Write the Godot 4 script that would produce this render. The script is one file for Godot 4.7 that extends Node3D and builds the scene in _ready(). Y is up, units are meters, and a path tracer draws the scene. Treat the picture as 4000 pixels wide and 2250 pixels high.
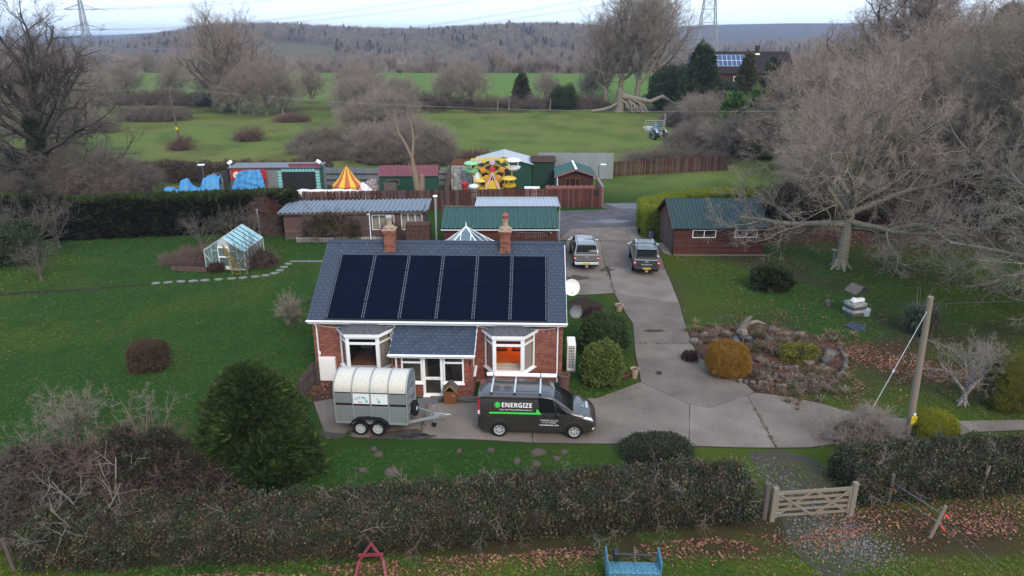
extends Node3D
var rng := RandomNumberGenerator.new()
var M := {}
var T := {}
var used := {}
var nz := FastNoiseLite.new()
var nz2 := FastNoiseLite.new()
var K := {}
const ORD := ["first","second","third","fourth","fifth","sixth","seventh","eighth","ninth","tenth","eleventh","twelfth","thirteenth","fourteenth","fifteenth","last"]
func _ready() -> void:
	rng.seed = 20231
	# camera
	var cam := Camera3D.new()
	cam.name = "camera"
	cam.position = Vector3(0,15.6,0)
	cam.rotation_degrees = Vector3(-19.615,0,0)
	cam.fov = 44.16
	cam.near = 0.1
	cam.far = 12000.0
	add_child(cam)
	cam.current = true
	# sky, air and exposure: a bright veil of winter cloud late in the day
	var env := Environment.new()
	env.background_mode = Environment.BG_SKY
	var sky := Sky.new()
	var sm := ProceduralSkyMaterial.new()
	sm.sky_top_color = Color(0.76,0.85,0.97)
	sm.sky_horizon_color = Color(0.86,0.925,0.985)
	sm.sky_curve = 0.2
	sm.sky_energy_multiplier = 0.98
	sm.ground_horizon_color = Color(0.40,0.44,0.44)
	sm.ground_bottom_color = Color(0.2,0.22,0.2)
	sm.sky_cover = cloud_cover()
	sm.sky_cover_modulate = Color(0.55,0.55,0.55)
	sky.sky_material = sm
	env.sky = sky
	env.tonemap_mode = Environment.TONE_MAPPER_LINEAR
	env.tonemap_exposure = 1.7
	env.fog_enabled = true
	env.fog_density = 0.00022
	env.fog_light_color = Color(0.74,0.82,0.95)
	env.sdfgi_enabled = true
	env.ssao_enabled = true
	env.ssil_enabled = true
	var we := WorldEnvironment.new()
	we.name = "world_environment"
	we.environment = env
	add_child(we)
	var sun := DirectionalLight3D.new()
	sun.name = "sun"
	sun.light_energy = 0.5
	sun.light_color = Color(1.0,0.95,0.88)
	sun.light_angular_distance = 25.0
	sun.rotation_degrees = Vector3(-38,22,0)
	sun.shadow_enabled = true
	add_child(sun)
	nz.seed = 4; nz.frequency = 0.11; nz.fractal_octaves = 4
	nz2.seed = 9; nz2.frequency = 0.02; nz2.fractal_octaves = 3
	make_textures()
	make_materials()
	make_kit()
	# the setting
	ground()
	driveway()
	# buildings
	house()
	yard()
	garage()
	fairground()
	far_house()
	# vehicles
	van()
	trailer()
	pickups()
	tractor()
	# plants
	hedges()
	trees()
	shrubs()
	far_woods()
	pylons()
	# small things
	garden_things()
	field_things()
	litter()
func cloud_cover() -> ImageTexture:
	var f := FastNoiseLite.new()
	f.seed = 31; f.frequency = 0.9; f.fractal_octaves = 5
	var w := 1024
	var h := 512
	var im := Image.create(w, h, false, Image.FORMAT_RGBA8)
	for y in h:
		var el := (0.5 - (y + 0.5) / h) * PI
		if el < -0.05: continue
		for x in w:
			var az := TAU * (x + 0.5) / w
			var d := Vector3(cos(az) * cos(el), sin(el) * 4.0 + 0.2, sin(az) * cos(el))
			var k := f.get_noise_3d(d.x * 1.6, d.y * 2.2, d.z * 1.6)
			var a := clampf(0.32 + k * 0.75,0.0,1.0)
			im.set_pixel(x, y, Color(0.34,0.36,0.37, a))
	return ImageTexture.create_from_image(im)
func make_textures() -> void:
	T.fine = noise_tex(0.09,4,0.35,1.2,1)
	T.mottle = noise_tex(0.012,5,0.35,1.3,2)
	T.soft = noise_tex(0.02,3,0.12,1.0,3)
	T.grass = noise_tex(0.16,5,0.55,1.4,5,1024)
	T.concrete = two_tex(noise_tex(0.005,4,0.30,1.1,6,1024), noise_tex(0.14,5,0.34,1.3,16,1024), 0.5)
	T.grain = stretch_tex(noise_tex(0.05,5,0.4,1.3,7,512), 64,512)
	T.rust = noise_tex(0.025,5,0.55,1.8,8)
func make_materials() -> void:
	mat("white", L(0.88,0.89,0.91), 0.35)
	mat("brick_a", L(0.37,0.135,0.108), 0.85,0.0, T.fine, 2.0)
	mat("brick_b", L(0.31,0.108,0.09), 0.85,0.0, T.fine, 2.0)
	mat("brick_c", L(0.43,0.18,0.14), 0.85,0.0, T.fine, 2.0)
	mat("mortar", L(0.38,0.29,0.25), 0.95,0.0, T.fine, 1.0)
	mat("buff", L(0.42,0.28,0.15), 0.9,0.0, T.fine, 1.5)
	mat("slate_a", L(0.046,0.066,0.104), 0.6,0.0, T.mottle, 0.9)
	mat("slate_b", L(0.038,0.056,0.092), 0.6,0.0, T.mottle, 0.9)
	mat("slate_c", L(0.056,0.078,0.115), 0.6,0.0, T.mottle, 0.9)
	mat("slate_old", L(0.12,0.12,0.13), 0.7,0.0, T.mottle, 0.9)
	mat("lead", L(0.24,0.25,0.28), 0.6,0.2, T.mottle, 1.5)
	var sp := mat("solar", L(0.003,0.0055,0.015), 0.13)
	sp.metallic_specular = 0.12
	mat("solar_frame", L(0.01,0.012,0.018), 0.4)
	mat("busbar", L(0.42,0.46,0.52), 0.4,0.4)
	glassmat("pane", Color(0.10,0.12,0.13), 0.14)
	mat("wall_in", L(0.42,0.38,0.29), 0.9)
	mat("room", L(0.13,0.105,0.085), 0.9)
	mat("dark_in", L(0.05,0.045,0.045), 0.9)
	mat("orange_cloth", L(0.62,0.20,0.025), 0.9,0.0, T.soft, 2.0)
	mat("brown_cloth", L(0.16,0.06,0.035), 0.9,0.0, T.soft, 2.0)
	mat("curtain", L(0.6,0.56,0.5), 0.9)
	mat("stone_base", L(0.24,0.22,0.20), 0.95,0.0, T.concrete, 0.5)
	mat("pot_clay", L(0.55,0.42,0.32), 0.9,0.0, T.mottle, 2.0)
	mat("pot_red", L(0.33,0.10,0.09), 0.8)
	mat("terracotta", L(0.30,0.12,0.07), 0.85,0.0, T.mottle, 3.0)
	for q in [["conc_a",0.258,0.214,0.184],["conc_b",0.226,0.188,0.164],["conc_c",0.285,0.240,0.208]]:
		mat(q[0], L(q[1], q[2], q[3]), 0.85,0.0, T.concrete, 0.085, true)
	mat("stain", L(0.10,0.088,0.08), 0.8,0.0, T.concrete, 0.3, true)
	mat("tarmac", L(0.145,0.138,0.15), 0.8,0.0, T.concrete, 0.15, true)
	mat("wet_tarmac", L(0.13,0.13,0.15), 0.3,0.0, T.concrete, 0.15, true)
	mat("joint", L(0.06,0.055,0.04), 1.0,0.0, T.fine, 0.8, true)
	mat("soil", L(0.075,0.055,0.045), 1.0,0.0, T.grass, 0.5, true)
	mat("litter_soil", L(0.15,0.085,0.065), 1.0,0.0, T.grass, 0.35, true)
	mat("moleearth", L(0.20,0.155,0.14), 1.0,0.0, T.grass, 0.9, true)
	mat("pave", L(0.30,0.29,0.28), 0.9,0.0, T.concrete, 0.7)
	mat("wood_brown", L(0.115,0.055,0.045), 0.85,0.0, T.grain, 1.3)
	mat("wood_red", L(0.165,0.06,0.052), 0.85,0.0, T.grain, 1.3)
	mat("wood_grey", L(0.20,0.165,0.15), 0.9,0.0, T.grain, 1.3)
	mat("wood_pale", L(0.36,0.30,0.235), 0.85,0.0, T.grain, 1.3)
	mat("wood_purple", L(0.165,0.12,0.125), 0.9,0.0, T.grain, 1.3)
	mat("wood_weather", L(0.20,0.115,0.10), 0.9,0.0, T.grain, 1.3)
	mat("wood_orange", L(0.33,0.135,0.06), 0.8,0.0, T.grain, 1.5)
	mat("wood_yellow", L(0.42,0.30,0.09), 0.8,0.0, T.grain, 1.5)
	mat("bark", L(0.20,0.175,0.14), 0.95,0.0, T.mottle, 1.2)
	mat("bark_lichen", L(0.38,0.35,0.27), 0.95,0.0, T.rust, 0.8)
	mat("bark_dark", L(0.115,0.10,0.085), 0.95,0.0, T.mottle, 1.2)
	mat("bark_pale", L(0.33,0.29,0.24), 0.95,0.0, T.mottle, 1.2)
	mat("bark_birch", L(0.42,0.40,0.38), 0.9,0.0, T.rust, 1.0)
	mat("dead_wood", L(0.40,0.31,0.23), 0.9,0.0, T.grain, 0.6)
	mat("twig", L(0.30,0.25,0.215), 0.95)
	mat("twig_red", L(0.33,0.26,0.225), 0.95)
	mat("twig_dark", L(0.155,0.13,0.115), 0.95)
	mat("twig_pale", L(0.25,0.215,0.17), 0.95)
	mat("twig_purple", L(0.20,0.165,0.145), 0.95)
	mat("bramble_twig", L(0.18,0.115,0.10), 0.95)
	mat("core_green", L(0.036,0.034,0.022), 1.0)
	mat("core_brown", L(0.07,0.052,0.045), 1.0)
	var lf := vmat("leaf", 0.6)
	lf.metallic_specular = 0.25
	lf.backlight_enabled = true
	lf.backlight = Color(0.12,0.16,0.05)
	vmat("leaf_dry", 0.85)
	vmat("vcol", 0.85)
	mat("green_roof", L(0.022,0.105,0.082), 0.45,0.1, T.mottle, 0.5)
	mat("dark_green_roof", L(0.026,0.068,0.064), 0.45,0.1, T.mottle, 0.5)
	mat("tin", L(0.36,0.41,0.46), 0.5,0.2, T.soft, 0.5)
	mat("tin_blue", L(0.18,0.225,0.275), 0.55,0.1, T.soft, 0.5)
	mat("tin_pale", L(0.40,0.46,0.52), 0.55,0.1, T.soft, 0.5)
	mat("rust", L(0.22,0.085,0.04), 0.9,0.0, T.rust, 0.5)
	mat("rust_tank", L(0.13,0.075,0.06), 0.85,0.0, T.mottle, 0.7)
	mat("red_roof", L(0.27,0.065,0.085), 0.6,0.0, T.mottle, 0.6)
	mat("shed_green", L(0.018,0.105,0.075), 0.7,0.0, T.mottle, 0.8)
	mat("shed_green2", L(0.012,0.065,0.04), 0.7,0.0, T.mottle, 0.8)
	mat("maroon", L(0.05,0.018,0.022), 0.7,0.0, T.mottle, 0.8)
	mat("felt_green", L(0.09,0.19,0.175), 0.9,0.0, T.mottle, 0.8)
	mat("old_white", L(0.56,0.56,0.56), 0.8,0.0, T.mottle, 0.35)
	mat("galv", L(0.36,0.39,0.41), 0.55,0.3, T.soft, 1.2)
	mat("galv_dark", L(0.23,0.26,0.275), 0.6,0.15, T.soft, 1.2)
	mat("steel", L(0.42,0.45,0.48), 0.4,0.6)
	mat("alu", L(0.62,0.66,0.69), 0.4,0.3)
	mat("chrome", L(0.72,0.74,0.77), 0.18,0.8)
	mat("rim", L(0.55,0.57,0.60), 0.35,0.25)
	mat("rubber", L(0.018,0.018,0.019), 0.85)
	mat("black", L(0.014,0.014,0.016), 0.5)
	mat("dark", L(0.03,0.03,0.032), 0.7)
	mat("grp", L(0.66,0.63,0.55), 0.45,0.0, T.soft, 0.8)
	mat("sign_white", L(0.78,0.80,0.82), 0.5)
	mat("teal", L(0.10,0.42,0.42), 0.6)
	mat("ink", L(0.05,0.06,0.07), 0.6)
	mat("ink_grey", L(0.40,0.46,0.46), 0.6)
	for q in [["van_paint",0.060,0.052,0.049,0.30],["truck_silver",0.20,0.195,0.20,0.32],["truck_dark",0.052,0.052,0.056,0.34]]:
		var vm := mat(q[0], L(q[1], q[2], q[3]), q[4], 0.45)
		vm.clearcoat_enabled = true
		vm.clearcoat_roughness = 0.08
	var cg := mat("car_glass", L(0.008,0.010,0.011), 0.04)
	cg.metallic_specular = 0.3
	mat("neon_green", L(0.045,0.62,0.07), 0.5)
	mat("print_white", L(0.76,0.78,0.78), 0.5)
	mat("lamp_red", L(0.50,0.012,0.02), 0.25)
	mat("lamp_white", L(0.70,0.72,0.74), 0.15)
	mat("plate_yellow", L(0.78,0.52,0.02), 0.5)
	mat("sign_yellow", L(0.72,0.56,0.03), 0.5)
	mat("tarp", L(0.055,0.27,0.56), 0.55,0.0, T.soft, 1.0)
	mat("white_sheet", L(0.74,0.74,0.76), 0.6,0.0, T.soft, 1.0)
	mat("ride_yellow", L(0.72,0.50,0.045), 0.45)
	mat("ride_red", L(0.52,0.03,0.03), 0.45)
	mat("sheet_mauve", L(0.50,0.42,0.45), 0.7,0.0, T.rust, 0.4)
	mat("ride_pink", L(0.62,0.42,0.50), 0.5)
	mat("ride_green", L(0.25,0.58,0.30), 0.45)
	mat("ride_orange", L(0.62,0.27,0.03), 0.5)
	mat("tent_orange", L(0.42,0.09,0.025), 0.7)
	mat("tent_yellow", L(0.66,0.40,0.04), 0.7)
	mat("stall_red", L(0.45,0.018,0.02), 0.5)
	mat("stall_brown", L(0.26,0.13,0.12), 0.8)
	mat("stall_teal", L(0.22,0.50,0.52), 0.7)
	mat("implement_blue", L(0.09,0.28,0.40), 0.6,0.0, T.mottle, 1.5)
	mat("implement_red", L(0.34,0.045,0.07), 0.6,0.0, T.mottle, 1.5)
	mat("tractor_grey", L(0.20,0.26,0.31), 0.6)
	mat("blue_plastic", L(0.03,0.19,0.46), 0.5)
	mat("stone", L(0.15,0.142,0.135), 0.95,0.0, T.mottle, 1.5)
	mat("sandstone", L(0.25,0.21,0.16), 0.95,0.0, T.mottle, 1.5)
	mat("pond", L(0.012,0.014,0.014), 0.05)
	mat("cable", L(0.55,0.58,0.60), 0.5)
	mat("cable_green", L(0.34,0.42,0.38), 0.5)
	mat("orange_tape", L(0.80,0.05,0.02), 0.5)
	mat("far_roof", L(0.05,0.04,0.045), 0.8,0.0, T.mottle, 0.3)
	mat("far_brick", L(0.10,0.05,0.045), 0.9,0.0, T.mottle, 0.5)
	mat("far_solar", L(0.035,0.07,0.18), 0.2)
	glassmat("greenhouse_glass", Color(0.62,0.80,0.80), 0.22)
	glassmat("greenhouse_roof_glass", Color(0.62,0.84,0.87), 0.72)
	glassmat("conservatory_glass", Color(0.42,0.52,0.58), 0.6)
	# ground
	var g := mat("ground", Color.WHITE, 0.95,0.0, T.grass, 0.16, true)
	g.vertex_color_use_as_albedo = true
	mat("gateway", L(0.125,0.115,0.085), 0.95,0.0, T.grass, 0.4, true)
	mat("gravel", L(0.26,0.25,0.25), 0.95,0.0, T.grass, 0.4, true)
func make_kit() -> void:
	# twig spray: a main shoot with forking side shoots, along +z, one metre long
	for k in 3:
		rng.seed = 100 + k
		var b := MB.new()
		var main := PackedVector3Array()
		var rr := PackedFloat32Array()
		var p := Vector3.ZERO
		var d := Vector3(0,0,1)
		for i in 5:
			main.append(p); rr.append(lerpf(0.011,0.003, i / 4.0))
			p += d * 0.25
			d = (d + Vector3(R(-.2, .2), R(-.05, .25), 0)).normalized()
		b.tube(main, rr, 3, false)
		for i in 9:
			var t := R(0.15,0.98)
			var q := main[int(t * 4)].lerp(main[mini(int(t * 4) + 1,4)], fmod(t * 4,1.0))
			var dd := Vector3(cos(i * 2.4), sin(i * 2.4), R(0.5,1.1)).normalized()
			var l := R(0.25,0.5) * (1.15 - 0.4 * t)
			var e := q + dd * l + Vector3(0,0,0.04)
			b.tube(PackedVector3Array([q,q.lerp(e,0.5) + Vector3(R(-.03,.03),R(-.03,.03),0),e]),PackedFloat32Array([0.006,0.0045,0.0]),3,false)
			for j in 3:
				var q2 := q.lerp(e, R(0.3,0.9))
				var d2 := (dd + Vector3(R(-.8, .8), R(-.8, .8), R(-.2, .8))).normalized()
				b.tube(PackedVector3Array([q2, q2 + d2 * R(0.1,0.24)]), PackedFloat32Array([0.0045,0.0]), 3, false)
		K["spray%d" % k] = b.mesh()
	# leaf clumps
	rng.seed = 7
	K.leafclump = leaf_clump(20,0.15,0.055,0.8,0.5)
	K.fineclump = leaf_clump(26,0.11,0.032,0.6,0.3)
	K.ivyclump = leaf_clump(18,0.20,0.075,0.9,0.6)
	var b2 := MB.new()
	for i in 13:
		var a := R(-1.1,1.1)
		var o := Vector3(R(-.05, .05), R(-.06, .06), 0)
		var dd := Vector3(sin(a) * 0.8, R(-.35, .35), cos(a) * 0.9).normalized()
		var l := R(0.14,0.32)
		var s := dd.cross(Vector3(R(-.5, .5), 1, R(-.5, .5))).normalized() * R(0.022,0.034)
		b2.tri(o, o + dd * l * 0.6 + s, o + dd * l)
		b2.tri(o, o + dd * l, o + dd * l * 0.6 - s)
	K.cypress = b2.mesh()
	# grass tuft
	var b3 := MB.new()
	for i in 9:
		var a := i * 2.4
		var o := Vector3(cos(a), 0, sin(a)) * R(0.0,0.07)
		var tip := o + Vector3(cos(a + 1) * R(.02, .07), R(0.04,0.09), sin(a + 1) * R(.02, .07))
		var s := Vector3(cos(a + 1.6), 0, sin(a + 1.6)) * 0.008
		b3.tri(o - s, o + s, tip)
	K.tuft = b3.mesh()
	# long dead blade tuft
	var b4 := MB.new()
	for i in 22:
		var a := i * 2.4
		var o := Vector3(cos(a), 0, sin(a)) * R(0.0,0.08)
		var mid := o + Vector3(cos(a) * R(.05, .25), R(0.3,0.6), sin(a) * R(.05, .25))
		var tip := mid + Vector3(cos(a) * R(.1, .35), R(-0.15,0.3), sin(a) * R(.1, .35))
		var s := Vector3(cos(a + 1.6), 0, sin(a + 1.6)) * 0.012
		b4.tri(o - s, o + s, mid + s); b4.tri(o - s, mid + s, mid - s); b4.tri(mid - s, mid + s, tip)
	K.sedge = b4.mesh()
	# fallen leaf, curled
	var b5 := MB.new()
	var pts := [Vector3(0,0.0,-0.06),Vector3(0.035,0.018,-0.02),Vector3(0.03,0.022,0.03),Vector3(0,0.006,0.065),Vector3(-0.03,0.02,0.03),Vector3(-0.035,0.014,-0.02)]
	for i in range(1,5): b5.tri(pts[0], pts[i + 1], pts[i])
	K.leaf = b5.mesh()
	# far bare trees of three forms
	for k in 3:
		rng.seed = 300 + k
		var b6 := MB.new()
		b6.rod(Vector3.ZERO, Vector3(0,4.5,0), 0.16,4,0.09)
		for i in 46:
			var a := i * 2.4
			var y := R(1.6,5.0)
			var up := R(0.35,1.3) if k != 1 else R(0.9,2.2)
			var dd := Vector3(cos(a), up, sin(a)).normalized()
			var l := R(2.2,4.6) * (0.75 if k == 1 else 1.0)
			var o := Vector3(0, y, 0)
			var m := o + dd * l * 0.55 + Vector3(0, R(-.2, .3), 0)
			var e := o + dd * l + Vector3(R(-.4, .4), R(0, .8), R(-.4, .4))
			b6.tube(PackedVector3Array([o, m, e]), PackedFloat32Array([0.06,0.05,0.02]), 3, false)
			for j in 5:
				var q := o.lerp(m, 0.4).lerp(e, R(0.2,1))
				b6.rod(q, q + Vector3(R(-1,1), R(0.0,1.3), R(-1,1)) * 1.1,0.028,3,0.008)
		K["fartree%d" % k] = b6.mesh()
	var b7 := MB.new()
	for i in 150:
		var t := pow(R(0,1), 1.3)
		var a := i * 2.4
		var r := (1.0 - t) * 2.0 + 0.15
		var o := Vector3(cos(a) * r * 0.6,1.0 + t * 8.5, sin(a) * r * 0.6)
		var dd := Vector3(cos(a), R(-.3, .3), sin(a)) * R(0.5,0.9)
		var s := Vector3(-sin(a), 0, cos(a)) * 0.4
		b7.tri(o - s, o + s, o + dd); b7.tri(o + s, o - s + Vector3(0,0.5,0), o + dd * 0.7)
	b7.rod(Vector3.ZERO, Vector3(0,8,0), 0.2,4,0.05)
	K.farfir = b7.mesh()
func leaf_clump(n: int, rad: float, size: float, el: float, flat: float) -> ArrayMesh:
	var b := MB.new()
	for i in n:
		var o := Vector3(R(-1,1), R(-1,1), R(-1,1))
		o = o.normalized() * rad * pow(R(0.05,1), 0.5)
		var dd := (o.normalized() + Vector3(R(-1,1), R(-1,1), R(-.3,1)) * 0.9).normalized()
		var s := dd.cross(Vector3(R(-1,1), R(-1,1), R(-1,1))).normalized()
		var f := R(0.7,1.3) * size
		var up := dd.cross(s) * f * 0.18
		b.tri(o, o + dd * f * 0.5 + s * f * flat + up, o + dd * f * (1.0 + el * 0.4))
		b.tri(o, o + dd * f * (1.0 + el * 0.4), o + dd * f * 0.5 - s * f * flat + up)
	return b.mesh()
# ---------------------------------------------------------------- land
func ter(x: float, z: float) -> float:
	var d := -z
	var h := 3.0 * smoothstep(75.0,250.0, d) - 15.5 * smoothstep(258.0,335.0, d)
	if d > 430.0:
		var a := x / d
		var pr := smoothstep(-0.62,-0.38, a) * (1.0 - 0.85 * smoothstep(0.10,0.24, a))
		h += (27.5 * pr + 5.0) * smoothstep(450.0,1050.0, d)
		h += 3.5 * sin(a * 17.0 + 1.0) * smoothstep(500.0,900.0, d)
		h += (16.0 + 42.0 * smoothstep(0.12,0.25, a)) * smoothstep(1700.0,2900.0, d)
	if d > 90.0 and d < 260.0: h += nz2.get_noise_2d(x, z) * 0.35
	return h
func in_field_gap(x: float, d: float) -> bool:
	var a := x / d
	return (a > -0.325 and a < -0.235 and d > 620 and d < 780) or (a > -0.055 and a < 0.055 and d > 360 and d < 470) or (a > 0.08 and a < 0.16 and d > 420 and d < 520)
func gcol(x: float, z: float) -> Color:
	var d := -z
	var n1 := nz.get_noise_2d(x, z)
	var n2 := nz2.get_noise_2d(x * 2.0 + 50.0, z * 2.0)
	var n3 := nz.get_noise_2d(x * 4.0 + 90.0, z * 4.0)
	var lawn := Color(0.052,0.115,0.027)
	var moss := Color(0.135,0.170,0.026)
	var field := Color(0.235,0.310,0.080)
	var dry := Color(0.31,0.285,0.105)
	var mud := Color(0.085,0.062,0.050)
	var red := Color(0.120,0.062,0.050)
	var wood := Color(0.15,0.115,0.095)
	var c := lawn.lerp(moss, clampf(n1 * 0.55 + n2 * 0.5 + 0.02,0.0,0.55))
	c = c.lerp(lawn * 0.72, clampf(n3 * 0.9,0.0,0.6))
	if x > 7.0 and d < 60.0:
		# lawn on the east side: mossy and worn
		c = c.lerp(moss, clampf(0.38 + n2 * 0.7,0,0.7))
		c = c.lerp(mud, clampf(n1 * 1.3,0,0.6))
	if d < 20.5: c = c.lerp(moss, clampf(0.2 + n1,0,0.7))
	if d > 66.0:
		var f := field.lerp(dry, clampf(n2 * 1.1 + 0.1,0.0,0.65))
		f = f.lerp(lawn, clampf(n1 * 0.7 + 0.1,0.0,0.45))
		c = c.lerp(f, smoothstep(66.0,84.0, d))
		if d > 170.0: c = c.lerp(Color(0.205,0.335,0.080), smoothstep(165.0,175.0, d))
	if d > 57.0 and d < 84.0 and x > -36.0 and x < 8.5 and d > 66.5: c = c.lerp(mud.lerp(lawn, 0.35), 0.8)
	# leaf litter under the trees on the east side
	var lit := smoothstep(53.0,55.0, d) * (1.0 - smoothstep(64.0,72.0, d)) * smoothstep(18.0,22.0, x)
	lit = maxf(lit,smoothstep(38.0,46.0,x + n1 * 4.0) * smoothstep(20.0,26.0,d) * (1.0 - smoothstep(90.0,110.0,d)))
	lit = maxf(lit,(1.0 - smoothstep(0.5,3.2,absf(x - 19.5 - (d - 33.0) * -0.75) - 1.0)) * smoothstep(26.0,29.0,d) * (1.0 - smoothstep(34.0,37.0,d)) * 0.9)
	c = c.lerp(red, clampf(lit * (0.75 + n1 * 0.9), 0,0.95))
	if d < 20.6 and d > 18.3: c = c.lerp(red * 0.8, clampf(0.45 + n1 * 1.2 + n3 * 0.5,0,0.75))
	if d > 262.0:
		c = c.lerp(wood, smoothstep(262.0,275.0, d))
		if in_field_gap(x, d): c = Color(0.22,0.20,0.11) if x < -30.0 - d * 0.1 else Color(0.36,0.29,0.23)
	if d > 145.0 and d < 158.0: c = c.lerp(Color(0.10,0.08,0.05), clampf(0.5 + n1,0,0.8))
	return c
func ground() -> void:
	var xs := PackedFloat32Array()
	var zs := PackedFloat32Array()
	var q := -72.0
	var st := 1.0
	var left := []
	while q > -3200.0:
		q -= st; st *= 1.22
		left.push_front(q)
	for v: float in left: xs.append(v)
	q = -72.0
	while q <= 72.0:
		xs.append(q); q += 0.55
	st = 1.0
	while q < 3200.0:
		q += st; st *= 1.22
		xs.append(q)
	q = -300.0
	while q < 5.0:
		zs.append(q); q += 24.0
	q = 6.0
	while q < 104.0:
		zs.append(q); q += 0.55
	st = 0.7
	while q < 3600.0:
		zs.append(q); q += st; st = minf(st * 1.05,250.0)
	var nx := xs.size()
	var nzz := zs.size()
	var v := PackedVector3Array()
	var n := PackedVector3Array()
	var c := PackedColorArray()
	var ix := PackedInt32Array()
	for j in nzz:
		for i in nx:
			var x := xs[i]
			var z := -zs[j]
			v.append(Vector3(x, ter(x, z), z))
			n.append(Vector3(ter(x - 1.0, z) - ter(x + 1.0, z), 2.0, ter(x, z - 1.0) - ter(x, z + 1.0)).normalized())
			c.append(gcol(x, z))
	for j in nzz - 1:
		for i in nx - 1:
			var a := j * nx + i
			ix.append(a); ix.append(a + nx); ix.append(a + 1)
			ix.append(a + 1); ix.append(a + nx); ix.append(a + nx + 1)
	var ar := []
	ar.resize(Mesh.ARRAY_MAX)
	ar[Mesh.ARRAY_VERTEX] = v
	ar[Mesh.ARRAY_NORMAL] = n
	ar[Mesh.ARRAY_COLOR] = c
	ar[Mesh.ARRAY_INDEX] = ix
	var m := ArrayMesh.new()
	m.add_surface_from_arrays(Mesh.PRIMITIVE_TRIANGLES, ar)
	struct("ground", m, M.ground)
func driveway() -> void:
	# base of the concrete drive, then the slabs with open joints
	var slabs := [
		["conc_b",[-8.96,-28.42,-7.58,-25.29,-6.86,-25.68,-6.51,-25.44,-4.94,-25.35,-3.78,-25.78,-3.79,-28.20,-5.21,-28.76,-8.02,-28.76]],
		["conc_c",[-3.79,-28.20,-3.78,-25.78,-3.44,-25.35,-1.58,-25.29,0.84,-25.04,0.87,-26.09,0.94,-28.65,-1.59,-28.72]],
		["conc_a",[0.94,-28.65,0.84,-25.04,4.66,-24.93,7.13,-24.81,7.96,-28.20,6.14,-30.37,3.84,-28.76]],
		["conc_c",[7.96,-28.20,7.13,-24.81,8.97,-24.69,10.58,-24.66,10.74,-27.77,10.78,-29.02,8.77,-27.88]],
		["conc_a",[10.74,-27.77,10.58,-24.66,12.00,-24.69,13.24,-24.99,14.88,-25.72,15.42,-27.22,14.54,-27.74,13.81,-28.35,12.73,-28.83,11.76,-29.18,11.25,-29.29,10.78,-29.02]],
		["conc_b",[15.42,-27.22,14.88,-25.72,16.24,-25.16,17.91,-25.29,19.08,-25.84,19.03,-26.75,17.33,-26.91]],
		["conc_a", [19.03,-26.75,19.08,-25.84,22.57,-26.09,23.13,-26.88]],
		["conc_b",[6.14,-30.37,7.96,-28.20,8.77,-27.88,10.78,-29.02,11.22,-29.33,11.06,-30.41,10.52,-31.30,9.86,-32.36,9.65,-32.97,6.35,-33.02,6.29,-31.96]],
		["conc_a", [6.35,-33.02,9.65,-32.97,9.63,-33.21,9.64,-34.80,6.57,-34.90]],
		["conc_b",[6.57,-34.90,9.64,-34.80,9.82,-36.87,10.31,-40.89,6.55,-42.75,6.77,-39.17,6.93,-37.63]],
		["conc_c", [6.55,-42.75,10.31,-40.89,10.55,-43.81,10.80,-47.48,6.89,-48.21,6.68,-45.09]],
		["conc_b",[6.89,-48.21,10.80,-47.48,11.16,-51.32,11.60,-54.36,9.53,-55.06,7.10,-55.06,6.63,-48.39]],
		["conc_a", [3.44,-42.45,4.61,-42.45,6.55,-42.75,6.68,-45.09,6.63,-48.39,3.88,-48.58]],
		["conc_c", [3.88,-48.58,6.63,-48.39,7.10,-55.06,4.36,-55.29]],
		["conc_a", [3.72,-55.29,9.53,-55.06,9.79,-59.32,4.99,-58.79]],
		["conc_c", [9.53,-55.06,11.60,-54.36,11.43,-56.01,11.57,-60.13,9.79,-59.32]],
	]
	var base := MB.new()
	for s: Array in slabs:
		for q: PackedVector2Array in Geometry2D.offset_polygon(pv(s[1]),0.06,Geometry2D.JOIN_MITER): flat_poly(base,q,0.006 + 0.0006 * slabs.find(s),-0.1)
	var d := struct("driveway", base, M.joint)
	for s: Array in slabs:
		for q: PackedVector2Array in Geometry2D.offset_polygon(pv(s[1]), -0.014, Geometry2D.JOIN_MITER):
			# ragged outline like broken concrete edges
			var pp := PackedVector2Array()
			for i in q.size():
				var a := q[i]
				var b := q[(i + 1) % q.size()]
				var m := maxi(1, int(a.distance_to(b) / 0.7))
				for k in m: pp.append(a.lerp(b,float(k) / m) + (Vector2(R(-.012,.012),R(-.012,.012)) if k > 0 else Vector2.ZERO))
			var mb := MB.new()
			flat_poly(mb, pp, 0.03,-0.1)
			part(d, "slab", mb, M[s[0]])
	var t := MB.new()
	flat_poly(t,pv([3.59,-55.29,4.99,-58.79,9.79,-59.32,11.57,-60.13,12.90,-63.91,16.09,-68.50,13.85,-69.03,8.85,-68.67,8.66,-66.46,9.70,-65.97,4.37,-65.32,4.06,-63.15]),0.018,-0.1)
	flat_poly(t, pv([12.90,-63.91,51.74,-63.91,55.15,-68.50,16.09,-68.50]), 0.014,-0.1)
	struct("lane", t, M.tarmac)
	var w := MB.new()
	flat_poly(w, pv([9.04,-68.32,15.74,-68.67,15.41,-67.13,13.31,-66.13,10.31,-66.29]), 0.022,0.0)
	flat_poly(w, pv([5.73,-61.54,8.64,-62.11,10.69,-61.54,9.50,-60.69,6.71,-60.69]), 0.022,0.0)
	struct("wet_patch", w, M.wet_tarmac)
	# dark oily and mossy stains on the concrete
	var sb := MB.new()
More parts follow.
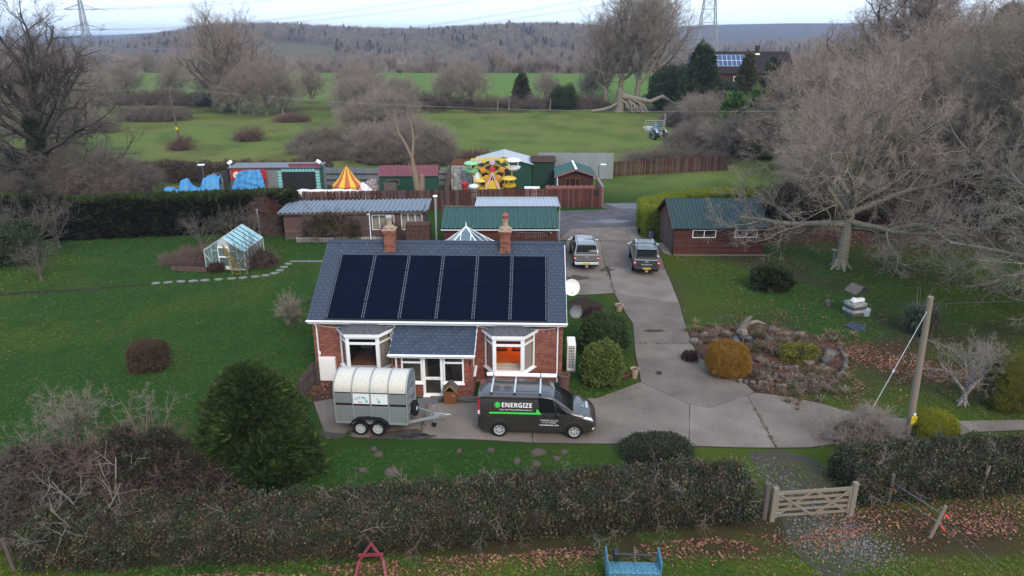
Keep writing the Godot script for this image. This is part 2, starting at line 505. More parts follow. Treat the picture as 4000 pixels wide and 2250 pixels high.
	for q in [[-4.59,-25.72,1.3,0.35],[-3.89,-25.47,0.8,0.2],[-7.45,-25.62,0.7,0.22],[7.81,-36.53,0.5,0.16],[6.63,-47.48,0.5,0.3],[-2.47,-28.42,1.6,0.12],[4.38,-45.75,0.9,0.5]]:
		var sp := PackedVector2Array()
		for k in 22:
			var a := TAU * k / 22.0
			var rr := 1.0 + 0.45 * nz.get_noise_2d(cos(a) * 9 + q[0] * 7, sin(a) * 9 + q[1]) * 2.0
			sp.append(Vector2(q[0] + cos(a) * q[2] * rr, q[1] + sin(a) * q[3] * rr))
		flat_poly(sb, sp, 0.034,0.0)
	struct("drive_stain", sb, M.stain)
	# gravelled field entrance
	var g := MB.new()
	flat_poly(g,pv([9.32,-24.29,10.68,-24.58,11.93,-23.73,12.10,-21.70,11.76,-19.72,11.71,-18.01,9.56,-17.33,9.00,-18.74,9.27,-20.78,9.34,-22.68]),0.008,-0.05)
	struct("gravel_entrance", g, M.gateway)
	# slab along the porch and the paved step, with the damp earth strip in front of the house
	var e := MB.new()
	flat_poly(e,pv([-9.38,-30.87,-8.40,-30.78,-5.59,-29.45,-5.21,-28.76,-8.01,-28.72,-8.96,-28.42]),0.012,-0.05)
	flat_poly(e,pv([-1.67,-28.83,-1.38,-30.24,2.46,-29.84,3.14,-29.06,2.57,-28.76,1.03,-28.65]),0.012,-0.05)
	struct("earth_strip", e, M.litter_soil)
	# garden bed beside the drive
	var bd := MB.new()
	flat_poly(bd, pv([3.45,-41.17,4.59,-42.23,5.63,-40.48,4.93,-38.54,3.54,-38.54]), 0.02,-0.05)
	struct("garden_bed", bd, M.soil)
# ---------------------------------------------------------------- the bungalow
func brick_face(list: Array, a: Vector3, b: Vector3, y0: float, y1: float, holes: Array = []) -> void:
	# running bond on a vertical face from a to b (seen from outside left to right)
	var l := a.distance_to(b)
	var ax := (b - a) / l
	var nn := Vector3.UP.cross(ax) * -1.0
	nn = ax.cross(Vector3.UP)
	var rows := int(round((y1 - y0) / 0.075))
	var rh := (y1 - y0) / rows
	for r in rows:
		var y := y0 + (r + 0.5) * rh
		var s := -0.1125 if r % 2 else 0.0
		while s < l - 0.03:
			var s0 := maxf(s, 0.0)
			var s1 := minf(s + 0.225, l)
			var mid := (s0 + s1) * 0.5
			var ok := s1 - s0 > 0.05
			for h: Array in holes:
				if mid > h[0] and mid < h[1] and y > h[2] and y < h[3]: ok = false
			if ok:
				var o := a + ax * mid
				o.y = y
				list.append(Transform3D(Basis(ax * ((s1 - s0 - 0.011) / 0.214),Vector3.UP * ((rh - 0.011) / 0.064),nn),o + nn * R(0.001,0.004)))
			s += 0.225
func window_face(par: Node3D,a: Vector3,b: Vector3,y0: float,y1: float,cols: Array,transom: float,fw := 0.075) -> void:
	# white frame with panes on the face from a to b; cols: fractions of mullions
	var ax := (b - a).normalized()
	var nn := ax.cross(Vector3.UP)
	var l := a.distance_to(b)
	var bs := Basis(ax, Vector3.UP, nn)
	var mb := MB.new()
	var at := func(s: float,y: float,z := 0.0) -> Vector3: return Vector3(a.x,0,a.z) + ax * s + Vector3.UP * y + nn * z
	mb.cbox(at.call(l / 2, y0 + fw / 2), Vector3(l, fw, 0.08), 0.008, bs)
	mb.cbox(at.call(l / 2, y1 - fw / 2), Vector3(l, fw, 0.08), 0.008, bs)
	var edges := [0.0]
	for c: float in cols: edges.append(c * l)
	edges.append(l)
	for i in edges.size():
		var s: float = clampf(edges[i], fw / 2, l - fw / 2)
		mb.cbox(at.call(s, (y0 + y1) / 2), Vector3(fw, y1 - y0 - 2 * fw, 0.08), 0.008, bs)
	if transom > 0:
		for i in edges.size() - 1:
			var e0: float = edges[i] + (fw if i == 0 else fw / 2)
			var e1: float = edges[i + 1] - (fw if i == edges.size() - 2 else fw / 2)
			mb.cbox(at.call((e0 + e1) / 2, transom), Vector3(e1 - e0, fw, 0.085), 0.008, bs)
	var fr := part(par, "window_frame", mb, M.white)
	for i in edges.size() - 1:
		for k in (2 if transom > 0 else 1):
			var g := MB.new()
			var ya := y0 if k == 0 else transom
			var yb := (transom if transom > 0 else y1) if k == 0 else y1
			g.box(at.call((edges[i] + edges[i + 1]) / 2,(ya + yb) / 2),Vector3(edges[i + 1] - edges[i] - fw * 0.6,yb - ya - fw * 0.6,0.012),bs)
			part(fr, "pane", g, M.pane)
func house() -> void:
	rng.seed = 50
	var h := thing("bungalow","red brick bungalow with slate roof, black solar panels and white bay windows","house",Vector3(-3.505,0,-30.288),-1.84)
	var W0 := -0.25
	var bricks := []
	var mortar := MB.new()
	# front wall pieces, mortar faces set back from the bricks
	for s in [[-5.85,-4.50], [-2.42,2.36], [4.42,5.85]]:
		mortar.box(Vector3((s[0] + s[1]) / 2,1.52, W0 - 0.145), Vector3(s[1] - s[0], 3.04,0.28))
	for s in [[-4.50,-2.42], [2.36,4.42]]:
		mortar.box(Vector3((s[0] + s[1]) / 2,2.88, W0 - 0.145), Vector3(s[1] - s[0], 0.32,0.28))
	for s in [[-5.85,-4.58], [-2.36,-1.80], [1.76,2.30], [4.48,5.85]]:
		brick_face(bricks, Vector3(s[0], 0, W0), Vector3(s[1], 0, W0), 0.12,3.02)
	# side and back walls
	var side := MB.new()
	for sx: float in [-1.0,1.0]:
		var pl := PackedVector2Array([Vector2(-0.53,0),Vector2(-8.2,0),Vector2(-8.2,3.05),Vector2(-4.384,5.30),Vector2(-0.53,3.05)])
		side.xf = Transform3D(Basis(Vector3(0,0,1),Vector3(0,1,0),Vector3(-1,0,0)),Vector3(sx * 5.72,0,0))
		side.prism(pl, -0.13,0.13)
	side.xf = Transform3D.IDENTITY
	side.box(Vector3(0,1.52,-8.34), Vector3(11.7,3.04,0.27))
	part(h, "wall", side, M.buff, "buff brick gable and back walls")
	var quoin := MB.new()
	for sx: float in [-1.0,1.0]:
		for i in 20:
			var l := 0.24 if i % 2 else 0.13
			quoin.cbox(Vector3(sx * (5.852 - 0.005), 0.15 + i * 0.15,-0.25 - l / 2), Vector3(0.02,0.14, l), 0.004)
	part(h, "quoin", quoin, M.buff)
	var plinth := MB.new()
	plinth.box(Vector3(0,0.06, W0 - 0.10), Vector3(11.76,0.12,0.26))
	part(h, "plinth", plinth, M.stone_base)
	# floors, ceiling and room walls, so that the rooms are real and dark
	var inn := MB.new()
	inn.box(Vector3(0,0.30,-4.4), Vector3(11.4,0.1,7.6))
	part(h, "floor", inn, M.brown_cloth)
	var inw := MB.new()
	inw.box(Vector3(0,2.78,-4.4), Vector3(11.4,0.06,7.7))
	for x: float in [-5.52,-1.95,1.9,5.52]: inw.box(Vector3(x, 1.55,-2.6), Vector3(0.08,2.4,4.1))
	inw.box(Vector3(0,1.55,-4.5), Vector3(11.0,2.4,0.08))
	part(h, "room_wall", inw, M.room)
	# bay windows
	for bx: Array in [[-4.62,-4.07,-2.63,-2.31], [2.22,2.69,4.03,4.56]]:
		var A := Vector3(bx[0], 0, W0)
		var B := Vector3(bx[1], 0,0.55)
		var C := Vector3(bx[2], 0,0.55)
		var D := Vector3(bx[3], 0, W0)
		if bx[0] < 0: A.x = -4.60; D.x = -2.12
		var ins := PackedVector2Array([Vector2(A.x,-A.z),Vector2(B.x,-B.z),Vector2(C.x,-C.z),Vector2(D.x,-D.z)])
		mortar.xf = Transform3D(Basis(Vector3(1,0,0), Vector3(0,0,-1), Vector3(0,1,0)), Vector3.ZERO)
		mortar.prism(ins, 0.0,0.80)
		mortar.xf = Transform3D.IDENTITY
		brick_face(bricks, A, B, 0.02,0.79)
		brick_face(bricks, B, C, 0.02,0.79)
		brick_face(bricks, C, D, 0.02,0.79)
		# sill, fascia and soffit
		var sill := MB.new()
		sill.xf = Transform3D(Basis(Vector3(1,0,0), Vector3(0,0,-1), Vector3(0,1,0)), Vector3.ZERO)
		for q: PackedVector2Array in Geometry2D.offset_polygon(ins,0.09,Geometry2D.JOIN_MITER): sill.prism(q,0.80,0.87)
		part(h, "window_sill", sill, M.white)
		var fas := MB.new()
		fas.xf = sill.xf
		for q: PackedVector2Array in Geometry2D.offset_polygon(ins,0.13,Geometry2D.JOIN_MITER): fas.prism(q,2.60,2.79)
		part(h, "bay_fascia", fas, M.white)
		window_face(h, A + Vector3(0.03,0,0.02), B, 0.87,2.60, [], 2.26)
		window_face(h, B + Vector3(0.0,0,0), C, 0.87,2.60, [], 2.26,0.11)
		window_face(h, C, D + Vector3(-0.03,0,0.02), 0.87,2.60, [], 2.26)
		var post := MB.new()
		for p: Vector3 in [B, C]:
			post = MB.new()
			post.cbox(p + Vector3(0,1.735,0), Vector3(0.12,1.73,0.10), 0.02)
			part(h, "corner_post", post, M.white)
		# hipped slate lid of the bay
		var lid := MB.new()
		var mx := (A.x + D.x) / 2
		var A2 := Vector3(A.x - 0.22,2.80, W0 - 0.02)
		var D2 := Vector3(D.x + 0.22,2.80, W0 - 0.02)
		var B2 := Vector3(B.x - 0.10,2.80,0.72)
		var C2 := Vector3(C.x + 0.10,2.80,0.72)
		var T1 := Vector3(mx - 0.55,3.06, W0 - 0.02)
		var T2 := Vector3(mx + 0.55,3.06, W0 - 0.02)
		lid.quad(B2, C2, T2, T1); lid.tri(A2, B2, T1); lid.tri(C2, D2, T2)
		lid.quad(A2, D2, C2, B2)
		var rf := part(h, "bay_roof", lid, M.slate_old)
		for r in 4:
			for k in 6:
				var u := (k + 0.5 + (0.5 if r % 2 else 0.0)) / 6.0
				if u > 0.98: continue
				var lo := B2.lerp(C2, u).lerp(T1.lerp(T2, u), r / 4.0)
				var hi := B2.lerp(C2, u).lerp(T1.lerp(T2, u), (r + 1.12) / 4.0)
				var sl := MB.new()
				var nn := (C2 - B2).cross(T1 - B2).normalized()
				sl.bar(lo + nn * 0.012, hi + nn * 0.006, (C2.x - B2.x) / 6.0 * (1.0 - 0.1 * r) - 0.008,0.008, nn)
				part(rf, "slate", sl, M.slate_old)
		# curtains and a bed in the room behind
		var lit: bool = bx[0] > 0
		for p: Array in [[A, B], [C, D]]:
			var cu := MB.new()
			for k in 7:
				var o: Vector3 = p[0].lerp(p[1], 0.12 + 0.12 * k)
				if absf(o.x - mx) < 0.62: continue
				cu.rod(Vector3(lerpf(o.x,mx,0.08),0.9,o.z - 0.16),Vector3(lerpf(o.x,mx,0.08),2.55,o.z - 0.16),0.05,6)
			part(h, "curtain", cu, M.curtain)
		var bed := MB.new()
		bed.cbox(Vector3(mx, 0.70,-1.35), Vector3(1.7,0.5,2.0), 0.12)
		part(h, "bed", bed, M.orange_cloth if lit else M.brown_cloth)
		for px: float in [-0.4,0.4]:
			var pil := MB.new()
			pil.cbox(Vector3(mx + px, 1.04,-1.9), Vector3(0.6,0.2,0.4), 0.09)
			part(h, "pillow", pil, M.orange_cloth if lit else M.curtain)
		var bsill := MB.new()
		bsill.cbox(Vector3(mx, 0.93,-0.12), Vector3(1.5,0.22,0.16), 0.05)
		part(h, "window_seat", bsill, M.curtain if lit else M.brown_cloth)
		if lit:
			var lamp := MB.new()
			lamp.lathe([Vector2(0.02,1.35), Vector2(0.09,1.36), Vector2(0.06,1.54), Vector2(0.0,1.55)], 12)
			lamp.xf = Transform3D.IDENTITY
			var lm := StandardMaterial3D.new()
			lm.albedo_color = Color(1,0.8,0.5)
			lm.emission_enabled = true
			lm.emission = Color(1.0,0.62,0.25)
			lm.emission_energy_multiplier = 2.0
			var ln := part(h, "lamp_shade", lamp, lm)
			ln.position = Vector3(mx + 0.9,0.6,-2.6)
			var om := OmniLight3D.new()
			om.name = "bedside_light"
			om.light_color = Color(1.0,0.62,0.28)
			om.light_energy = 3.0
			om.light_size = 0.12
			om.omni_range = 12.0
			om.omni_attenuation = 2.0
			om.shadow_enabled = true
			om.position = Vector3(mx + 0.9,2.32,-2.45)
			h.add_child(om)
	# porch: walls, door and windows
	var Z1 := 1.35
	for s in [[-1.88,-1.42], [1.38,1.78]]:
		mortar.box(Vector3((s[0] + s[1]) / 2,1.0, Z1 - 0.115), Vector3(s[1] - s[0], 2.0,0.22))
		brick_face(bricks, Vector3(s[0], 0, Z1), Vector3(s[1], 0, Z1), 0.05,2.0)
	for s in [[-1.42,-0.50], [0.44,1.38]]:
		mortar.box(Vector3((s[0] + s[1]) / 2,0.34, Z1 - 0.115), Vector3(s[1] - s[0], 0.68,0.22))
		brick_face(bricks, Vector3(s[0], 0, Z1), Vector3(s[1], 0, Z1), 0.05,0.67)
	for sx: float in [-1.88,1.78]:
		var si := -1.0 if sx < 0 else 1.0
		mortar.box(Vector3(sx - si * 0.115,0.5,0.54), Vector3(0.22,1.0,1.6))
		mortar.box(Vector3(sx - si * 0.115,1.25,1.20), Vector3(0.22,1.5,0.28))
		mortar.box(Vector3(sx - si * 0.115,1.25,-0.08), Vector3(0.22,1.5,0.34))
		if si > 0: brick_face(bricks, Vector3(sx, 0, Z1), Vector3(sx, 0, W0), 0.05,2.0, [[0.28,1.28,0.95,2.0]])
		else: brick_face(bricks, Vector3(sx, 0, W0), Vector3(sx, 0, Z1), 0.05,2.0, [[0.32,1.32,0.95,2.0]])
		window_face(h,Vector3(sx - si * 0.09,0,1.07) if si > 0 else Vector3(sx - si * 0.09,0,0.07),Vector3(sx - si * 0.09,0,0.07) if si > 0 else Vector3(sx - si * 0.09,0,1.07),0.98,2.05,[],0.0)
		var ss := MB.new()
		ss.cbox(Vector3(sx + si * 0.03,0.96,0.57), Vector3(0.16,0.05,1.1), 0.01)
		part(h, "window_sill", ss, M.white)
	for s in [[-1.45,-0.50], [0.45,1.38]]:
		window_face(h, Vector3(s[0], 0, Z1 - 0.02), Vector3(s[1], 0, Z1 - 0.02), 0.72,2.06, [], 1.72)
		var ws := MB.new()
		ws.cbox(Vector3((s[0] + s[1]) / 2,0.695, Z1 + 0.05), Vector3(s[1] - s[0] + 0.06,0.05,0.16), 0.01)
		part(h, "window_sill", ws, M.white)
	var door := MB.new()
	for q in [[-0.43,1.04,0.12,1.96],[0.37,1.04,0.12,1.96]]: door.cbox(Vector3(q[0],q[1],Z1 - 0.02),Vector3(q[2],q[3],0.09),0.01)
	for y in [[0.10,0.16],[0.93,0.13],[1.99,0.10]]: door.cbox(Vector3(-0.03,y[0],Z1 - 0.02),Vector3(0.68,y[1],0.088),0.01)
	door.box(Vector3(-0.03,0.045, Z1 + 0.03), Vector3(0.95,0.06,0.14))
	var dn := part(h, "door", door, M.white)
	for y in [[0.52,0.70], [1.47,0.96]]:
		var dg := MB.new()
		dg.box(Vector3(-0.03, y[0], Z1 - 0.02), Vector3(0.69, y[1], 0.012))
		part(dn, "pane", dg, M.pane)
	var hd := MB.new()
	hd.rod(Vector3(0.29,0.98, Z1 + 0.03), Vector3(0.29,0.98, Z1 + 0.08), 0.012)
	hd.rod(Vector3(0.30,0.98, Z1 + 0.08), Vector3(0.18,0.98, Z1 + 0.08), 0.012)
	part(dn, "door_handle", hd, M.chrome)
	var lb := MB.new()
	lb.cbox(Vector3(-0.03,0.93, Z1 + 0.028), Vector3(0.26,0.045,0.01), 0.003)
	part(dn, "letter_plate", lb, M.alu)
	var pin := MB.new()
	pin.box(Vector3(-0.05,0.03,0.5), Vector3(3.4,0.03,1.6))
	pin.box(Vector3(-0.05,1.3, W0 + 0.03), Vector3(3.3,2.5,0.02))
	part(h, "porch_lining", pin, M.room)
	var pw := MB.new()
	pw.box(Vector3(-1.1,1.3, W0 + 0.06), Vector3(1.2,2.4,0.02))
	part(h, "porch_plaster", pw, M.wall_in)  # pale panel whose colour imitates light inside the left porch window
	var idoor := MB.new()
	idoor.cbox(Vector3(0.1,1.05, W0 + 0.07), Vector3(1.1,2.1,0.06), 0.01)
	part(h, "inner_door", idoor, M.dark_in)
	# things on the porch front: house number tile, two hanging ornaments, dangling fairy lights
	var numb := MB.new()
	numb.cbox(Vector3(1.58,1.32, Z1 + 0.015), Vector3(0.11,0.13,0.016), 0.004)
	part(h, "number_tile", numb, M.stall_red)
	for x: float in [-1.78,-1.52,1.66]:
		var orn := MB.new()
		orn.tube(PackedVector3Array([Vector3(x,1.9,Z1 + 0.03),Vector3(x + 0.02,1.72,Z1 + 0.05),Vector3(x - 0.01,1.58,Z1 + 0.04)]),PackedFloat32Array([0.02,0.045,0.01]),6)
		part(h, "wall_ornament", orn, M.dark)
	# porch roof
	var pr := MB.new()
	var r0 := Vector3(0,3.0, W0)
	var r1 := Vector3(0,2.25,1.62)
	var up := Vector3(0,1.87,0.75).normalized()
	pr.box((r0 + r1) / 2 - up * 0.045 + Vector3(-0.02,0,0),Vector3(3.80,0.07,(r1 - r0).length()),Basis(Vector3.RIGHT,up,(r1 - r0).normalized()))
	var proof := part(h, "porch_roof", pr, M.slate_b)
	var pf := MB.new()
	pf.cbox(Vector3(-0.02,2.19,1.66), Vector3(3.86,0.12,0.05), 0.01)
	pf.box(Vector3(-0.02,2.10,1.50), Vector3(3.76,0.05,0.30))
	pf.box(Vector3(-0.02,2.10,1.33), Vector3(3.62,0.10,0.06))
	for sx: float in [-1.93,1.89]: pf.bar(Vector3(sx, 2.14,1.62), Vector3(sx, 2.91, W0), 0.03,0.16)
	part(h, "porch_fascia", pf, M.white)
	var pg := MB.new()
	gutter(pg, Vector3(-1.97,2.23,1.73), Vector3(1.93,2.23,1.73), 0.055)
	part(h, "gutter", pg, M.white)
	var pd := MB.new()
	pd.rod(Vector3(-1.66,2.2,1.44), Vector3(-1.66,0.05,1.41), 0.034,8)
	part(h, "downpipe", pd, M.white)
	var lf := MB.new()
	lf.bar(Vector3(-1.92,3.02, W0 + 0.015), Vector3(1.88,3.02, W0 + 0.015), 0.03,0.16)
	part(h, "lead_flashing", lf, M.lead)
	# main roof boards
	var sl := 2.566 / 4.384
	var n1 := Vector3(0,1, sl).normalized()
	var rb := MB.new()
	var rl := Vector2(4.384,2.566).length()
	rb.box(Vector3(0.02,3.2 + 1.283,-2.192) - n1 * 0.05,Vector3(12.0,0.06,rl),Basis(Vector3.RIGHT,n1,Vector3(0,-sl,1).normalized()))
	var n2 := Vector3(0,1,-sl).normalized()
	rb.box(Vector3(0.02,3.2 + 1.283,-6.576) - n2 * 0.05,Vector3(12.0,0.06,rl),Basis(Vector3.RIGHT,n2,Vector3(0,sl,1).normalized()))
	part(h, "roof", rb, M.slate_b)
	var slates := []
	var sdir := Vector3(0,-sl, 1).normalized()
	var rows := 25
	var ex := rl / rows
	for r in rows:
		var s0 := r * ex   # distance up the slope from the eave
		for k in 41:
			var x := -6.0 + (k + 0.5) * 0.3 - (0.15 if r % 2 else 0.0)
			if x > 6.0 or x < -6.02: continue
			var wx := 1.0
			if absf(x) > 5.87:
				x = signf(x) * 5.93; wx = 0.47
			var w := s0 * cos(atan(sl))
			if x > -5.05 and x < 5.05 and w < 3.42: continue
			var o := Vector3(x, 3.2,0) - sdir * (s0 + ex * 0.5) + n1 * 0.006
			var tilt := Basis(Vector3.RIGHT, -0.030 + R(-.006, .006))
			slates.append(Transform3D(tilt * Basis(Vector3.RIGHT * R(0.985,1.0) * wx, n1, sdir), o))
	var prow := 10
	var pdir := (r1 - r0).normalized()
	var pex := (r1 - r0).length() / prow
	for r in prow:
		for k in 14:
			var x := -1.93 + (k + 0.5) * 0.273 - (0.137 if r % 2 else 0.0)
			if x > 1.9: continue
			if x < -1.86: x = -1.84
			var o := Vector3(x, r1.y, r1.z) - pdir * (r * pex + pex * 0.5) + up * 0.0
			slates.append(Transform3D(Basis(Vector3.RIGHT,-0.03 + R(-.006,.006)) * Basis(Vector3.RIGHT * 0.9,up,pdir),o))
	var sm := MB.new()
	sm.box(Vector3.ZERO, Vector3(0.294,0.009,0.225))
	var smesh := sm.mesh()
	var rest := []
	var i := 0
	for t: Transform3D in slates:
		i += 1
		if i > slates.size() - 300:
			var o := part(h, "slate", smesh, [M.slate_a, M.slate_b, M.slate_c][rng.randi() % 3])
			o.transform = t
		else: rest.append(t)
	if rest.size() > 0: mm(h, "slate_courses", smesh, M.slate_a, rest)
	for k in 26:
		var rt := MB.new()
		var x := -6.0 + 12.04 / 26 * (k + 0.5)
		rt.quad(Vector3(x - 0.228,5.70,-4.20),Vector3(x + 0.228,5.70,-4.20),Vector3(x + 0.228,5.81,-4.384),Vector3(x - 0.228,5.81,-4.384))
		rt.quad(Vector3(x - 0.228,5.81,-4.384),Vector3(x + 0.228,5.81,-4.384),Vector3(x + 0.228,5.70,-4.57),Vector3(x - 0.228,5.70,-4.57))
		rt.quad(Vector3(x - 0.228,5.68,-4.195),Vector3(x + 0.228,5.68,-4.195),Vector3(x + 0.228,5.70,-4.20),Vector3(x - 0.228,5.70,-4.20))
		part(h, "ridge_tile", rt, M.slate_b)
	# solar panels, four rows of six, flush with the slates
	var tray := MB.new()
	tray.box(Vector3(-0.01,3.2,0) - sdir * 2.03 + n1 * 0.012,Vector3(10.30,0.012,4.06),Basis(Vector3.RIGHT,n1,sdir))
	part(h, "panel_tray", tray, M.solar_frame)
	var pm := MB.new()
	pm.cbox(Vector3.ZERO, Vector3(1.675,0.034,0.985), 0.004)
	var pmesh := pm.mesh()
	var pf2 := MB.new()
	for sx: float in [-1.0,1.0]:
		for k in 5: pf2.box(Vector3(sx * 0.80,0.0185,-0.385 + k * 0.193), Vector3(0.011,0.002,0.165))
	var bmesh := pf2.mesh()
	for r in 4:
		for k in 6:
			var p := part(h, "solar_panel", pmesh, M.solar)
			p.transform = Transform3D(Basis(Vector3.RIGHT,n1,sdir),Vector3(-5.12 + 1.705 * (k + 0.5),3.2,0) - sdir * (0.06 + 0.995 * (r + 0.5)) + n1 * 0.038)
			part(p, "busbar", bmesh, M.busbar)
	# gutter, fascia, barge boards, downpipes
	var fas2 := MB.new()
	fas2.box(Vector3(0.02,3.06,-0.02), Vector3(12.0,0.17,0.03))
	fas2.box(Vector3(0.02,2.99,-0.13), Vector3(12.0,0.03,0.22))
	for sx: float in [-1.0,1.0]:
		fas2.bar(Vector3(0.02 + sx * 6.0,3.07,-0.02), Vector3(0.02 + sx * 6.0,5.66,-4.38), 0.03,0.18)
		fas2.bar(Vector3(0.02 + sx * 6.0,3.07,-8.74), Vector3(0.02 + sx * 6.0,5.66,-4.38), 0.03,0.18)
	part(h, "fascia", fas2, M.white)
	var gt := MB.new()
	gutter(gt, Vector3(-6.03,3.14,0.06), Vector3(6.06,3.14,0.06), 0.07)
	part(h, "gutter", gt, M.white)
	for x: float in [-5.66,5.62]:
		var dp := MB.new()
		dp.tube(PackedVector3Array([Vector3(x,3.1,0.05),Vector3(x,2.95,0.0),Vector3(x,2.82,-0.18),Vector3(x,2.6,-0.20),Vector3(x,0.05,-0.20)]),PackedFloat32Array([0.036,0.036,0.036,0.036,0.036]),8)
		part(h, "downpipe", dp, M.white)
	# chimneys
	for c: Array in [[-2.73,0], [3.05,1]]:
		var core := MB.new()
		var cx: float = c[0]
		core.box(Vector3(cx, 5.75,-3.95), Vector3(0.46,1.7,0.56))
		var stack := part(h, "chimney", core, M.mortar)
		var cb := []
		for f in [[Vector3(cx - 0.24,0,-3.66),Vector3(cx + 0.24,0,-3.66)],[Vector3(cx + 0.24,0,-3.66),Vector3(cx + 0.24,0,-4.24)],[Vector3(cx - 0.24,0,-4.24),Vector3(cx - 0.24,0,-3.66)]]:
			brick_face(cb, f[0], f[1], 5.36,6.26)
		for k in 3:
			var g := 0.26 + 0.028 * k
			brick_face(cb,Vector3(cx - g,0,-3.95 + g + 0.05),Vector3(cx + g,0,-3.95 + g + 0.05),6.26 + k * 0.075,6.335 + k * 0.075)
			brick_face(cb,Vector3(cx + g,0,-3.95 + g + 0.05),Vector3(cx + g,0,-3.95 - g - 0.05),6.26 + k * 0.075,6.335 + k * 0.075)
			brick_face(cb,Vector3(cx - g,0,-3.95 - g - 0.05),Vector3(cx - g,0,-3.95 + g + 0.05),6.26 + k * 0.075,6.335 + k * 0.075)
		var bm := MB.new()
		bm.box(Vector3(0,0,-0.03), Vector3(0.214,0.064,0.08))
		var bme := bm.mesh()
		for t: Transform3D in cb:
			var bo := part(stack, "brick", bme, [M.brick_c, M.terracotta, M.brick_c][rng.randi() % 3])
			bo.transform = t
		var cap := MB.new()
		cap.cbox(Vector3(cx, 6.50,-3.95), Vector3(0.66,0.07,0.76), 0.02)
		cap.xf = Transform3D(Basis(), Vector3(cx, 6.53,-3.95))
		cap.lathe([Vector2(0.33,0.0), Vector2(0.24,0.12), Vector2(0.17,0.18), Vector2(0.0,0.18)], 14)
		part(stack, "flaunching", cap, M.pot_clay)
		var pot := MB.new()
		pot.xf = Transform3D(Basis(), Vector3(cx, 6.68,-3.95))
		pot.lathe([Vector2(0.15,0.0),Vector2(0.13,0.28),Vector2(0.16,0.30),Vector2(0.16,0.36),Vector2(0.10,0.37),Vector2(0.09,0.2),Vector2(0.0,0.2)],14)
		part(stack, "chimney_pot", pot, M.pot_clay)
		var cowl := MB.new()
		cowl.xf = Transform3D(Basis(), Vector3(cx, 7.02,-3.95))
		if c[1] == 1:
			cowl.lathe([Vector2(0.10,0.0),Vector2(0.13,0.1),Vector2(0.13,0.2),Vector2(0.19,0.21),Vector2(0.13,0.29),Vector2(0.05,0.34),Vector2(0.0,0.36)],14)
			part(stack, "chimney_cowl", cowl, M.pot_red)
		else:
			cowl.lathe([Vector2(0.15,0.0),Vector2(0.19,0.05),Vector2(0.17,0.12),Vector2(0.08,0.15),Vector2(0.0,0.12)],11)
			part(stack, "chimney_cap", cowl, M.old_white)
		var fl := MB.new()
		fl.box(Vector3(cx, 5.27,-3.69), Vector3(0.56,0.30,0.05))
		fl.box(Vector3(cx, 5.20,-3.52) , Vector3(0.66,0.014,0.32), Basis(Vector3.RIGHT, n1, sdir))
		for sx: float in [-1.0,1.0]: fl.box(Vector3(cx + sx * 0.26,5.35,-3.95), Vector3(0.03,0.35,0.55))
		part(stack, "lead_flashing", fl, M.lead)
	# bricks of the walls: the nearest ones singly, the others joined
	var bmb := MB.new()
	bmb.box(Vector3(0,0,-0.03), Vector3(0.214,0.064,0.08))
	var bmesh2 := bmb.mesh()
	part(h, "mortar_wall", mortar, M.mortar, "mortar joints behind the red facing bricks")
	bricks.sort_custom(func(p: Transform3D, q: Transform3D) -> bool: return p.origin.z > q.origin.z)
	var restb := [[], [], []]
	for k in bricks.size():
		var m := rng.randi() % 3
		if k < 300:
			var o := part(h, "brick", bmesh2, [M.brick_a, M.brick_b, M.brick_c][m])
			o.transform = bricks[k]
		else: restb[m].append(bricks[k])
	for m in 3: mm(h, "brickwork", bmesh2, [M.brick_a, M.brick_b, M.brick_c][m], restb[m])
	# fairy lights along the eave
	var fli := MB.new()
	var xx := -5.7
	while xx < 5.6:
		var w := 1.9
		if not (xx > -2.1 and xx < 1.7):
			var pts := PackedVector3Array()
			var rr := PackedFloat32Array()
			for k in 9:
				pts.append(Vector3(xx + w * k / 8.0,2.97 - 0.14 * sin(PI * k / 8.0), 0.03)); rr.append(0.006)
			fli.tube(pts, rr, 4)
			for k in range(1,8): fli.rod(pts[k], pts[k] - Vector3(R(-.02, .02), R(0.1,0.3), 0), 0.004,3)
		xx += w
	part(h, "fairy_lights", fli, M.print_white)
	# white meter box and cable boxes on the front wall
	var mbx := MB.new()
	mbx.cbox(Vector3(-5.27,0.62,-0.14), Vector3(0.78,1.20,0.20), 0.015)
	part(h, "wall_cabinet", mbx, M.white, "tall white battery cabinet on the brick wall")
	var iso := MB.new()
	iso.cbox(Vector3(-5.60,1.42,-0.13), Vector3(0.10,0.16,0.10), 0.01)
	part(h, "isolator_switch", iso, M.white)
	# heat pump on the gable
	var hp := thing("heat_pump","white air source heat pump unit on the bungalow's east gable","heat pump",Vector3(2.62,0.05,-31.9),-1.84)
	var hb := MB.new()
	hb.cbox(Vector3(0.28,0.75,0), Vector3(0.42,1.42,1.0), 0.025)
	part(hp, "casing", hb, M.white)
	var gr := MB.new()
	gr.box(Vector3(0.497,0.8,0), Vector3(0.006,1.15,0.8))
	gr.box(Vector3(0.28,0.8,0.504), Vector3(0.30,1.15,0.006))
	part(hp, "grille", gr, M.dark)
	var gl := MB.new()
	for k in 14: gl.box(Vector3(0.28,0.28 + k * 0.085,0.512), Vector3(0.31,0.018,0.01))
	for k in 4: gl.box(Vector3(0.16 + k * 0.08,0.8,0.513), Vector3(0.012,1.15,0.01))
	part(hp, "guard", gl, M.white)
	var hf := MB.new()
	hf.cbox(Vector3(0.28,0.0,0), Vector3(0.5,0.1,1.1), 0.01)
	part(hp, "base", hf, M.stone_base)
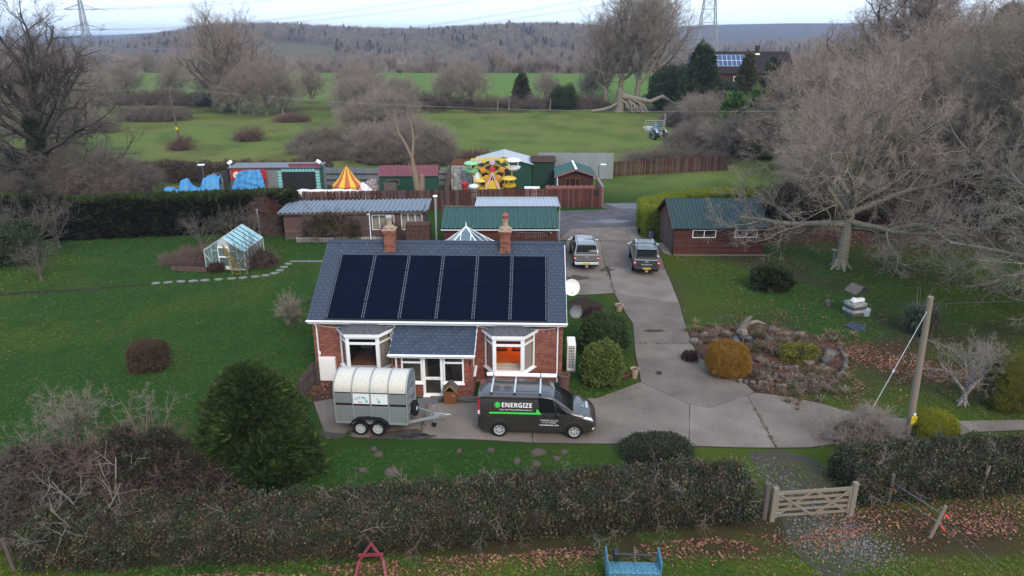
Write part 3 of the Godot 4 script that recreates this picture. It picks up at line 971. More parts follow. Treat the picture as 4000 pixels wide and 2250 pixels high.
	# satellite dishes on the gable
	for q in [[2.72,3.0,-35.6,0.45,"white","large white satellite dish on the east gable near the silver pickup"],[2.75,2.55,-33.2,0.33,"lead","small grey mesh satellite dish lower on the east gable"]]:
		var dsh := thing("satellite_dish", q[5], "satellite dish", Vector3(q[0], q[1], q[2]))
		var dm := MB.new()
		dm.xf = Transform3D(Basis(Vector3.RIGHT,deg_to_rad(72)).rotated(Vector3.UP,deg_to_rad(12)),Vector3(0.42,0,0.15))
		dm.lathe([Vector2(0.0,0.0),Vector2(q[3] * 0.5,0.02),Vector2(q[3] * 0.85,0.065),Vector2(q[3],0.10),Vector2(q[3] * 0.98,0.115),Vector2(q[3] * 0.8,0.075),Vector2(q[3] * 0.4,0.03),Vector2(0.0,0.02)],24)
		part(dsh, "dish", dm, M[q[4]])
		var da := MB.new()
		da.rod(Vector3(-0.32,-0.1,0), Vector3(0.40,-0.02,0.08), 0.022)
		da.rod(Vector3(0.42,-0.3,0.2), Vector3(0.46,-0.12,0.62), 0.012)
		da.rod(Vector3(0.46,-0.12,0.58), Vector3(0.46,-0.06,0.66), 0.035)
		part(dsh, "arm", da, M.lead)
	# conservatory behind
	var cv := thing("conservatory","white framed glass conservatory with pyramid roof behind the bungalow","conservatory",Vector3(-2.6,0,-41.5),-1.84)
	var ap := Vector3(-0.25,4.5,-0.9)
	var cr := MB.new()
	var cg := MB.new()
	var ring := [Vector3(-1.75,3.1,1.9),Vector3(1.35,3.1,1.9),Vector3(1.35,3.1,-2.6),Vector3(-1.75,3.1,-2.6)]
	for k in 4:
		var a: Vector3 = ring[k]
		var b: Vector3 = ring[(k + 1) % 4]
		cg.tri(a, b, ap)
		cr.bar(a, ap, 0.06,0.05)
		cr.bar(a, b, 0.09,0.10)
		for j in range(1,5):
			var u := j / 5.0
			var f := a.lerp(b, u)
			var u0 := clampf((ap - a).dot(b - a) / (b - a).length_squared(), 0.05,0.95)
			cr.bar(f, f + (ap - a.lerp(b, u0)) * minf(u / u0, (1 - u) / (1 - u0)), 0.04,0.04)
	cr.rod(ap, ap + Vector3(0,0.28,0), 0.05,6,0.015)
	part(cv, "roof_glass", cg, M.conservatory_glass)
	part(cv, "roof_frame", cr, M.white)
	var cw := MB.new()
	for p: Vector3 in ring: cw.box(Vector3(p.x, 1.5, p.z), Vector3(0.1,3.0,0.1))
	for k in 4: cw.bar(Vector3(ring[k].x,0.35,ring[k].z),Vector3(ring[(k + 1) % 4].x,0.35,ring[(k + 1) % 4].z),0.12,0.7)
	part(cv, "wall", cw, M.white)
func gutter(mb: MB, a: Vector3, b: Vector3, r: float) -> void:
	for k in 6:
		var t0 := PI + PI * k / 6.0
		var t1 := PI + PI * (k + 1) / 6.0
		var p := Vector3(0, sin(t0) * r, cos(t0) * r)
		var q := Vector3(0, sin(t1) * r, cos(t1) * r)
		mb.quad(a + q, b + q, b + p, a + p)
		mb.quad(a + p * 0.85, b + p * 0.85, b + q * 0.85, a + q * 0.85)
	mb.box(a, Vector3(0.01,0.05, r * 2))
	mb.box(b, Vector3(0.01,0.05, r * 2))
# ---------------------------------------------------------------- sheds and fences
func sheet_mesh(e0: Vector3, e1: Vector3, r1: Vector3, r0: Vector3, pitch: float, amp: float) -> MB:
	# one profiled metal sheet: eave e0-e1, ridge r0-r1
	var mb := MB.new()
	var n := (e1 - e0).cross(r0 - e0).normalized()
	var l := e0.distance_to(e1)
	var k := maxi(1, int(round(l / pitch)))
	var prof := [[0.0,0.0], [0.5,0.0], [0.62,1.0], [0.88,1.0], [1.0,0.0]]
	for i in k:
		for j in 4:
			var u0: float = (i + prof[j][0]) / k
			var u1: float = (i + prof[j + 1][0]) / k
			var a0: Vector3 = n * amp * prof[j][1]
			var a1: Vector3 = n * amp * prof[j + 1][1]
			mb.quad(e0.lerp(e1, u0) + a0, e0.lerp(e1, u1) + a1, r0.lerp(r1, u1) + a1, r0.lerp(r1, u0) + a0)
	return mb
func roof_sheets(par: Node3D,e0: Vector3,e1: Vector3,r1: Vector3,r0: Vector3,pitch: float,amp: float,m: Material,nm := "roof_sheet",width := 1.0) -> void:
	var k := maxi(1, int(round(e0.distance_to(e1) / width)))
	for i in k:
		var u0 := float(i) / k
		var u1 := (i + 1.02) / k
		var off := Vector3(0, R(-0.006,0.006), 0)
		part(par,nm,sheet_mesh(e0.lerp(e1,u0) + off,e0.lerp(e1,u1) + off,r0.lerp(r1,u1) + off,r0.lerp(r1,u0) + off,pitch,amp),m)
func plank_wall(par: Node3D,a: Vector3,b: Vector3,y0: float,y1: float,ph: float,ms: Array,holes: Array = [],run := 3.0) -> void:
	# lapped horizontal boards on the vertical face a-b
	var l := a.distance_to(b)
	var ax := (b - a) / l
	var nn := ax.cross(Vector3.UP)
	var rows := int(round((y1 - y0) / ph))
	ph = (y1 - y0) / rows
	for r in rows:
		var y := y0 + (r + 0.5) * ph
		var cuts := [0.0, l]
		for h: Array in holes:
			if y > h[2] and y < h[3]: cuts.append(h[0]); cuts.append(h[1])
		var s := R(0.4,1.0) * run
		while s < l - 0.3:
			cuts.append(s); s += run
		cuts.sort()
		for i in cuts.size() - 1:
			var s0: float = cuts[i]
			var s1: float = cuts[i + 1]
			if s1 - s0 < 0.04: continue
			var mid := (s0 + s1) / 2
			var skip := false
			for h: Array in holes:
				if y > h[2] and y < h[3] and mid > h[0] and mid < h[1]: skip = true
			if skip: continue
			var mb := MB.new()
			mb.box(Vector3.ZERO, Vector3(s1 - s0 - 0.006, ph * 1.04,0.02))
			var o := part(par, "board", mb, ms[rng.randi() % ms.size()])
			o.transform = Transform3D(Basis(ax,Vector3.UP,nn) * Basis(Vector3.RIGHT,-0.10),Vector3(a.x,a.y,a.z) + ax * mid + Vector3.UP * y + nn * 0.012)
func small_window(par: Node3D,a: Vector3,b: Vector3,y0: float,y1: float,cols: Array,fm: Material,back: Material) -> void:
	var ax := (b - a).normalized()
	var nn := ax.cross(Vector3.UP)
	var bs := Basis(ax, Vector3.UP, nn)
	var l := a.distance_to(b)
	var mb := MB.new()
	for y: float in [y0 + 0.025,y1 - 0.025]: mb.box(a + ax * l / 2 + Vector3.UP * y,Vector3(l,0.05,0.06),bs)
	var e := [0.025 / l]
	e.append_array(cols); e.append(1 - 0.025 / l)
	for c: float in e: mb.box(a + ax * l * c + Vector3.UP * (y0 + y1) / 2,Vector3(0.05,y1 - y0 - 0.1,0.058),bs)
	var fr := part(par, "window_frame", mb, fm)
	var g := MB.new()
	g.box(a + ax * l / 2 + Vector3.UP * (y0 + y1) / 2 - nn * 0.01, Vector3(l - 0.06, y1 - y0 - 0.06,0.012), bs)
	part(fr, "pane", g, M.pane)
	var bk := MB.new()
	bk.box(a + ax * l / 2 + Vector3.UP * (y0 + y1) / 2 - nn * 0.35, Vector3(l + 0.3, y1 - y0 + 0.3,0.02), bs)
	part(fr, "curtain", bk, back)  # dark_in sheets are no curtains: their colour imitates the unlit interior
func board_fence(f: Node3D,a: Vector3,b: Vector3,hgt: float,w: float,ms: Array,rounded := false,gap := 0.012) -> void:
	var l := Vector2(a.x - b.x, a.z - b.z).length()
	var k := int(l / w)
	var dirv := Vector3(b.x - a.x, 0, b.z - a.z).normalized()
	var nn := dirv.cross(Vector3.UP)
	var variants := []
	for i in 3:
		var mb := MB.new()
		var ww := w - gap
		if rounded:
			mb.prism(PackedVector2Array([Vector2(-ww / 2,0),Vector2(ww / 2,0),Vector2(ww / 2,hgt - ww * 0.5),Vector2(ww * 0.3,hgt - ww * 0.1),Vector2(0,hgt),Vector2(-ww * 0.3,hgt - ww * 0.1),Vector2(-ww / 2,hgt - ww * 0.5)]),-0.01,0.01)
		else:
			mb.box(Vector3(0, hgt / 2,0), Vector3(ww, hgt, 0.02))
		variants.append(mb.mesh())
	for i in k:
		var u := (i + 0.5) / k
		var p := a.lerp(b, u)
		var o := part(f, "board", variants[i % 3], ms[rng.randi() % ms.size()])
		o.transform = Transform3D(Basis(dirv,Vector3.UP,nn).rotated(nn,R(-.008,.008)),p + Vector3(0,R(-.025,.025),0) + nn * R(0,0.012))
	var rl := MB.new()
	for y: float in [0.3,hgt - 0.3]: rl.bar(a + Vector3(0,y,0) - nn * 0.045,b + Vector3(0,y,0) - nn * 0.045,0.04,0.08)
	part(f, "rail", rl, ms[0])
	var n2 := int(l / 2.4) + 1
	for i in n2 + 1:
		var pm := MB.new()
		var p := a.lerp(b, clampf(float(i) / n2,0.004,0.996))
		pm.box(p + Vector3(0, hgt / 2,0) - nn * 0.12, Vector3(0.09, hgt, 0.09))
		part(f, "post", pm, ms[0])
func yard() -> void:
	rng.seed = 77
	# long weathered shed with a corrugated roof
	var s := thing("timber_shed","long weathered timber shed with blue-grey corrugated roof, half overgrown by ivy","shed",Vector3(-18.33,0,-55.53),1.2)
	var core := MB.new()
	core.box(Vector3(5.65,1.12,-3.0), Vector3(11.2,2.24,0.05))
	core.box(Vector3(0.05,1.12,-1.5), Vector3(0.05,2.24,2.9))
	core.box(Vector3(11.25,1.25,-1.5), Vector3(0.05,2.5,2.9))
	core.box(Vector3(5.65,0.05,-1.5), Vector3(11.2,0.1,2.9))
	part(s, "wall", core, M.wood_purple)
	var holes := [[3.7,5.1,0.75,2.0], [7.05,8.85,0.75,2.0], [9.4,11.1,0.75,2.1]]
	plank_wall(s,Vector3(0,0,0),Vector3(11.3,0,0),0.02,2.22,0.16,[M.wood_purple,M.wood_grey,M.wood_purple,M.wood_weather],holes)
	plank_wall(s, Vector3(0,0,-2.9), Vector3(0,0,0), 0.02,2.22,0.16, [M.wood_purple, M.wood_grey])
	for q: Array in holes: small_window(s,Vector3(q[0],0,0.0),Vector3(q[1],0,0.0),q[2],q[3],[0.33,0.66],M.white if q[0] > 6 else M.wood_grey,M.curtain if q[0] > 6 else M.dark_in)
	roof_sheets(s,Vector3(-0.4,2.22,0.35),Vector3(11.6,2.38,0.35),Vector3(11.6,2.56,-3.2),Vector3(-0.4,2.42,-3.2),0.36,0.085,M.tin_blue,"roof_sheet",1.08)
	var fb := MB.new()
	fb.bar(Vector3(-0.35,2.14,0.30), Vector3(11.55,2.30,0.30), 0.03,0.12)
	part(s, "fascia", fb, M.wood_grey)
	# green roofed workshop
	var w := thing("workshop","brown timber workshop under a bright green ribbed metal roof","shed",Vector3(-5.15,0,-50.6),0.0)
	var wc := MB.new()
	wc.box(Vector3(4.25,1.1,-2.0), Vector3(8.3,2.2,3.8))
	part(w, "wall", wc, M.maroon)
	plank_wall(w,Vector3(0.1,0,-0.08),Vector3(8.45,0,-0.08),0.02,2.15,0.15,[M.wood_brown,M.wood_red,M.wood_brown])
	roof_sheets(w,Vector3(-0.05,2.24,0.15),Vector3(8.6,2.24,0.15),Vector3(8.55,3.16,-2.9),Vector3(-0.05,3.16,-2.9),0.36,0.06,M.green_roof)
	var wg := MB.new()
	gutter(wg, Vector3(-0.05,2.16,0.22), Vector3(8.62,2.16,0.22), 0.055)
	part(w, "gutter", wg, M.white)
	var wr := MB.new()
	wr.bar(Vector3(-0.1,3.18,-2.9), Vector3(8.6,3.18,-2.9), 0.16,0.04)
	part(w, "ridge_cap", wr, M.red_roof)
	var wl := MB.new()
	wl.xf = Transform3D(Basis(Vector3.RIGHT, 0.9), Vector3(8.0,1.86,0.08))
	wl.lathe([Vector2(0.0,0.0),Vector2(0.07,0.02),Vector2(0.09,0.14),Vector2(0.07,0.15),Vector2(0,0.1)],10)
	part(w, "flood_lamp", wl, M.lead)
	var ws := MB.new()
	var pts := PackedVector3Array()
	var rr := PackedFloat32Array()
	for k in 17:
		pts.append(Vector3(5.2 + k * 0.17,2.0 - 0.12 * sin(PI * k / 16.0), 0.03)); rr.append(0.008)
	ws.tube(pts, rr, 4)
	for k in range(1,16): ws.rod(pts[k], pts[k] - Vector3(0, R(0.15,0.5), 0), 0.005,3)
	part(w, "fairy_lights", ws, M.alu)
	# lean-to with pale metal roof behind the workshop
	var t := thing("tin_lean_to","low lean-to with pale blue-grey metal roof behind the green workshop","shed",Vector3(-2.9,0,-53.75),0.0)
	var tc := MB.new()
	tc.box(Vector3(3.2,1.4,-2.2), Vector3(6.2,2.8,3.6))
	part(t, "wall", tc, M.wood_brown)
	roof_sheets(t,Vector3(0,3.10,0.1),Vector3(6.55,3.10,0.1),Vector3(6.55,2.98,-3.6),Vector3(0.0,2.98,-3.6),0.36,0.06,M.tin_pale)
	var tf := MB.new()
	tf.bar(Vector3(-0.02,3.02,-3.64), Vector3(6.62,3.02,-3.64), 0.05,0.14)
	tf.bar(Vector3(6.60,3.12,0.2), Vector3(6.60,3.02,-3.6), 0.05,0.12)
	tf.box(Vector3(6.58,1.5,0.2), Vector3(0.06,3.0,0.06))
	part(t, "trim", tf, M.tin_pale)
	# flue
	var f := thing("flue_pipe","tall galvanised flue pipe with white cap beside the green workshop","flue",Vector3(-5.75,0,-52.3))
	var fm := MB.new()
	fm.rod(Vector3(0,0,0), Vector3(0,4.15,0), 0.085,12)
	part(f, "pipe", fm, M.galv)
	var fc := MB.new()
	fc.xf = Transform3D(Basis(), Vector3(0,4.15,0))
	fc.lathe([Vector2(0.085,0),Vector2(0.085,0.06),Vector2(0.19,0.08),Vector2(0.15,0.16),Vector2(0.0,0.19)],14)
	part(f, "cap", fc, M.white)
	# rusty oil tank
	var k := thing("oil_tank","rusty brown steel oil tank on block piers by the timber shed","tank",Vector3(-7.2,0,-53.0),0.0)
	var km := MB.new()
	km.cbox(Vector3(0,1.35,0), Vector3(1.85,1.35,1.0), 0.05)
	part(k, "tank", km, M.rust_tank)
	var kf := MB.new()
	for x: float in [-0.7,0.7]: kf.box(Vector3(x, 0.34,0), Vector3(0.22,0.68,0.9))
	part(k, "pier", kf, M.stone_base)
	var kl := MB.new()
	kl.rod(Vector3(-0.75,2.0,0.1), Vector3(-0.75,2.1,0.1), 0.06)
	kl.rod(Vector3(0.75,2.0,0.1), Vector3(0.75,2.12,0.1), 0.05)
	part(k, "filler_cap", kl, M.dark)
	# fences
	var bf := thing("board_fence","tall brown close-boarded fence between the sheds and the fairground yard","fence")
	board_fence(bf,Vector3(-19.6,0,-65.3),Vector3(-1.0,0,-66.4),1.86,0.15,[M.wood_brown,M.wood_brown,M.wood_weather,M.wood_brown,M.wood_purple])
	board_fence(bf,Vector3(-1.0,0,-66.4),Vector3(8.5,0,-66.9),1.86,0.15,[M.wood_red,M.wood_red,M.wood_brown,M.wood_weather])
	var pf := thing("picket_fence", "long brown round-topped picket fence along the far paddock", "fence")
	board_fence(pf,W(9.77,-81.84),W(26.34,-86.58),1.75,0.135,[M.wood_brown,M.wood_purple,M.wood_brown,M.wood_weather],true,0.03)
	var gf := thing("grey_panel_fence", "low weathered grey panel fence behind the workshop", "fence")
	board_fence(gf, Vector3(-5.9,0,-58.0), Vector3(-0.4,0,-57.0), 2.3,0.2, [M.wood_grey, M.wood_purple])
	var sf := thing("side_fence", "short dark weathered fence between bungalow and conifer", "fence")
	board_fence(sf, W(-9.31,-30.24), W(-9.52,-28.42), 1.15,0.12, [M.wood_purple, M.wood_grey, M.dark])
	# white picket edging behind the house
	var we := thing("white_picket_edging", "low white picket edging in front of the timber shed", "fence")
	board_fence(we, Vector3(-17.2,0,-54.6), Vector3(-9.0,0,-54.9), 0.42,0.14, [M.old_white], true, 0.06)
	greenhouse()
	# clothes post and line
	var cp := thing("clothes_post","grey metal clothes post standing behind the greenhouse","post",W(-20.17,-55.06))
	var cm := MB.new()
	cm.rod(Vector3.ZERO, Vector3(-0.05,2.55,0), 0.04,8)
	cm.box(Vector3(-0.05,2.55,0), Vector3(0.14,0.1,0.1))
	part(cp, "pole", cm, M.galv)
	var cl := MB.new()
	cl.tube(PackedVector3Array([cp.position + Vector3(-0.05,2.52,0),Vector3(-15.5,2.25,-54.6),Vector3(-11.2,2.35,-54.4)]),PackedFloat32Array([0.008,0.008,0.008]),3)
	solo("clothes_line",cl,M.orange_cloth,"thin clothes line strung from the grey post to the shed post","line")
	var c2 := thing("line_post","thin white post with a crook in front of the timber shed","post",Vector3(-11.2,0,-54.4))
	var cm2 := MB.new()
	cm2.rod(Vector3.ZERO, Vector3(0,2.4,0), 0.035,8)
	cm2.rod(Vector3(0,2.4,0), Vector3(-0.18,2.3,0), 0.03,6)
	part(c2, "pole", cm2, M.white)
func greenhouse() -> void:
	var fl := W(-21.67,-47.93)
	var fr := W(-18.69,-47.48)
	var g := thing("greenhouse","white framed glass greenhouse with pale blue roof panes on the lawn","greenhouse",fl)
	var bk := (W(-18.60,-51.25) - W(-18.65,-47.48))
	bk.y = 0
	var D := bk
	if D.length() < 3.0: D = D.normalized() * 3.2
	var e := 1.35
	var ap := 2.28
	var X := fr - fl
	var f := MB.new()
	var c := func(u: float, y: float, d: float) -> Vector3: return X * u + Vector3(0, y, 0) + D * d
	for d: float in [0.0,1.0]:
		f.bar(c.call(0,0, d), c.call(0, e, d), 0.05,0.05); f.bar(c.call(1,0, d), c.call(1, e, d), 0.06,0.06)
		f.bar(c.call(0,e,d),c.call(0.5,ap,d),0.05,0.05); f.bar(c.call(1,e,d),c.call(0.5,ap,d),0.05,0.05)
		f.bar(c.call(0,0.04, d), c.call(1,0.04, d), 0.05,0.08)
		for u: float in [0.18,0.36,0.64,0.82]: f.bar(c.call(u,0,d),c.call(u,e + (ap - e) * minf(u,1 - u) * 2,d),0.035,0.035)
		f.bar(c.call(0.18,e,d),c.call(0.36,e,d),0.03,0.03); f.bar(c.call(0.64,e,d),c.call(0.82,e,d),0.03,0.03)
		f.bar(c.call(0,1.1,d),c.call(0.16,0.5,d),0.03,0.03); f.bar(c.call(1,1.1,d),c.call(0.84,0.5,d),0.03,0.03)
	for u: float in [0.0,1.0]:
		f.bar(c.call(u,e,0),c.call(u,e,1),0.06,0.06); f.bar(c.call(u,0.04,0),c.call(u,0.04,1),0.05,0.08)
		for k in range(1,6): f.bar(c.call(u, 0, k / 6.0), c.call(u, e, k / 6.0), 0.035,0.035)
	f.bar(c.call(0.5, ap, 0), c.call(0.5, ap, 1), 0.07,0.06)
	part(g, "frame", f, M.alu)
	var rbar := MB.new()
	for sgn: float in [0.0,1.0]:
		for k in range(1,6): rbar.bar(c.call(sgn,e + 0.02,k / 6.0),c.call(0.5,ap + 0.02,k / 6.0),0.035,0.03)
	part(g, "glazing_bar", rbar, M.dark)
	# door and its gable board
	var dr := MB.new()
	dr.bar(c.call(0.36,0.14,-0.012), c.call(0.62,0.14,-0.012), 0.04,0.24)
	dr.bar(c.call(0.36,0.92,-0.012), c.call(0.62,0.92,-0.012), 0.04,0.10)
	dr.bar(c.call(0.36,1.62,-0.012), c.call(0.62,1.62,-0.012), 0.04,0.10)
	dr.bar(c.call(0.36,0.02,-0.012), c.call(0.36,1.66,-0.012), 0.045,0.045)
	dr.bar(c.call(0.62,0.02,-0.012), c.call(0.62,1.66,-0.012), 0.045,0.045)
	part(g, "door", dr, M.white)
	var gb := MB.new()
	gb.quad(c.call(0.36,1.68,-0.01),c.call(0.64,1.68,-0.01),c.call(0.60,2.08,-0.01),c.call(0.40,2.08,-0.01))
	gb.tri(c.call(0.40,2.08,-0.01), c.call(0.60,2.08,-0.01), c.call(0.5,2.24,-0.01))
	part(g, "gable_board", gb, M.alu)
	for sgn: float in [0.0,1.0]:
		for k in 6:
			for r in 2:
				var pm := MB.new()
				var u0 := lerpf(sgn, 0.5, r * 0.5)
				var u1 := lerpf(sgn, 0.5, r * 0.5 + 0.49)
				var y0 := lerpf(e, ap, r * 0.5)
				var y1 := lerpf(e, ap, r * 0.5 + 0.49)
				pm.quad(c.call(u0,y0,(k + 0.06) / 6.0),c.call(u0,y0,(k + 0.94) / 6.0),c.call(u1,y1,(k + 0.94) / 6.0),c.call(u1,y1,(k + 0.06) / 6.0))
				part(g, "roof_pane", pm, M.greenhouse_roof_glass)
		for k in 6:
			var sp := MB.new()
			sp.quad(c.call(sgn,0.08,(k + 0.05) / 6.0),c.call(sgn,0.08,(k + 0.95) / 6.0),c.call(sgn,e,(k + 0.95) / 6.0),c.call(sgn,e,(k + 0.05) / 6.0))
			part(g, "wall_pane", sp, M.greenhouse_glass)
	for d: float in [0.005,0.995]:
		for q in [[0.0,0.18], [0.18,0.36], [0.64,0.82], [0.82,1.0], [0.36,0.64]]:
			var gp := MB.new()
			var t0: float = e + (ap - e) * minf(q[0], 1 - q[0]) * 2
			var t1: float = e + (ap - e) * minf(q[1], 1 - q[1]) * 2
			if q[0] > 0.35 and q[0] < 0.4 and d < 0.5:
				t0 = 1.6; t1 = 1.6
			gp.quad(c.call(q[0] + 0.012,0.06,d),c.call(q[1] - 0.012,0.06,d),c.call(q[1] - 0.012,t1 - 0.03,d),c.call(q[0] + 0.012,t0 - 0.03,d))
			part(g, "wall_pane", gp, M.greenhouse_glass)
	# benches and pots inside
	var bn := MB.new()
	for u: float in [0.2,0.8]:
		bn.bar(c.call(u, 0.7,0.1), c.call(u, 0.7,0.9), 0.75,0.05)
		for d: float in [0.12,0.5,0.88]: bn.bar(c.call(u, 0, d), c.call(u, 0.7, d), 0.08,0.08)
	part(g, "staging", bn, M.wood_grey)
	var cw := MB.new()
	cw.quad(c.call(0.02,0.06,0.97),c.call(0.98,0.06,0.97),c.call(0.98,0.62,0.97),c.call(0.02,0.62,0.97))
	part(g, "base_panel", cw, M.shed_green2)
	# yellow wooden obelisk leaning on it
	var ob := thing("garden_obelisk","yellow wooden pyramid plant support leaning on the greenhouse","trellis",fr + Vector3(-0.55,0,0.55),0)
	var om := MB.new()
	var tip := Vector3(-1.0,1.85,-0.75)
	var bs := [Vector3(-0.12,0,0.25),Vector3(0.42,0.02,0.2),Vector3(0.30,0.35,-0.25),Vector3(-0.2,0.35,-0.25)]
	for k in 4:
		om.bar(bs[k], tip, 0.035,0.035)
		for j in range(0,9):
			var u := j / 9.5
			om.bar(bs[k].lerp(tip, u), bs[(k + 1) % 4].lerp(tip, u), 0.02,0.03)
	part(ob, "frame", om, M.wood_yellow)
	# log roll edging
	var le := thing("picket_bed_edging", "short brown picket edging of the bed beside the greenhouse", "fence")
	board_fence(le,W(-23.96,-47.39),W(-21.34,-47.13),0.32,0.11,[M.wood_weather,M.wood_grey],false,0.02)
	var bed := MB.new()
	flat_poly(bed,pv([-24.00,-47.48,-21.38,-47.21,-22.44,-51.32,-24.08,-52.37,-24.77,-50.81]),0.02,-0.05)
	struct("vegetable_bed", bed, M.soil)
	# stepping stones
	var spots := [-23.75,-44.71,-23.01,-44.87,-22.22,-45.05,-21.45,-45.17,-20.68,-45.29,-19.85,-45.49,-19.07,-45.67,-18.33,-45.85,-17.60,-46.08,-16.95,-46.36,-16.52,-46.82,-16.33,-47.45,-16.25,-48.20,-16.18,-48.95]
	for i in 14:
		var sm := MB.new()
		var pl := PackedVector2Array()
		for k in 7: pl.append(Vector2(cos(TAU * k / 7) * R(0.27,0.36), sin(TAU * k / 7) * R(0.2,0.27)))
		flat_poly(sm, pl, 0.035,-0.05)
		solo("stepping_stone",sm,M.pave,"pale stepping stone, %s counted from the greenhouse lawn's west end" % ORD[i],"stepping stone",Vector3(spots[i * 2],0,spots[i * 2 + 1]),R(-20,20),"stepping stones of the lawn path")
	var ed := MB.new()
	ed.bar(W(-16.21,-49.53,0.02), W(-13.89,-49.53,0.02), 0.2,0.06)
	solo("stone_edging",ed,M.pave,"thin line of stone edging joining the lawn path to the bungalow","edging")
	var tr := MB.new()
	flat_poly(tr,pv([-32.82,-42.75,-28.20,-43.58,-24.06,-44.68,-23.91,-44.36,-27.98,-43.20,-32.52,-42.31]),0.012,-0.05)
	struct("worn_path", tr, M.soil)
func garage() -> void:
	rng.seed = 81
	var g := thing("timber_garage","dark brown timber garage with dark green ribbed roof beside the drive","garage",Vector3(12.08,0,-51.1),1.0)
	var Wd := 6.75
	var D := 5.2
	var c := MB.new()
	c.box(Vector3(Wd / 2,1.05,-D), Vector3(Wd, 2.1,0.08))
	c.box(Vector3(Wd - 0.05,1.05,-D / 2), Vector3(0.08,2.1, D))
	c.box(Vector3(Wd / 2,0.05,-D / 2), Vector3(Wd - 0.1,0.1, D - 0.1))
	for x: float in [0.04, Wd - 0.04]:
		c.xf = Transform3D(Basis(Vector3(0,0,1), Vector3(0,1,0), Vector3(-1,0,0)), Vector3(x, 0,0))
		c.prism(PackedVector2Array([Vector2(0,2.1), Vector2(-D, 2.1), Vector2(-D / 2,3.7)]), -0.03,0.03)
	c.xf = Transform3D.IDENTITY
	c.box(Vector3(0.04,1.05,-D / 2), Vector3(0.06,2.1, D))
	part(g, "wall", c, M.wood_weather)
	plank_wall(g,Vector3(0,0,0),Vector3(Wd,0,0),0.10,2.1,0.155,[M.wood_brown,M.wood_red,M.wood_brown],[[1.35,3.1,1.35,1.98],[4.5,6.2,1.35,1.98]],4.0)
	small_window(g, Vector3(1.35,0,0.02), Vector3(3.1,0,0.02), 1.36,1.96, [0.5], M.white, M.dark_in)
	small_window(g, Vector3(4.5,0,0.02), Vector3(6.2,0,0.02), 1.36,1.96, [0.5], M.white, M.dark_in)
	# plank doors in the gable end
	for k in 24:
		var m := MB.new()
		m.box(Vector3(-0.03,1.1,-0.3 - k * 0.19), Vector3(0.03,2.1,0.175))
		part(g, "door_board", m, [M.wood_weather, M.wood_purple, M.wood_grey][rng.randi() % 3])
	roof_sheets(g,Vector3(-0.25,2.12,0.3),Vector3(Wd + 0.2,2.12,0.3),Vector3(Wd + 0.2,3.78,-D / 2),Vector3(-0.25,3.78,-D / 2),0.25,0.05,M.dark_green_roof)
	roof_sheets(g,Vector3(Wd + 0.2,2.12,-D - 0.3),Vector3(-0.25,2.12,-D - 0.3),Vector3(-0.25,3.78,-D / 2),Vector3(Wd + 0.2,3.78,-D / 2),0.25,0.05,M.dark_green_roof)
	var b := MB.new()
	b.bar(Vector3(-0.28,2.05,0.3), Vector3(-0.28,3.74,-D / 2), 0.03,0.15)
	b.bar(Vector3(-0.28,2.05,-D - 0.3), Vector3(-0.28,3.74,-D / 2), 0.03,0.15)
	part(g, "barge_board", b, M.wood_brown)
	var l := MB.new()
	l.cbox(Vector3(-0.12,2.75,-D / 2 + 1.2), Vector3(0.14,0.24,0.16), 0.03)
	part(g, "security_light", l, M.white)
	var tr := MB.new()
	for y: float in [0.45,0.72,0.98,1.22]: tr.bar(Vector3(0.9, y, 0.06), Vector3(5.9, y, 0.06), 0.02,0.03)
	for x: float in [1.1,2.2,3.2,4.3,5.4]: tr.bar(Vector3(x,0.35,0.075),Vector3(x,1.3,0.075),0.02,0.03)
	part(g, "trellis", tr, M.wood_weather)
	var sl := MB.new()
	flat_poly(sl, pv([11.48,-51.74,11.95,-50.81,12.14,-54.36,11.50,-54.36]), 0.05,-0.05)
	struct("garage_apron", sl, M.conc_c)
	var rim := MB.new()
	rim.box(Vector3(15.5,0.06,-50.95), Vector3(6.8,0.12,0.12))
	solo("stone_kerb",rim,M.sandstone,"pale stone footing strip along the front of the timber garage","kerb")
	# bins
	var b1 := thing("black_bin","black plastic dustbin lying on its side by the yellow hedge","bin",W(10.83,-56.87,0.27))
	var bm := MB.new()
	bm.xf = Transform3D(Basis(Vector3(0,0,1), deg_to_rad(80)).rotated(Vector3.UP, 0.5), Vector3(0.3,0,0))
	bm.lathe([Vector2(0.0,0.0),Vector2(0.22,0.0),Vector2(0.26,0.7),Vector2(0.28,0.7),Vector2(0.28,0.74),Vector2(0.24,0.74),Vector2(0.2,0.05),Vector2(0.0,0.05)],16)
	part(b1, "body", bm, M.black)
	var b2 := thing("grey_bin","upright pale grey dustbin with dark lid by the garage","bin",W(11.32,-55.77))
	var bm2 := MB.new()
	bm2.lathe([Vector2(0.0,0.0), Vector2(0.22,0.0), Vector2(0.26,0.68), Vector2(0.0,0.68)], 16)
	part(b2, "body", bm2, M.lead)
	var bm3 := MB.new()
	bm3.lathe([Vector2(0.29,0.68), Vector2(0.29,0.73), Vector2(0.2,0.79), Vector2(0.0,0.81)], 16)
	part(b2, "lid", bm3, M.black)
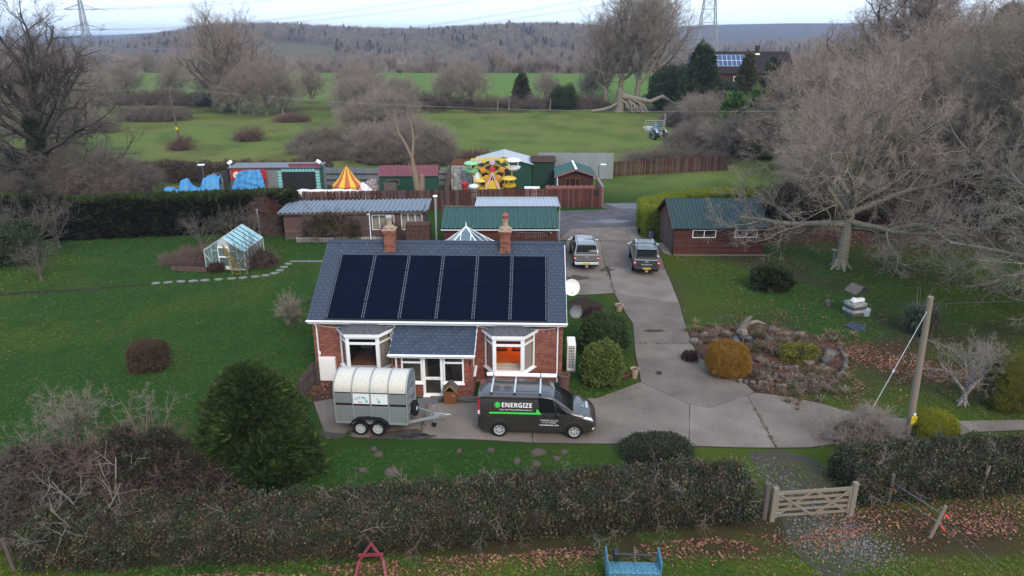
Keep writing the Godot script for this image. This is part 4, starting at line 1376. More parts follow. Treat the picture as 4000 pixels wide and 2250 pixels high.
# ---------------------------------------------------------------- vehicles
class Loft:
	# half sections along x: each station is [x, [y, w] * n from sill to roof centre]
	var st: Array
	func ev(x: float, t: float, side: float) -> Vector3:
		var i := 0
		while i < st.size() - 2 and st[i + 1][0] < x: i += 1
		var m := st.size() - 1
		var i0 := maxi(i - 1,0)
		var i3 := mini(i + 2, m)
		var x1: float = st[i][0]
		var x2: float = st[i + 1][0]
		var u := clampf((x - x1) / (x2 - x1), 0.0,1.0)
		var a := sec(i0, t)
		var b := sec(i, t)
		var c := sec(i + 1, t)
		var d := sec(i3, t)
		var q: Vector2
		if i0 == i or i3 == i + 1: q = b.lerp(c, u)
		else:
			var pt: float = st[i0][0] - x1
			var nt: float = st[i3][0] - x1
			q = Vector2(cubic_interpolate_in_time(b.x,c.x,a.x,d.x,u,x2 - x1,pt,nt),cubic_interpolate_in_time(b.y,c.y,a.y,d.y,u,x2 - x1,pt,nt))
		return Vector3(x, q.x, q.y * side)
	func sec(i: int, t: float) -> Vector2:
		var n: int = st[i][1].size()
		var j := clampi(int(t), 0, n - 2)
		var f := t - j
		var g := func(k: int) -> Vector2:
			var kk := k
			if k < 0: kk = 0
			if k > n - 1:
				var e: Array = st[i][1][2 * (n - 1) - k]
				return Vector2(e[0], -e[1])
			return Vector2(st[i][1][kk][0], st[i][1][kk][1])
		var b: Vector2 = g.call(j)
		var c: Vector2 = g.call(j + 1)
		return b.cubic_interpolate(c, g.call(j - 1), g.call(j + 2), f)
	func nrm(x: float, t: float, side: float) -> Vector3:
		var n: int = st[0][1].size()
		var dx := ev(x + 0.02, t, side) - ev(x - 0.02, t, side)
		var dt := ev(x, minf(t + 0.06, n - 1.001), side) - ev(x, maxf(t - 0.06,0.0), side)
		var r := dx.cross(dt) * side
		if r.length() < 1e-8: return Vector3.UP
		return r.normalized()
	func patch(mb: MB,xa0: float,xa1: float,xb0: float,xb1: float,t0: float,t1: float,nx: int,nt: int,side: float,off: float) -> void:
		# x runs xa0..xa1 at t0 and xb0..xb1 at t1
		var g := []
		for j in nt + 1:
			var v := float(j) / nt
			var t := lerpf(t0, t1, v)
			var row := []
			for i in nx + 1:
				var x := lerpf(lerpf(xa0, xa1, float(i) / nx), lerpf(xb0, xb1, float(i) / nx), v)
				var n := nrm(x, t, side)
				if side * n.z < -0.2 or (n.y < -0.7): n = -n
				row.append([ev(x, t, side) + n * off, n])
			g.append(row)
		for j in nt:
			for i in nx:
				var a: Array = g[j][i]
				var b: Array = g[j][i + 1]
				var c: Array = g[j + 1][i + 1]
				var d: Array = g[j + 1][i]
				if side > 0:
					mb.trin(a[0], b[0], c[0], a[1], b[1], c[1]); mb.trin(a[0], c[0], d[0], a[1], c[1], d[1])
				else:
					mb.trin(a[0], c[0], b[0], a[1], c[1], b[1]); mb.trin(a[0], d[0], c[0], a[1], d[1], c[1])
	func both(mb: MB,xa0: float,xa1: float,xb0: float,xb1: float,t0: float,t1: float,nx: int,nt: int,off: float) -> void:
		patch(mb, xa0, xa1, xb0, xb1, t0, t1, nx, nt, 1.0, off)
		patch(mb, xa0, xa1, xb0, xb1, t0, t1, nx, nt, -1.0, off)
	func cap(mb: MB, x: float, sgn: float) -> void:
		var n: int = st[0][1].size()
		for k in (n - 1) * 3:
			var a := ev(x, k / 3.0,1.0)
			var b := ev(x, (k + 1) / 3.0,1.0)
			var a2 := Vector3(a.x, a.y, -a.z)
			var b2 := Vector3(b.x, b.y, -b.z)
			if sgn > 0: mb.quad(a, a2, b2, b)
			else: mb.quad(a2, a, b, b2)
func wheel(par: Node3D, at: Vector3, r: float, w: float, side: float, rimm: Material, spokes := 6) -> void:
	# axis along z, outer face towards side * z
	var xf := Transform3D(Basis(Vector3.RIGHT, PI / 2 * side), at)
	var t := MB.new()
	t.xf = xf
	t.lathe([Vector2(r * 0.62,-w / 2),Vector2(r * 0.93,-w / 2),Vector2(r,-w * 0.36),Vector2(r,w * 0.36),Vector2(r * 0.93,w / 2),Vector2(r * 0.66,w / 2),Vector2(r * 0.64,w * 0.36)],28)
	var o := part(par, "wheel", t, M.rubber)
	var q := MB.new()
	q.xf = xf
	q.lathe([Vector2(0.0, w * 0.05), Vector2(r * 0.64, w * 0.05)], 24)
	part(o, "brake_disc", q, M.dark)
	var rm := MB.new()
	rm.xf = xf
	rm.lathe([Vector2(r * 0.66,w * 0.44),Vector2(r * 0.66,w * 0.5),Vector2(r * 0.58,w * 0.46),Vector2(r * 0.56,w * 0.1)],24)
	rm.lathe([Vector2(r * 0.14, w * 0.3), Vector2(r * 0.13, w * 0.42), Vector2(0, w * 0.44)], 12)
	for k in spokes:
		var a := TAU * k / spokes
		var d := Vector3(cos(a), 0, sin(a))
		var e := Vector3(-sin(a), 0, cos(a))
		for s: float in [-1.0,1.0]:
			rm.bar(d * r * 0.1 + e * 0.012 * s + Vector3(0,w * 0.36,0),d * r * 0.6 + e * r * 0.1 * s + Vector3(0,w * 0.42,0),r * 0.09,0.025,Vector3.UP)
	part(o, "rim", rm, rimm)
func text(par: Node3D,nm: String,s: String,size: float,m: Material,xf: Transform3D,depth := 0.004,bold := false) -> MeshInstance3D:
	var tm := TextMesh.new()
	var f := SystemFont.new()
	f.font_names = PackedStringArray(["Droid Sans"])
	if bold: f.font_weight = 700
	tm.font = f
	tm.text = s
	tm.font_size = 64
	tm.pixel_size = size / 48.0
	tm.depth = depth
	tm.curve_step = 2.0
	var o := part(par, nm, tm, m)
	o.transform = xf
	return o
func arch(mb: MB, c: Vector3, r: float, w: float, dep: float) -> void:
	# flared lip over a wheel, in the xy plane, depth along z
	for k in 14:
		var a0 := lerpf(-0.12, PI + 0.12, k / 14.0)
		var a1 := lerpf(-0.12, PI + 0.12, (k + 1) / 14.0)
		var p0 := Vector3(cos(a0), sin(a0), 0)
		var p1 := Vector3(cos(a1), sin(a1), 0)
		var z := Vector3(0,0, dep)
		mb.quad(c + p0 * r + z, c + p0 * (r + w) + z * 0.4, c + p1 * (r + w) + z * 0.4, c + p1 * r + z)
		mb.quad(c + p0 * r, c + p0 * r + z, c + p1 * r + z, c + p1 * r)
func arch_shade_disc(mb: MB, c: Vector3, r: float) -> void:  # flat disc, coloured dark to imitate the shaded hollow of a wheel arch
	for k in 18:
		var a0 := lerpf(-0.25, PI + 0.25, k / 18.0)
		var a1 := lerpf(-0.25, PI + 0.25, (k + 1) / 18.0)
		mb.tri(c, c + Vector3(cos(a0), sin(a0), 0) * r, c + Vector3(cos(a1), sin(a1), 0) * r)
func van() -> void:
	var v := thing("panel_van","dark graphite panel van with green stripe, white lettering and roof bars","van",Vector3(1.06,0.03,-26.33),-3.2)
	var lo := Loft.new()
	lo.st = [
		[-2.42, [[0.35,0.78], [0.55,0.85], [0.85,0.87], [1.08,0.86], [1.58,0.77], [1.72,0.69], [1.76,0.0]]],
		[-2.30,[[0.27,0.83],[0.55,0.905],[0.85,0.915],[1.08,0.90],[1.61,0.80],[1.77,0.71],[1.81,0.0]]],
		[-1.50,[[0.24,0.84],[0.55,0.915],[0.85,0.918],[1.08,0.905],[1.63,0.81],[1.80,0.72],[1.845,0.0]]],
		[-0.40,[[0.24,0.84],[0.55,0.915],[0.85,0.918],[1.08,0.905],[1.63,0.81],[1.80,0.72],[1.845,0.0]]],
		[0.30,[[0.24,0.84],[0.55,0.915],[0.85,0.918],[1.08,0.905],[1.62,0.80],[1.79,0.71],[1.835,0.0]]],
		[0.62,[[0.24,0.84],[0.55,0.915],[0.85,0.918],[1.07,0.90],[1.56,0.80],[1.73,0.69],[1.79,0.0]]],
		[0.85,[[0.24,0.84],[0.55,0.91],[0.85,0.915],[1.06,0.895],[1.43,0.81],[1.58,0.70],[1.65,0.0]]],
		[1.20, [[0.24,0.84], [0.55,0.91], [0.83,0.91], [1.03,0.885], [1.24,0.83], [1.34,0.74], [1.41,0.0]]],
		[1.50,[[0.24,0.84],[0.55,0.905],[0.80,0.905],[0.98,0.875],[1.07,0.84],[1.12,0.74],[1.18,0.0]]],
		[1.90, [[0.24,0.83], [0.50,0.90], [0.74,0.895], [0.90,0.86], [0.99,0.80], [1.03,0.68], [1.08,0.0]]],
		[2.20, [[0.24,0.80], [0.45,0.86], [0.66,0.86], [0.80,0.81], [0.88,0.73], [0.92,0.6], [0.96,0.0]]],
		[2.34, [[0.26,0.70], [0.42,0.77], [0.58,0.77], [0.70,0.72], [0.77,0.64], [0.81,0.52], [0.85,0.0]]],
		[2.42, [[0.30,0.56], [0.42,0.62], [0.52,0.62], [0.60,0.58], [0.66,0.52], [0.70,0.42], [0.73,0.0]]],
	]
	var b := MB.new()
	lo.both(b, -2.42,2.42,-2.42,2.42,0.0,6.0,56,24,0.0)
	lo.cap(b, -2.42,-1.0)
	lo.cap(b, 2.42,1.0)
	part(v, "body", b, M.van_paint)
	var un := MB.new()
	un.box(Vector3(0,0.30,0), Vector3(4.5,0.12,1.55))
	part(v, "chassis", un, M.black)
	var ws := MB.new()
	lo.both(ws, 0.68,1.47,0.72,1.50,5.08,5.999,10,8,0.004)
	part(v, "windscreen", ws, M.car_glass)
	var sw := MB.new()
	lo.both(sw, 0.10,0.78,0.02,0.62,3.15,4.55,10,6,0.004)
	part(v, "side_window", sw, M.car_glass)
	var qw := MB.new()
	lo.both(qw, 0.83,1.36,0.68,0.80,3.15,4.3,6,5,0.004)
	part(v, "quarter_window", qw, M.car_glass)
	var rw := MB.new()
	for s: float in [-1.0,1.0]: rw.box(Vector3(-2.425,1.36,s * 0.36),Vector3(0.01,0.5,0.6),Basis(Vector3(0,0,1),0.05))
	part(v, "rear_window", rw, M.car_glass)
	# lamps
	for s: float in [-1.0,1.0]:
		for q in [["tail_lamp",2.25,2.75,"lamp_red"],["tail_lamp",2.78,3.2,"lamp_white"],["tail_lamp",3.22,4.4,"lamp_red"]]:
			var tl := MB.new()
			lo.patch(tl, -2.41,-2.31,-2.41,-2.34, q[1], q[2], 3,4, s, 0.006)
			part(v, q[0], tl, M[q[3]])
		var hl := MB.new()
		lo.patch(hl, 1.86,2.30,2.0,2.22,2.95,3.85,6,4, s, 0.006)
		part(v, "headlamp", hl, M.lamp_white)
		var fl := MB.new()
		lo.patch(fl, 2.26,2.36,2.26,2.36,0.7,1.2,3,2, s, 0.006)
		part(v, "fog_lamp", fl, M.lamp_white)
	var gr := MB.new()
	gr.box(Vector3(2.40,0.62,0), Vector3(0.06,0.06,0.9))
	gr.box(Vector3(2.40,0.44,0), Vector3(0.07,0.16,1.0))
	part(v, "grille", gr, M.black)
	var brl := MB.new()
	lo.patch(brl, -2.36,-2.26,-2.36,-2.26,5.2,5.75,3,3,-1.0,0.006)
	part(v, "brake_lamp", brl, M.lamp_red)
	# trim: sills, bumpers, seams
	var tr := MB.new()
	lo.both(tr, -1.12,1.10,-1.12,1.10,0.0,0.35,10,2,0.008)
	lo.both(tr, -2.42,-1.98,-2.42,-2.0,0.0,1.2,4,3,0.008)
	lo.both(tr, 1.98,2.41,2.1,2.41,0.0,0.6,4,3,0.008)
	part(v, "bumper_trim", tr, M.dark)
	var sm := MB.new()
	for x: float in [-0.05,1.08]: lo.both(sm, x, x + 0.010, x, x + 0.010,0.35,3.1,1,10,0.003)
	lo.both(sm, -0.05,-0.04,-0.05,-0.04,3.1,4.7,1,6,0.003)
	lo.both(sm, -1.98,-0.05,-1.98,-0.05,4.45,4.49,10,1,0.003)
	lo.both(sm, -1.98,-0.05,-1.98,-0.05,2.98,3.01,10,1,0.003)
	lo.both(sm, -1.98,-1.97,-1.98,-1.97,3.0,4.47,1,6,0.003)
	lo.both(sm, -0.05,1.08,-0.05,1.08,1.35,1.41,8,1,0.003)
	for t: float in [5.15,5.45]: lo.both(sm, -2.2,0.5,-2.2,0.5, t, t + 0.03,10,1,0.003)
	part(v, "panel_seam", sm, M.black)
	var dh := MB.new()
	dh.cbox(Vector3(0.14,0.86,0.925), Vector3(0.2,0.035,0.03), 0.008)
	dh.cbox(Vector3(0.14,0.86,-0.925), Vector3(0.2,0.035,0.03), 0.008)
	part(v, "door_handle", dh, M.black)
	for s: float in [-1.0,1.0]:
		var mi := MB.new()
		mi.cbox(Vector3(0.86,1.10, s * 1.04), Vector3(0.13,0.24,0.22), 0.035)
		mi.bar(Vector3(0.86,1.02, s * 0.88), Vector3(0.86,1.02, s * 1.0), 0.08,0.05)
		part(v, "door_mirror", mi, M.black)
	# wheels and arches
	for x: float in [-1.53,1.53]:
		for s: float in [-1.0,1.0]:
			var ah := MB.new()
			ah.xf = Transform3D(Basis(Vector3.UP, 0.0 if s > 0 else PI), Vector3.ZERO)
			arch_shade_disc(ah, Vector3(x * s, 0.34,0.921), 0.385)
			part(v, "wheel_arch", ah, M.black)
			var ar := MB.new()
			ar.xf = ah.xf
			arch(ar, Vector3(x * s, 0.34,0.912), 0.39,0.07,0.035)
			part(v, "wheel_arch_lip", ar, M.van_paint)
			wheel(v, Vector3(x, 0.33, s * 0.86), 0.335,0.21, s, M.rim)
	# stripe and lettering
	var st := MB.new()
	lo.patch(st, -1.92,0.10,-1.96,-0.02,2.93,3.10,14,2,1.0,0.005)
	lo.patch(st, -0.02,0.20,-0.02,0.03,2.93,3.35,4,3,1.0,0.006)
	part(v, "green_stripe", st, M.neon_green)
	var tilt := Basis(Vector3.RIGHT, -0.16)
	text(v,"lettering","ENERGIZE",0.20,M.print_white,Transform3D(tilt,Vector3(-0.82,1.43,0.868)),0.006,true)
	text(v,"lettering","Solar, Heat Pump & Battery solutions",0.060,M.print_white,Transform3D(tilt,Vector3(-0.86,1.235,0.894)),0.006)
	text(v,"lettering","ENERGIZE.UK.COM",0.065,M.print_white,Transform3D(Basis(),Vector3(0.50,0.80,0.921)),0.006)
	text(v,"lettering","01202 834890",0.065,M.print_white,Transform3D(Basis(),Vector3(0.50,0.70,0.922)),0.006)
	text(v,"lettering","Checkatrade.com",0.070,M.print_white,Transform3D(Basis(),Vector3(0.50,0.59,0.921)),0.006,true)
	var lg := MB.new()
	lg.xf = Transform3D(tilt, Vector3(-1.62,1.43,0.868))
	var R0 := 0.13
	for k in 12:
		# a disc cut into bars that run out to the left
		var y0 := -R0 + 2 * R0 * k / 12.0
		var y1 := -R0 + 2 * R0 * (k + (0.62 if k % 2 == 0 else 1.0)) / 12.0
		var hw := sqrt(maxf(R0 * R0 - pow((y0 + y1) / 2,2), 0.0004))
		lg.box(Vector3(0.0 if k % 2 == 0 else hw * 0.3,(y0 + y1) / 2,0),Vector3(hw * 2 if k % 2 == 0 else hw * 1.4,y1 - y0,0.006))
	part(v, "logo", lg, M.neon_green)
	text(v,"lettering","ENERGIZE",0.09,M.print_white,Transform3D(Basis(Vector3(0,0,-1),Vector3(-0.94,0.3,0).normalized(),Vector3(0.3,0.94,0).normalized()),Vector3(2.05,1.055,-0.05)),0.004,true)
	var lg2 := MB.new()
	lg2.xf = Transform3D(Basis(Vector3(0,0,1), -0.28), Vector3(1.86,1.10,0.18))
	lg2.lathe([Vector2(0.06,0.0), Vector2(0.06,0.006), Vector2(0.0,0.006)], 16)
	part(v, "logo", lg2, M.neon_green)
	# roof bars with the white conduit tube on the far side
	for x: float in [-1.86,-0.92,0.12]:
		var rb := MB.new()
		rb.cbox(Vector3(x, 1.93,0), Vector3(0.07,0.035,1.44), 0.01)
		part(v, "roof_bar", rb, M.alu)
		for s: float in [-1.0,1.0]:
			var ft := MB.new()
			ft.cbox(Vector3(x, 1.86, s * 0.68), Vector3(0.08,0.13,0.09), 0.015)
			part(v, "bar_foot", ft, M.black)
	# conduit tube strapped to the bars
	var tb := MB.new()
	tb.rod(Vector3(-2.15,2.06,-0.62), Vector3(0.80,2.06,-0.62), 0.085,14)
	part(v, "conduit_tube", tb, M.white)
	var cp := MB.new()
	cp.rod(Vector3(-2.20,2.06,-0.62), Vector3(-2.15,2.06,-0.62), 0.092,14)
	cp.rod(Vector3(0.80,2.06,-0.62), Vector3(0.86,2.06,-0.62), 0.092,14)
	for x: float in [-1.86,0.12]: cp.rod(Vector3(x - 0.02,2.06,-0.62),Vector3(x + 0.02,2.06,-0.62),0.092,14)
	part(v, "tube_cap", cp, M.black)
func trailer() -> void:
	var t := thing("livestock_trailer","grey twin-axle livestock trailer with cream domed roof in front of the bungalow","trailer",Vector3(-5.72,0.03,-26.55),-4.0)
	var Lh := 1.5
	var hw := 0.80
	var top := 1.88
	# body panels
	for s: float in [-1.0,1.0]:
		for k in 4:
			var x0 := -Lh + 0.75 * k
			for q in [[0.50,1.25, "galv_dark"], [1.38,1.82, "galv_dark"]]:
				var m := MB.new()
				m.box(Vector3(x0 + 0.375, (q[0] + q[1]) / 2, s * hw), Vector3(0.73, q[1] - q[0], 0.03))
				part(t, "side_panel", m, M[q[2]])
			for y in [[1.25,1.38], [1.82,1.89]]:
				var sl := MB.new()
				sl.box(Vector3(x0 + 0.375, (y[0] + y[1]) / 2, s * (hw - 0.03)), Vector3(0.73, y[1] - y[0], 0.01))
				part(t, "vent_slot", sl, M.maroon)
	var inn := MB.new()
	inn.box(Vector3(0,0.50,0), Vector3(2 * Lh, 0.06,2 * hw))
	inn.box(Vector3(-Lh, 1.15,0), Vector3(0.04,1.3,2 * hw))
	part(t, "floor", inn, M.galv_dark)
	# front bulkhead with its curved head
	var fp := PackedVector2Array([Vector2(-hw, 0.5), Vector2(hw, 0.5), Vector2(hw, top)])
	for k in range(1,10):
		var a := PI * k / 10.0
		fp.append(Vector2(cos(a) * hw, top + sin(a) * 0.62))
	fp.append(Vector2(-hw, top))
	for q in [[Lh - 0.02, "bulkhead"], [-Lh + 0.02, "tail_gate"]]:
		var fm := MB.new()
		fm.xf = Transform3D(Basis(Vector3(0,0,-1), Vector3(0,1,0), Vector3(1,0,0)), Vector3(q[0], 0,0))
		fm.prism(fp, -0.015,0.015)
		part(t, q[1], fm, M.galv_dark)
	var fd := MB.new()
	fd.box(Vector3(Lh + 0.02,1.25,-0.15), Vector3(0.03,1.4,0.6))
	for y: float in [0.95,1.35,1.75]: fd.box(Vector3(Lh + 0.025, y, 0.45), Vector3(0.03,0.10,0.5))
	part(t, "front_door", fd, M.galv)
	var vs := MB.new()
	for y: float in [1.30,1.85]: vs.box(Vector3(Lh + 0.036, y, -0.15), Vector3(0.012,0.09,0.5))
	part(t, "vent_slot", vs, M.maroon)
	# domed roof in four bays with ribs
	for k in 4:
		var m := MB.new()
		for j in 12:
			var a0 := PI * j / 12.0
			var a1 := PI * (j + 1) / 12.0
			var x0 := -Lh + 0.75 * k
			var p0 := Vector3(0, top + sin(a0) * 0.62, cos(a0) * (hw + 0.02))
			var p1 := Vector3(0, top + sin(a1) * 0.62, cos(a1) * (hw + 0.02))
			var n0 := Vector3(0, sin(a0), cos(a0))
			var n1 := Vector3(0, sin(a1), cos(a1))
			m.trin(Vector3(x0,0,0) + p0, Vector3(x0 + 0.75,0,0) + p0, Vector3(x0 + 0.75,0,0) + p1, n0, n0, n1)
			m.trin(Vector3(x0,0,0) + p0, Vector3(x0 + 0.75,0,0) + p1, Vector3(x0,0,0) + p1, n0, n1, n1)
		part(t, "roof_panel", m, M.grp)
	for k in 5:
		var m := MB.new()
		var x := -Lh + 0.75 * k
		var pts := PackedVector3Array([Vector3(x, 0.47, hw + 0.02)])
		for j in 13:
			var a := PI * j / 12.0
			pts.append(Vector3(x, top + sin(a) * 0.63, cos(a) * (hw + 0.03)))
		pts.append(Vector3(x, 0.47,-hw - 0.02))
		var rr := PackedFloat32Array()
		for p in pts: rr.append(0.032)
		m.tube(pts, rr, 6)
		part(t, "rib", m, M.galv)
	var rl := MB.new()
	for s: float in [-1.0,1.0]:
		rl.bar(Vector3(-Lh, 0.48, s * (hw + 0.01)), Vector3(Lh, 0.48, s * (hw + 0.01)), 0.05,0.08)
		rl.bar(Vector3(-Lh, 1.23, s * (hw + 0.012)), Vector3(Lh, 1.23, s * (hw + 0.012)), 0.02,0.02)
	part(t, "rail", rl, M.galv)
	# sign boards on the side
	for q in [[-0.375], [0.375]]:
		var sb := MB.new()
		sb.box(Vector3(q[0], 1.60, hw + 0.028), Vector3(0.68,0.46,0.012))
		part(t, "sign_board", sb, M.sign_white)
	var word := "Faraw"
	for i in 5:
		var a := deg_to_rad(150.0 - i * 22.0)
		var p := Vector3(-0.36 + cos(a) * 0.27,1.47 + sin(a) * 0.21, hw + 0.038)
		text(t,"lettering",word[i],0.13,M.teal,Transform3D(Basis(Vector3(0,0,1),a - PI / 2),p),0.004,true)
	text(t,"lettering","Suri",0.07,M.ink,Transform3D(Basis(),Vector3(-0.42,1.45,hw + 0.038)),0.004,true)
	text(t,"lettering","TEL: 01425 656565",0.045,M.ink_grey,Transform3D(Basis(),Vector3(0.36,1.76,hw + 0.038)),0.004)
	for x: float in [-0.16,0.36]:
		var al := MB.new()
		al.box(Vector3(x, 1.50, hw + 0.038), Vector3(0.11,0.06,0.006))
		al.box(Vector3(x - 0.05,1.57, hw + 0.0385), Vector3(0.03,0.13,0.006), Basis(Vector3(0,0,1), 0.15))
		al.box(Vector3(x - 0.07,1.63, hw + 0.039), Vector3(0.06,0.025,0.006))
		for d: float in [-0.045,-0.015,0.02,0.045]: al.box(Vector3(x + d,1.45,hw + 0.0385),Vector3(0.014,0.06,0.006))
		part(t, "emblem", al, M.teal)
	# running gear
	for x: float in [-0.44,0.28]:
		for s: float in [-1.0,1.0]: wheel(t, Vector3(x, 0.315, s * (hw + 0.12)), 0.315,0.18, s, M.alu, 8)
	for s: float in [-1.0,1.0]:
		var fe := MB.new()
		var pr := [Vector2(-0.92,0.36),Vector2(-0.78,0.60),Vector2(-0.55,0.74),Vector2(-0.08,0.78),Vector2(0.40,0.74),Vector2(0.62,0.60),Vector2(0.76,0.36)]
		for k in 6:
			var a: Vector2 = pr[k]
			var b: Vector2 = pr[k + 1]
			fe.bar(Vector3(a.x,a.y,s * (hw + 0.12)),Vector3(b.x,b.y,s * (hw + 0.12)),0.26,0.035,Vector3(b.y - a.y,b.x - a.x,0) * Vector3(-1,1,1))
		part(t, "mudguard", fe, M.rubber)
	var db := MB.new()
	db.bar(Vector3(Lh, 0.47,0.62), Vector3(2.65,0.47,0.06), 0.07,0.10)
	db.bar(Vector3(Lh, 0.47,-0.62), Vector3(2.65,0.47,-0.06), 0.07,0.10)
	db.bar(Vector3(2.3,0.50,0), Vector3(2.95,0.50,0), 0.09,0.08)
	part(t, "drawbar", db, M.galv)
	var cp := MB.new()
	cp.rod(Vector3(2.9,0.53,0), Vector3(3.15,0.53,0), 0.05,8)
	cp.rod(Vector3(2.6,0.56,0), Vector3(2.85,0.58,0), 0.035,8)
	part(t, "coupling", cp, M.steel)
	var jk := MB.new()
	jk.rod(Vector3(2.45,0.1,0.12), Vector3(2.45,1.0,0.12), 0.03,8)
	jk.rod(Vector3(2.45,1.0,0.12), Vector3(2.58,1.05,0.12), 0.015,6)
	part(t, "jockey_stand", jk, M.galv)
	var jw := MB.new()
	jw.xf = Transform3D(Basis(Vector3.RIGHT, PI / 2), Vector3(2.45,0.11,0.12))
	jw.lathe([Vector2(0,-0.03), Vector2(0.10,-0.03), Vector2(0.10,0.03), Vector2(0,0.03)], 14)
	part(t, "jockey_wheel", jw, M.rubber)
	var sp := MB.new()
	sp.xf = Transform3D(Basis(Vector3(0,0,1), -PI / 2 + 0.12), Vector3(Lh + 0.16,0.86,0.1))
	sp.lathe([Vector2(0.0,-0.07),Vector2(0.29,-0.09),Vector2(0.33,-0.04),Vector2(0.33,0.05),Vector2(0.29,0.09),Vector2(0.0,0.08)],20)
	part(t, "spare_wheel", sp, M.rubber)
	var sc := MB.new()
	sc.xf = Transform3D(Basis(Vector3(0,0,1), -PI / 2 + 0.12), Vector3(Lh + 0.25,0.85,0.1))
	sc.box(Vector3.ZERO, Vector3(0.10,0.012,0.2))
	part(t, "spare_label", sc, M.sign_white)
func pickup(nm: String,label: String,pos: Vector3,yaw: float,paint: Material,plate: String,dark: bool) -> void:
	var v := thing(nm, label, "pickup", pos, yaw)
	var lo := Loft.new()
	var lw := [[0.45,0.80], [0.70,0.875], [0.92,0.895], [1.10,0.885]]
	var S := func(x: float, a: Array, sc := 1.0) -> Array:
		var r := []
		for q: Array in lw: r.append([q[0], q[1] * sc])
		for q: Array in a: r.append(q)
		return [x, r]
	lo.st = [
		S.call(-2.72, [[1.13,0.86], [1.15,0.72], [1.155,0.0]], 0.97),
		S.call(-2.64, [[1.16,0.86], [1.19,0.74], [1.20,0.0]]),
		S.call(-2.42, [[1.42,0.80], [1.50,0.70], [1.53,0.0]]),
		S.call(-2.20, [[1.62,0.75], [1.73,0.64], [1.76,0.0]]),
		S.call(-1.95, [[1.67,0.74], [1.78,0.63], [1.82,0.0]]),
		S.call(-1.0, [[1.68,0.74], [1.79,0.63], [1.84,0.0]]),
		S.call(-0.80, [[1.66,0.72], [1.76,0.61], [1.80,0.0]]),
		S.call(0.20, [[1.66,0.72], [1.77,0.61], [1.81,0.0]]),
		S.call(0.55, [[1.58,0.73], [1.68,0.62], [1.73,0.0]]),
		S.call(0.90, [[1.36,0.78], [1.44,0.68], [1.50,0.0]]),
		S.call(1.25, [[1.15,0.84], [1.19,0.72], [1.23,0.0]]),
		S.call(1.60, [[1.12,0.84], [1.15,0.70], [1.19,0.0]]),
		S.call(2.25, [[1.07,0.80], [1.09,0.66], [1.12,0.0]], 0.98),
		S.call(2.50, [[0.98,0.68], [1.0,0.56], [1.02,0.0]], 0.86),
	]
	lo.st[13][1][3][0] = 0.95
	lo.st[12][1][3][0] = 1.03
	var b := MB.new()
	lo.both(b, -2.72,2.50,-2.72,2.50,0.0,6.0,56,22,0.0)
	lo.cap(b, -2.72,-1.0)
	lo.cap(b, 2.50,1.0)
	part(v, "body", b, paint)
	var un := MB.new()
	un.box(Vector3(0,0.45,0), Vector3(4.9,0.15,1.4))
	part(v, "chassis", un, M.black)
	var rw := MB.new()
	lo.both(rw, -2.62,-2.22,-2.62,-2.24,5.0,5.999,8,6,0.004)
	part(v, "rear_window", rw, M.car_glass)
	var ww := MB.new()
	lo.both(ww, 0.62,1.20,0.66,1.22,5.05,5.999,8,6,0.004)
	part(v, "windscreen", ww, M.car_glass)
	var sw := MB.new()
	lo.both(sw, -2.36,-0.95,-2.10,-0.95,3.25,4.5,8,4,0.004)
	lo.both(sw, -0.80,0.02,-0.74,0.02,3.25,4.5,6,4,0.004)
	lo.both(sw, 0.09,1.05,0.09,0.58,3.25,4.4,6,4,0.004)
	part(v, "side_window", sw, M.car_glass)
	for x: float in [-1.55,1.60]:
		for s: float in [-1.0,1.0]:
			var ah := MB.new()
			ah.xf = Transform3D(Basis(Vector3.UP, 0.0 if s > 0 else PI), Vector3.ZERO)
			arch_shade_disc(ah, Vector3(x * s, 0.42,0.899), 0.46)
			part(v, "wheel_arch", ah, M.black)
			var ar := MB.new()
			ar.xf = ah.xf
			arch(ar, Vector3(x * s, 0.42,0.89), 0.465,0.07,0.03)
			part(v, "wheel_arch_lip", ar, paint)
			wheel(v, Vector3(x, 0.385, s * 0.80), 0.385,0.25, s, M.steel)
	# tail: lamps, bumper, plate, handle
	for s: float in [-1.0,1.0]:
		for q in [[0.98,1.10, "lamp_red"], [0.89,0.97, "lamp_white"], [0.77,0.88, "lamp_red"]]:
			var l := MB.new()
			l.cbox(Vector3(-2.715, (q[0] + q[1]) / 2, s * 0.80), Vector3(0.09, q[1] - q[0], 0.13), 0.015)
			part(v, "tail_lamp", l, M[q[2]])
		var mi := MB.new()
		mi.cbox(Vector3(0.82,1.22, s * 1.02), Vector3(0.12,0.18,0.24), 0.03)
		mi.bar(Vector3(0.82,1.15, s * 0.85), Vector3(0.82,1.15, s * 0.96), 0.06,0.05)
		part(v, "door_mirror", mi, M.chrome)
		var rr := MB.new()
		rr.bar(Vector3(-0.7,1.80, s * 0.60), Vector3(0.35,1.80, s * 0.60), 0.04,0.035)
		part(v, "roof_rail", rr, M.chrome if dark else M.lead)
		var rb := MB.new()
		rb.bar(Vector3(-1.9,1.82, s * 0.60), Vector3(-1.1,1.83, s * 0.60), 0.045,0.035)
		part(v, "canopy_rail", rb, M.black)
	var bm := MB.new()
	bm.cbox(Vector3(-2.80,0.58,0), Vector3(0.22,0.18,1.66), 0.03)
	part(v, "rear_bumper", bm, M.dark if dark else M.alu)
	var st := MB.new()
	st.box(Vector3(-2.78,0.685,0), Vector3(0.18,0.02,1.5))
	part(v, "bumper_step", st, M.black)
	var pl := MB.new()
	pl.cbox(Vector3(-2.925,0.58,0), Vector3(0.015,0.12,0.53), 0.003)
	part(v, "number_plate", pl, M.plate_yellow)
	text(v,"lettering",plate,0.085,M.ink,Transform3D(Basis(Vector3.UP,-PI / 2),Vector3(-2.936,0.58,0)),0.003,true)
	var th := MB.new()
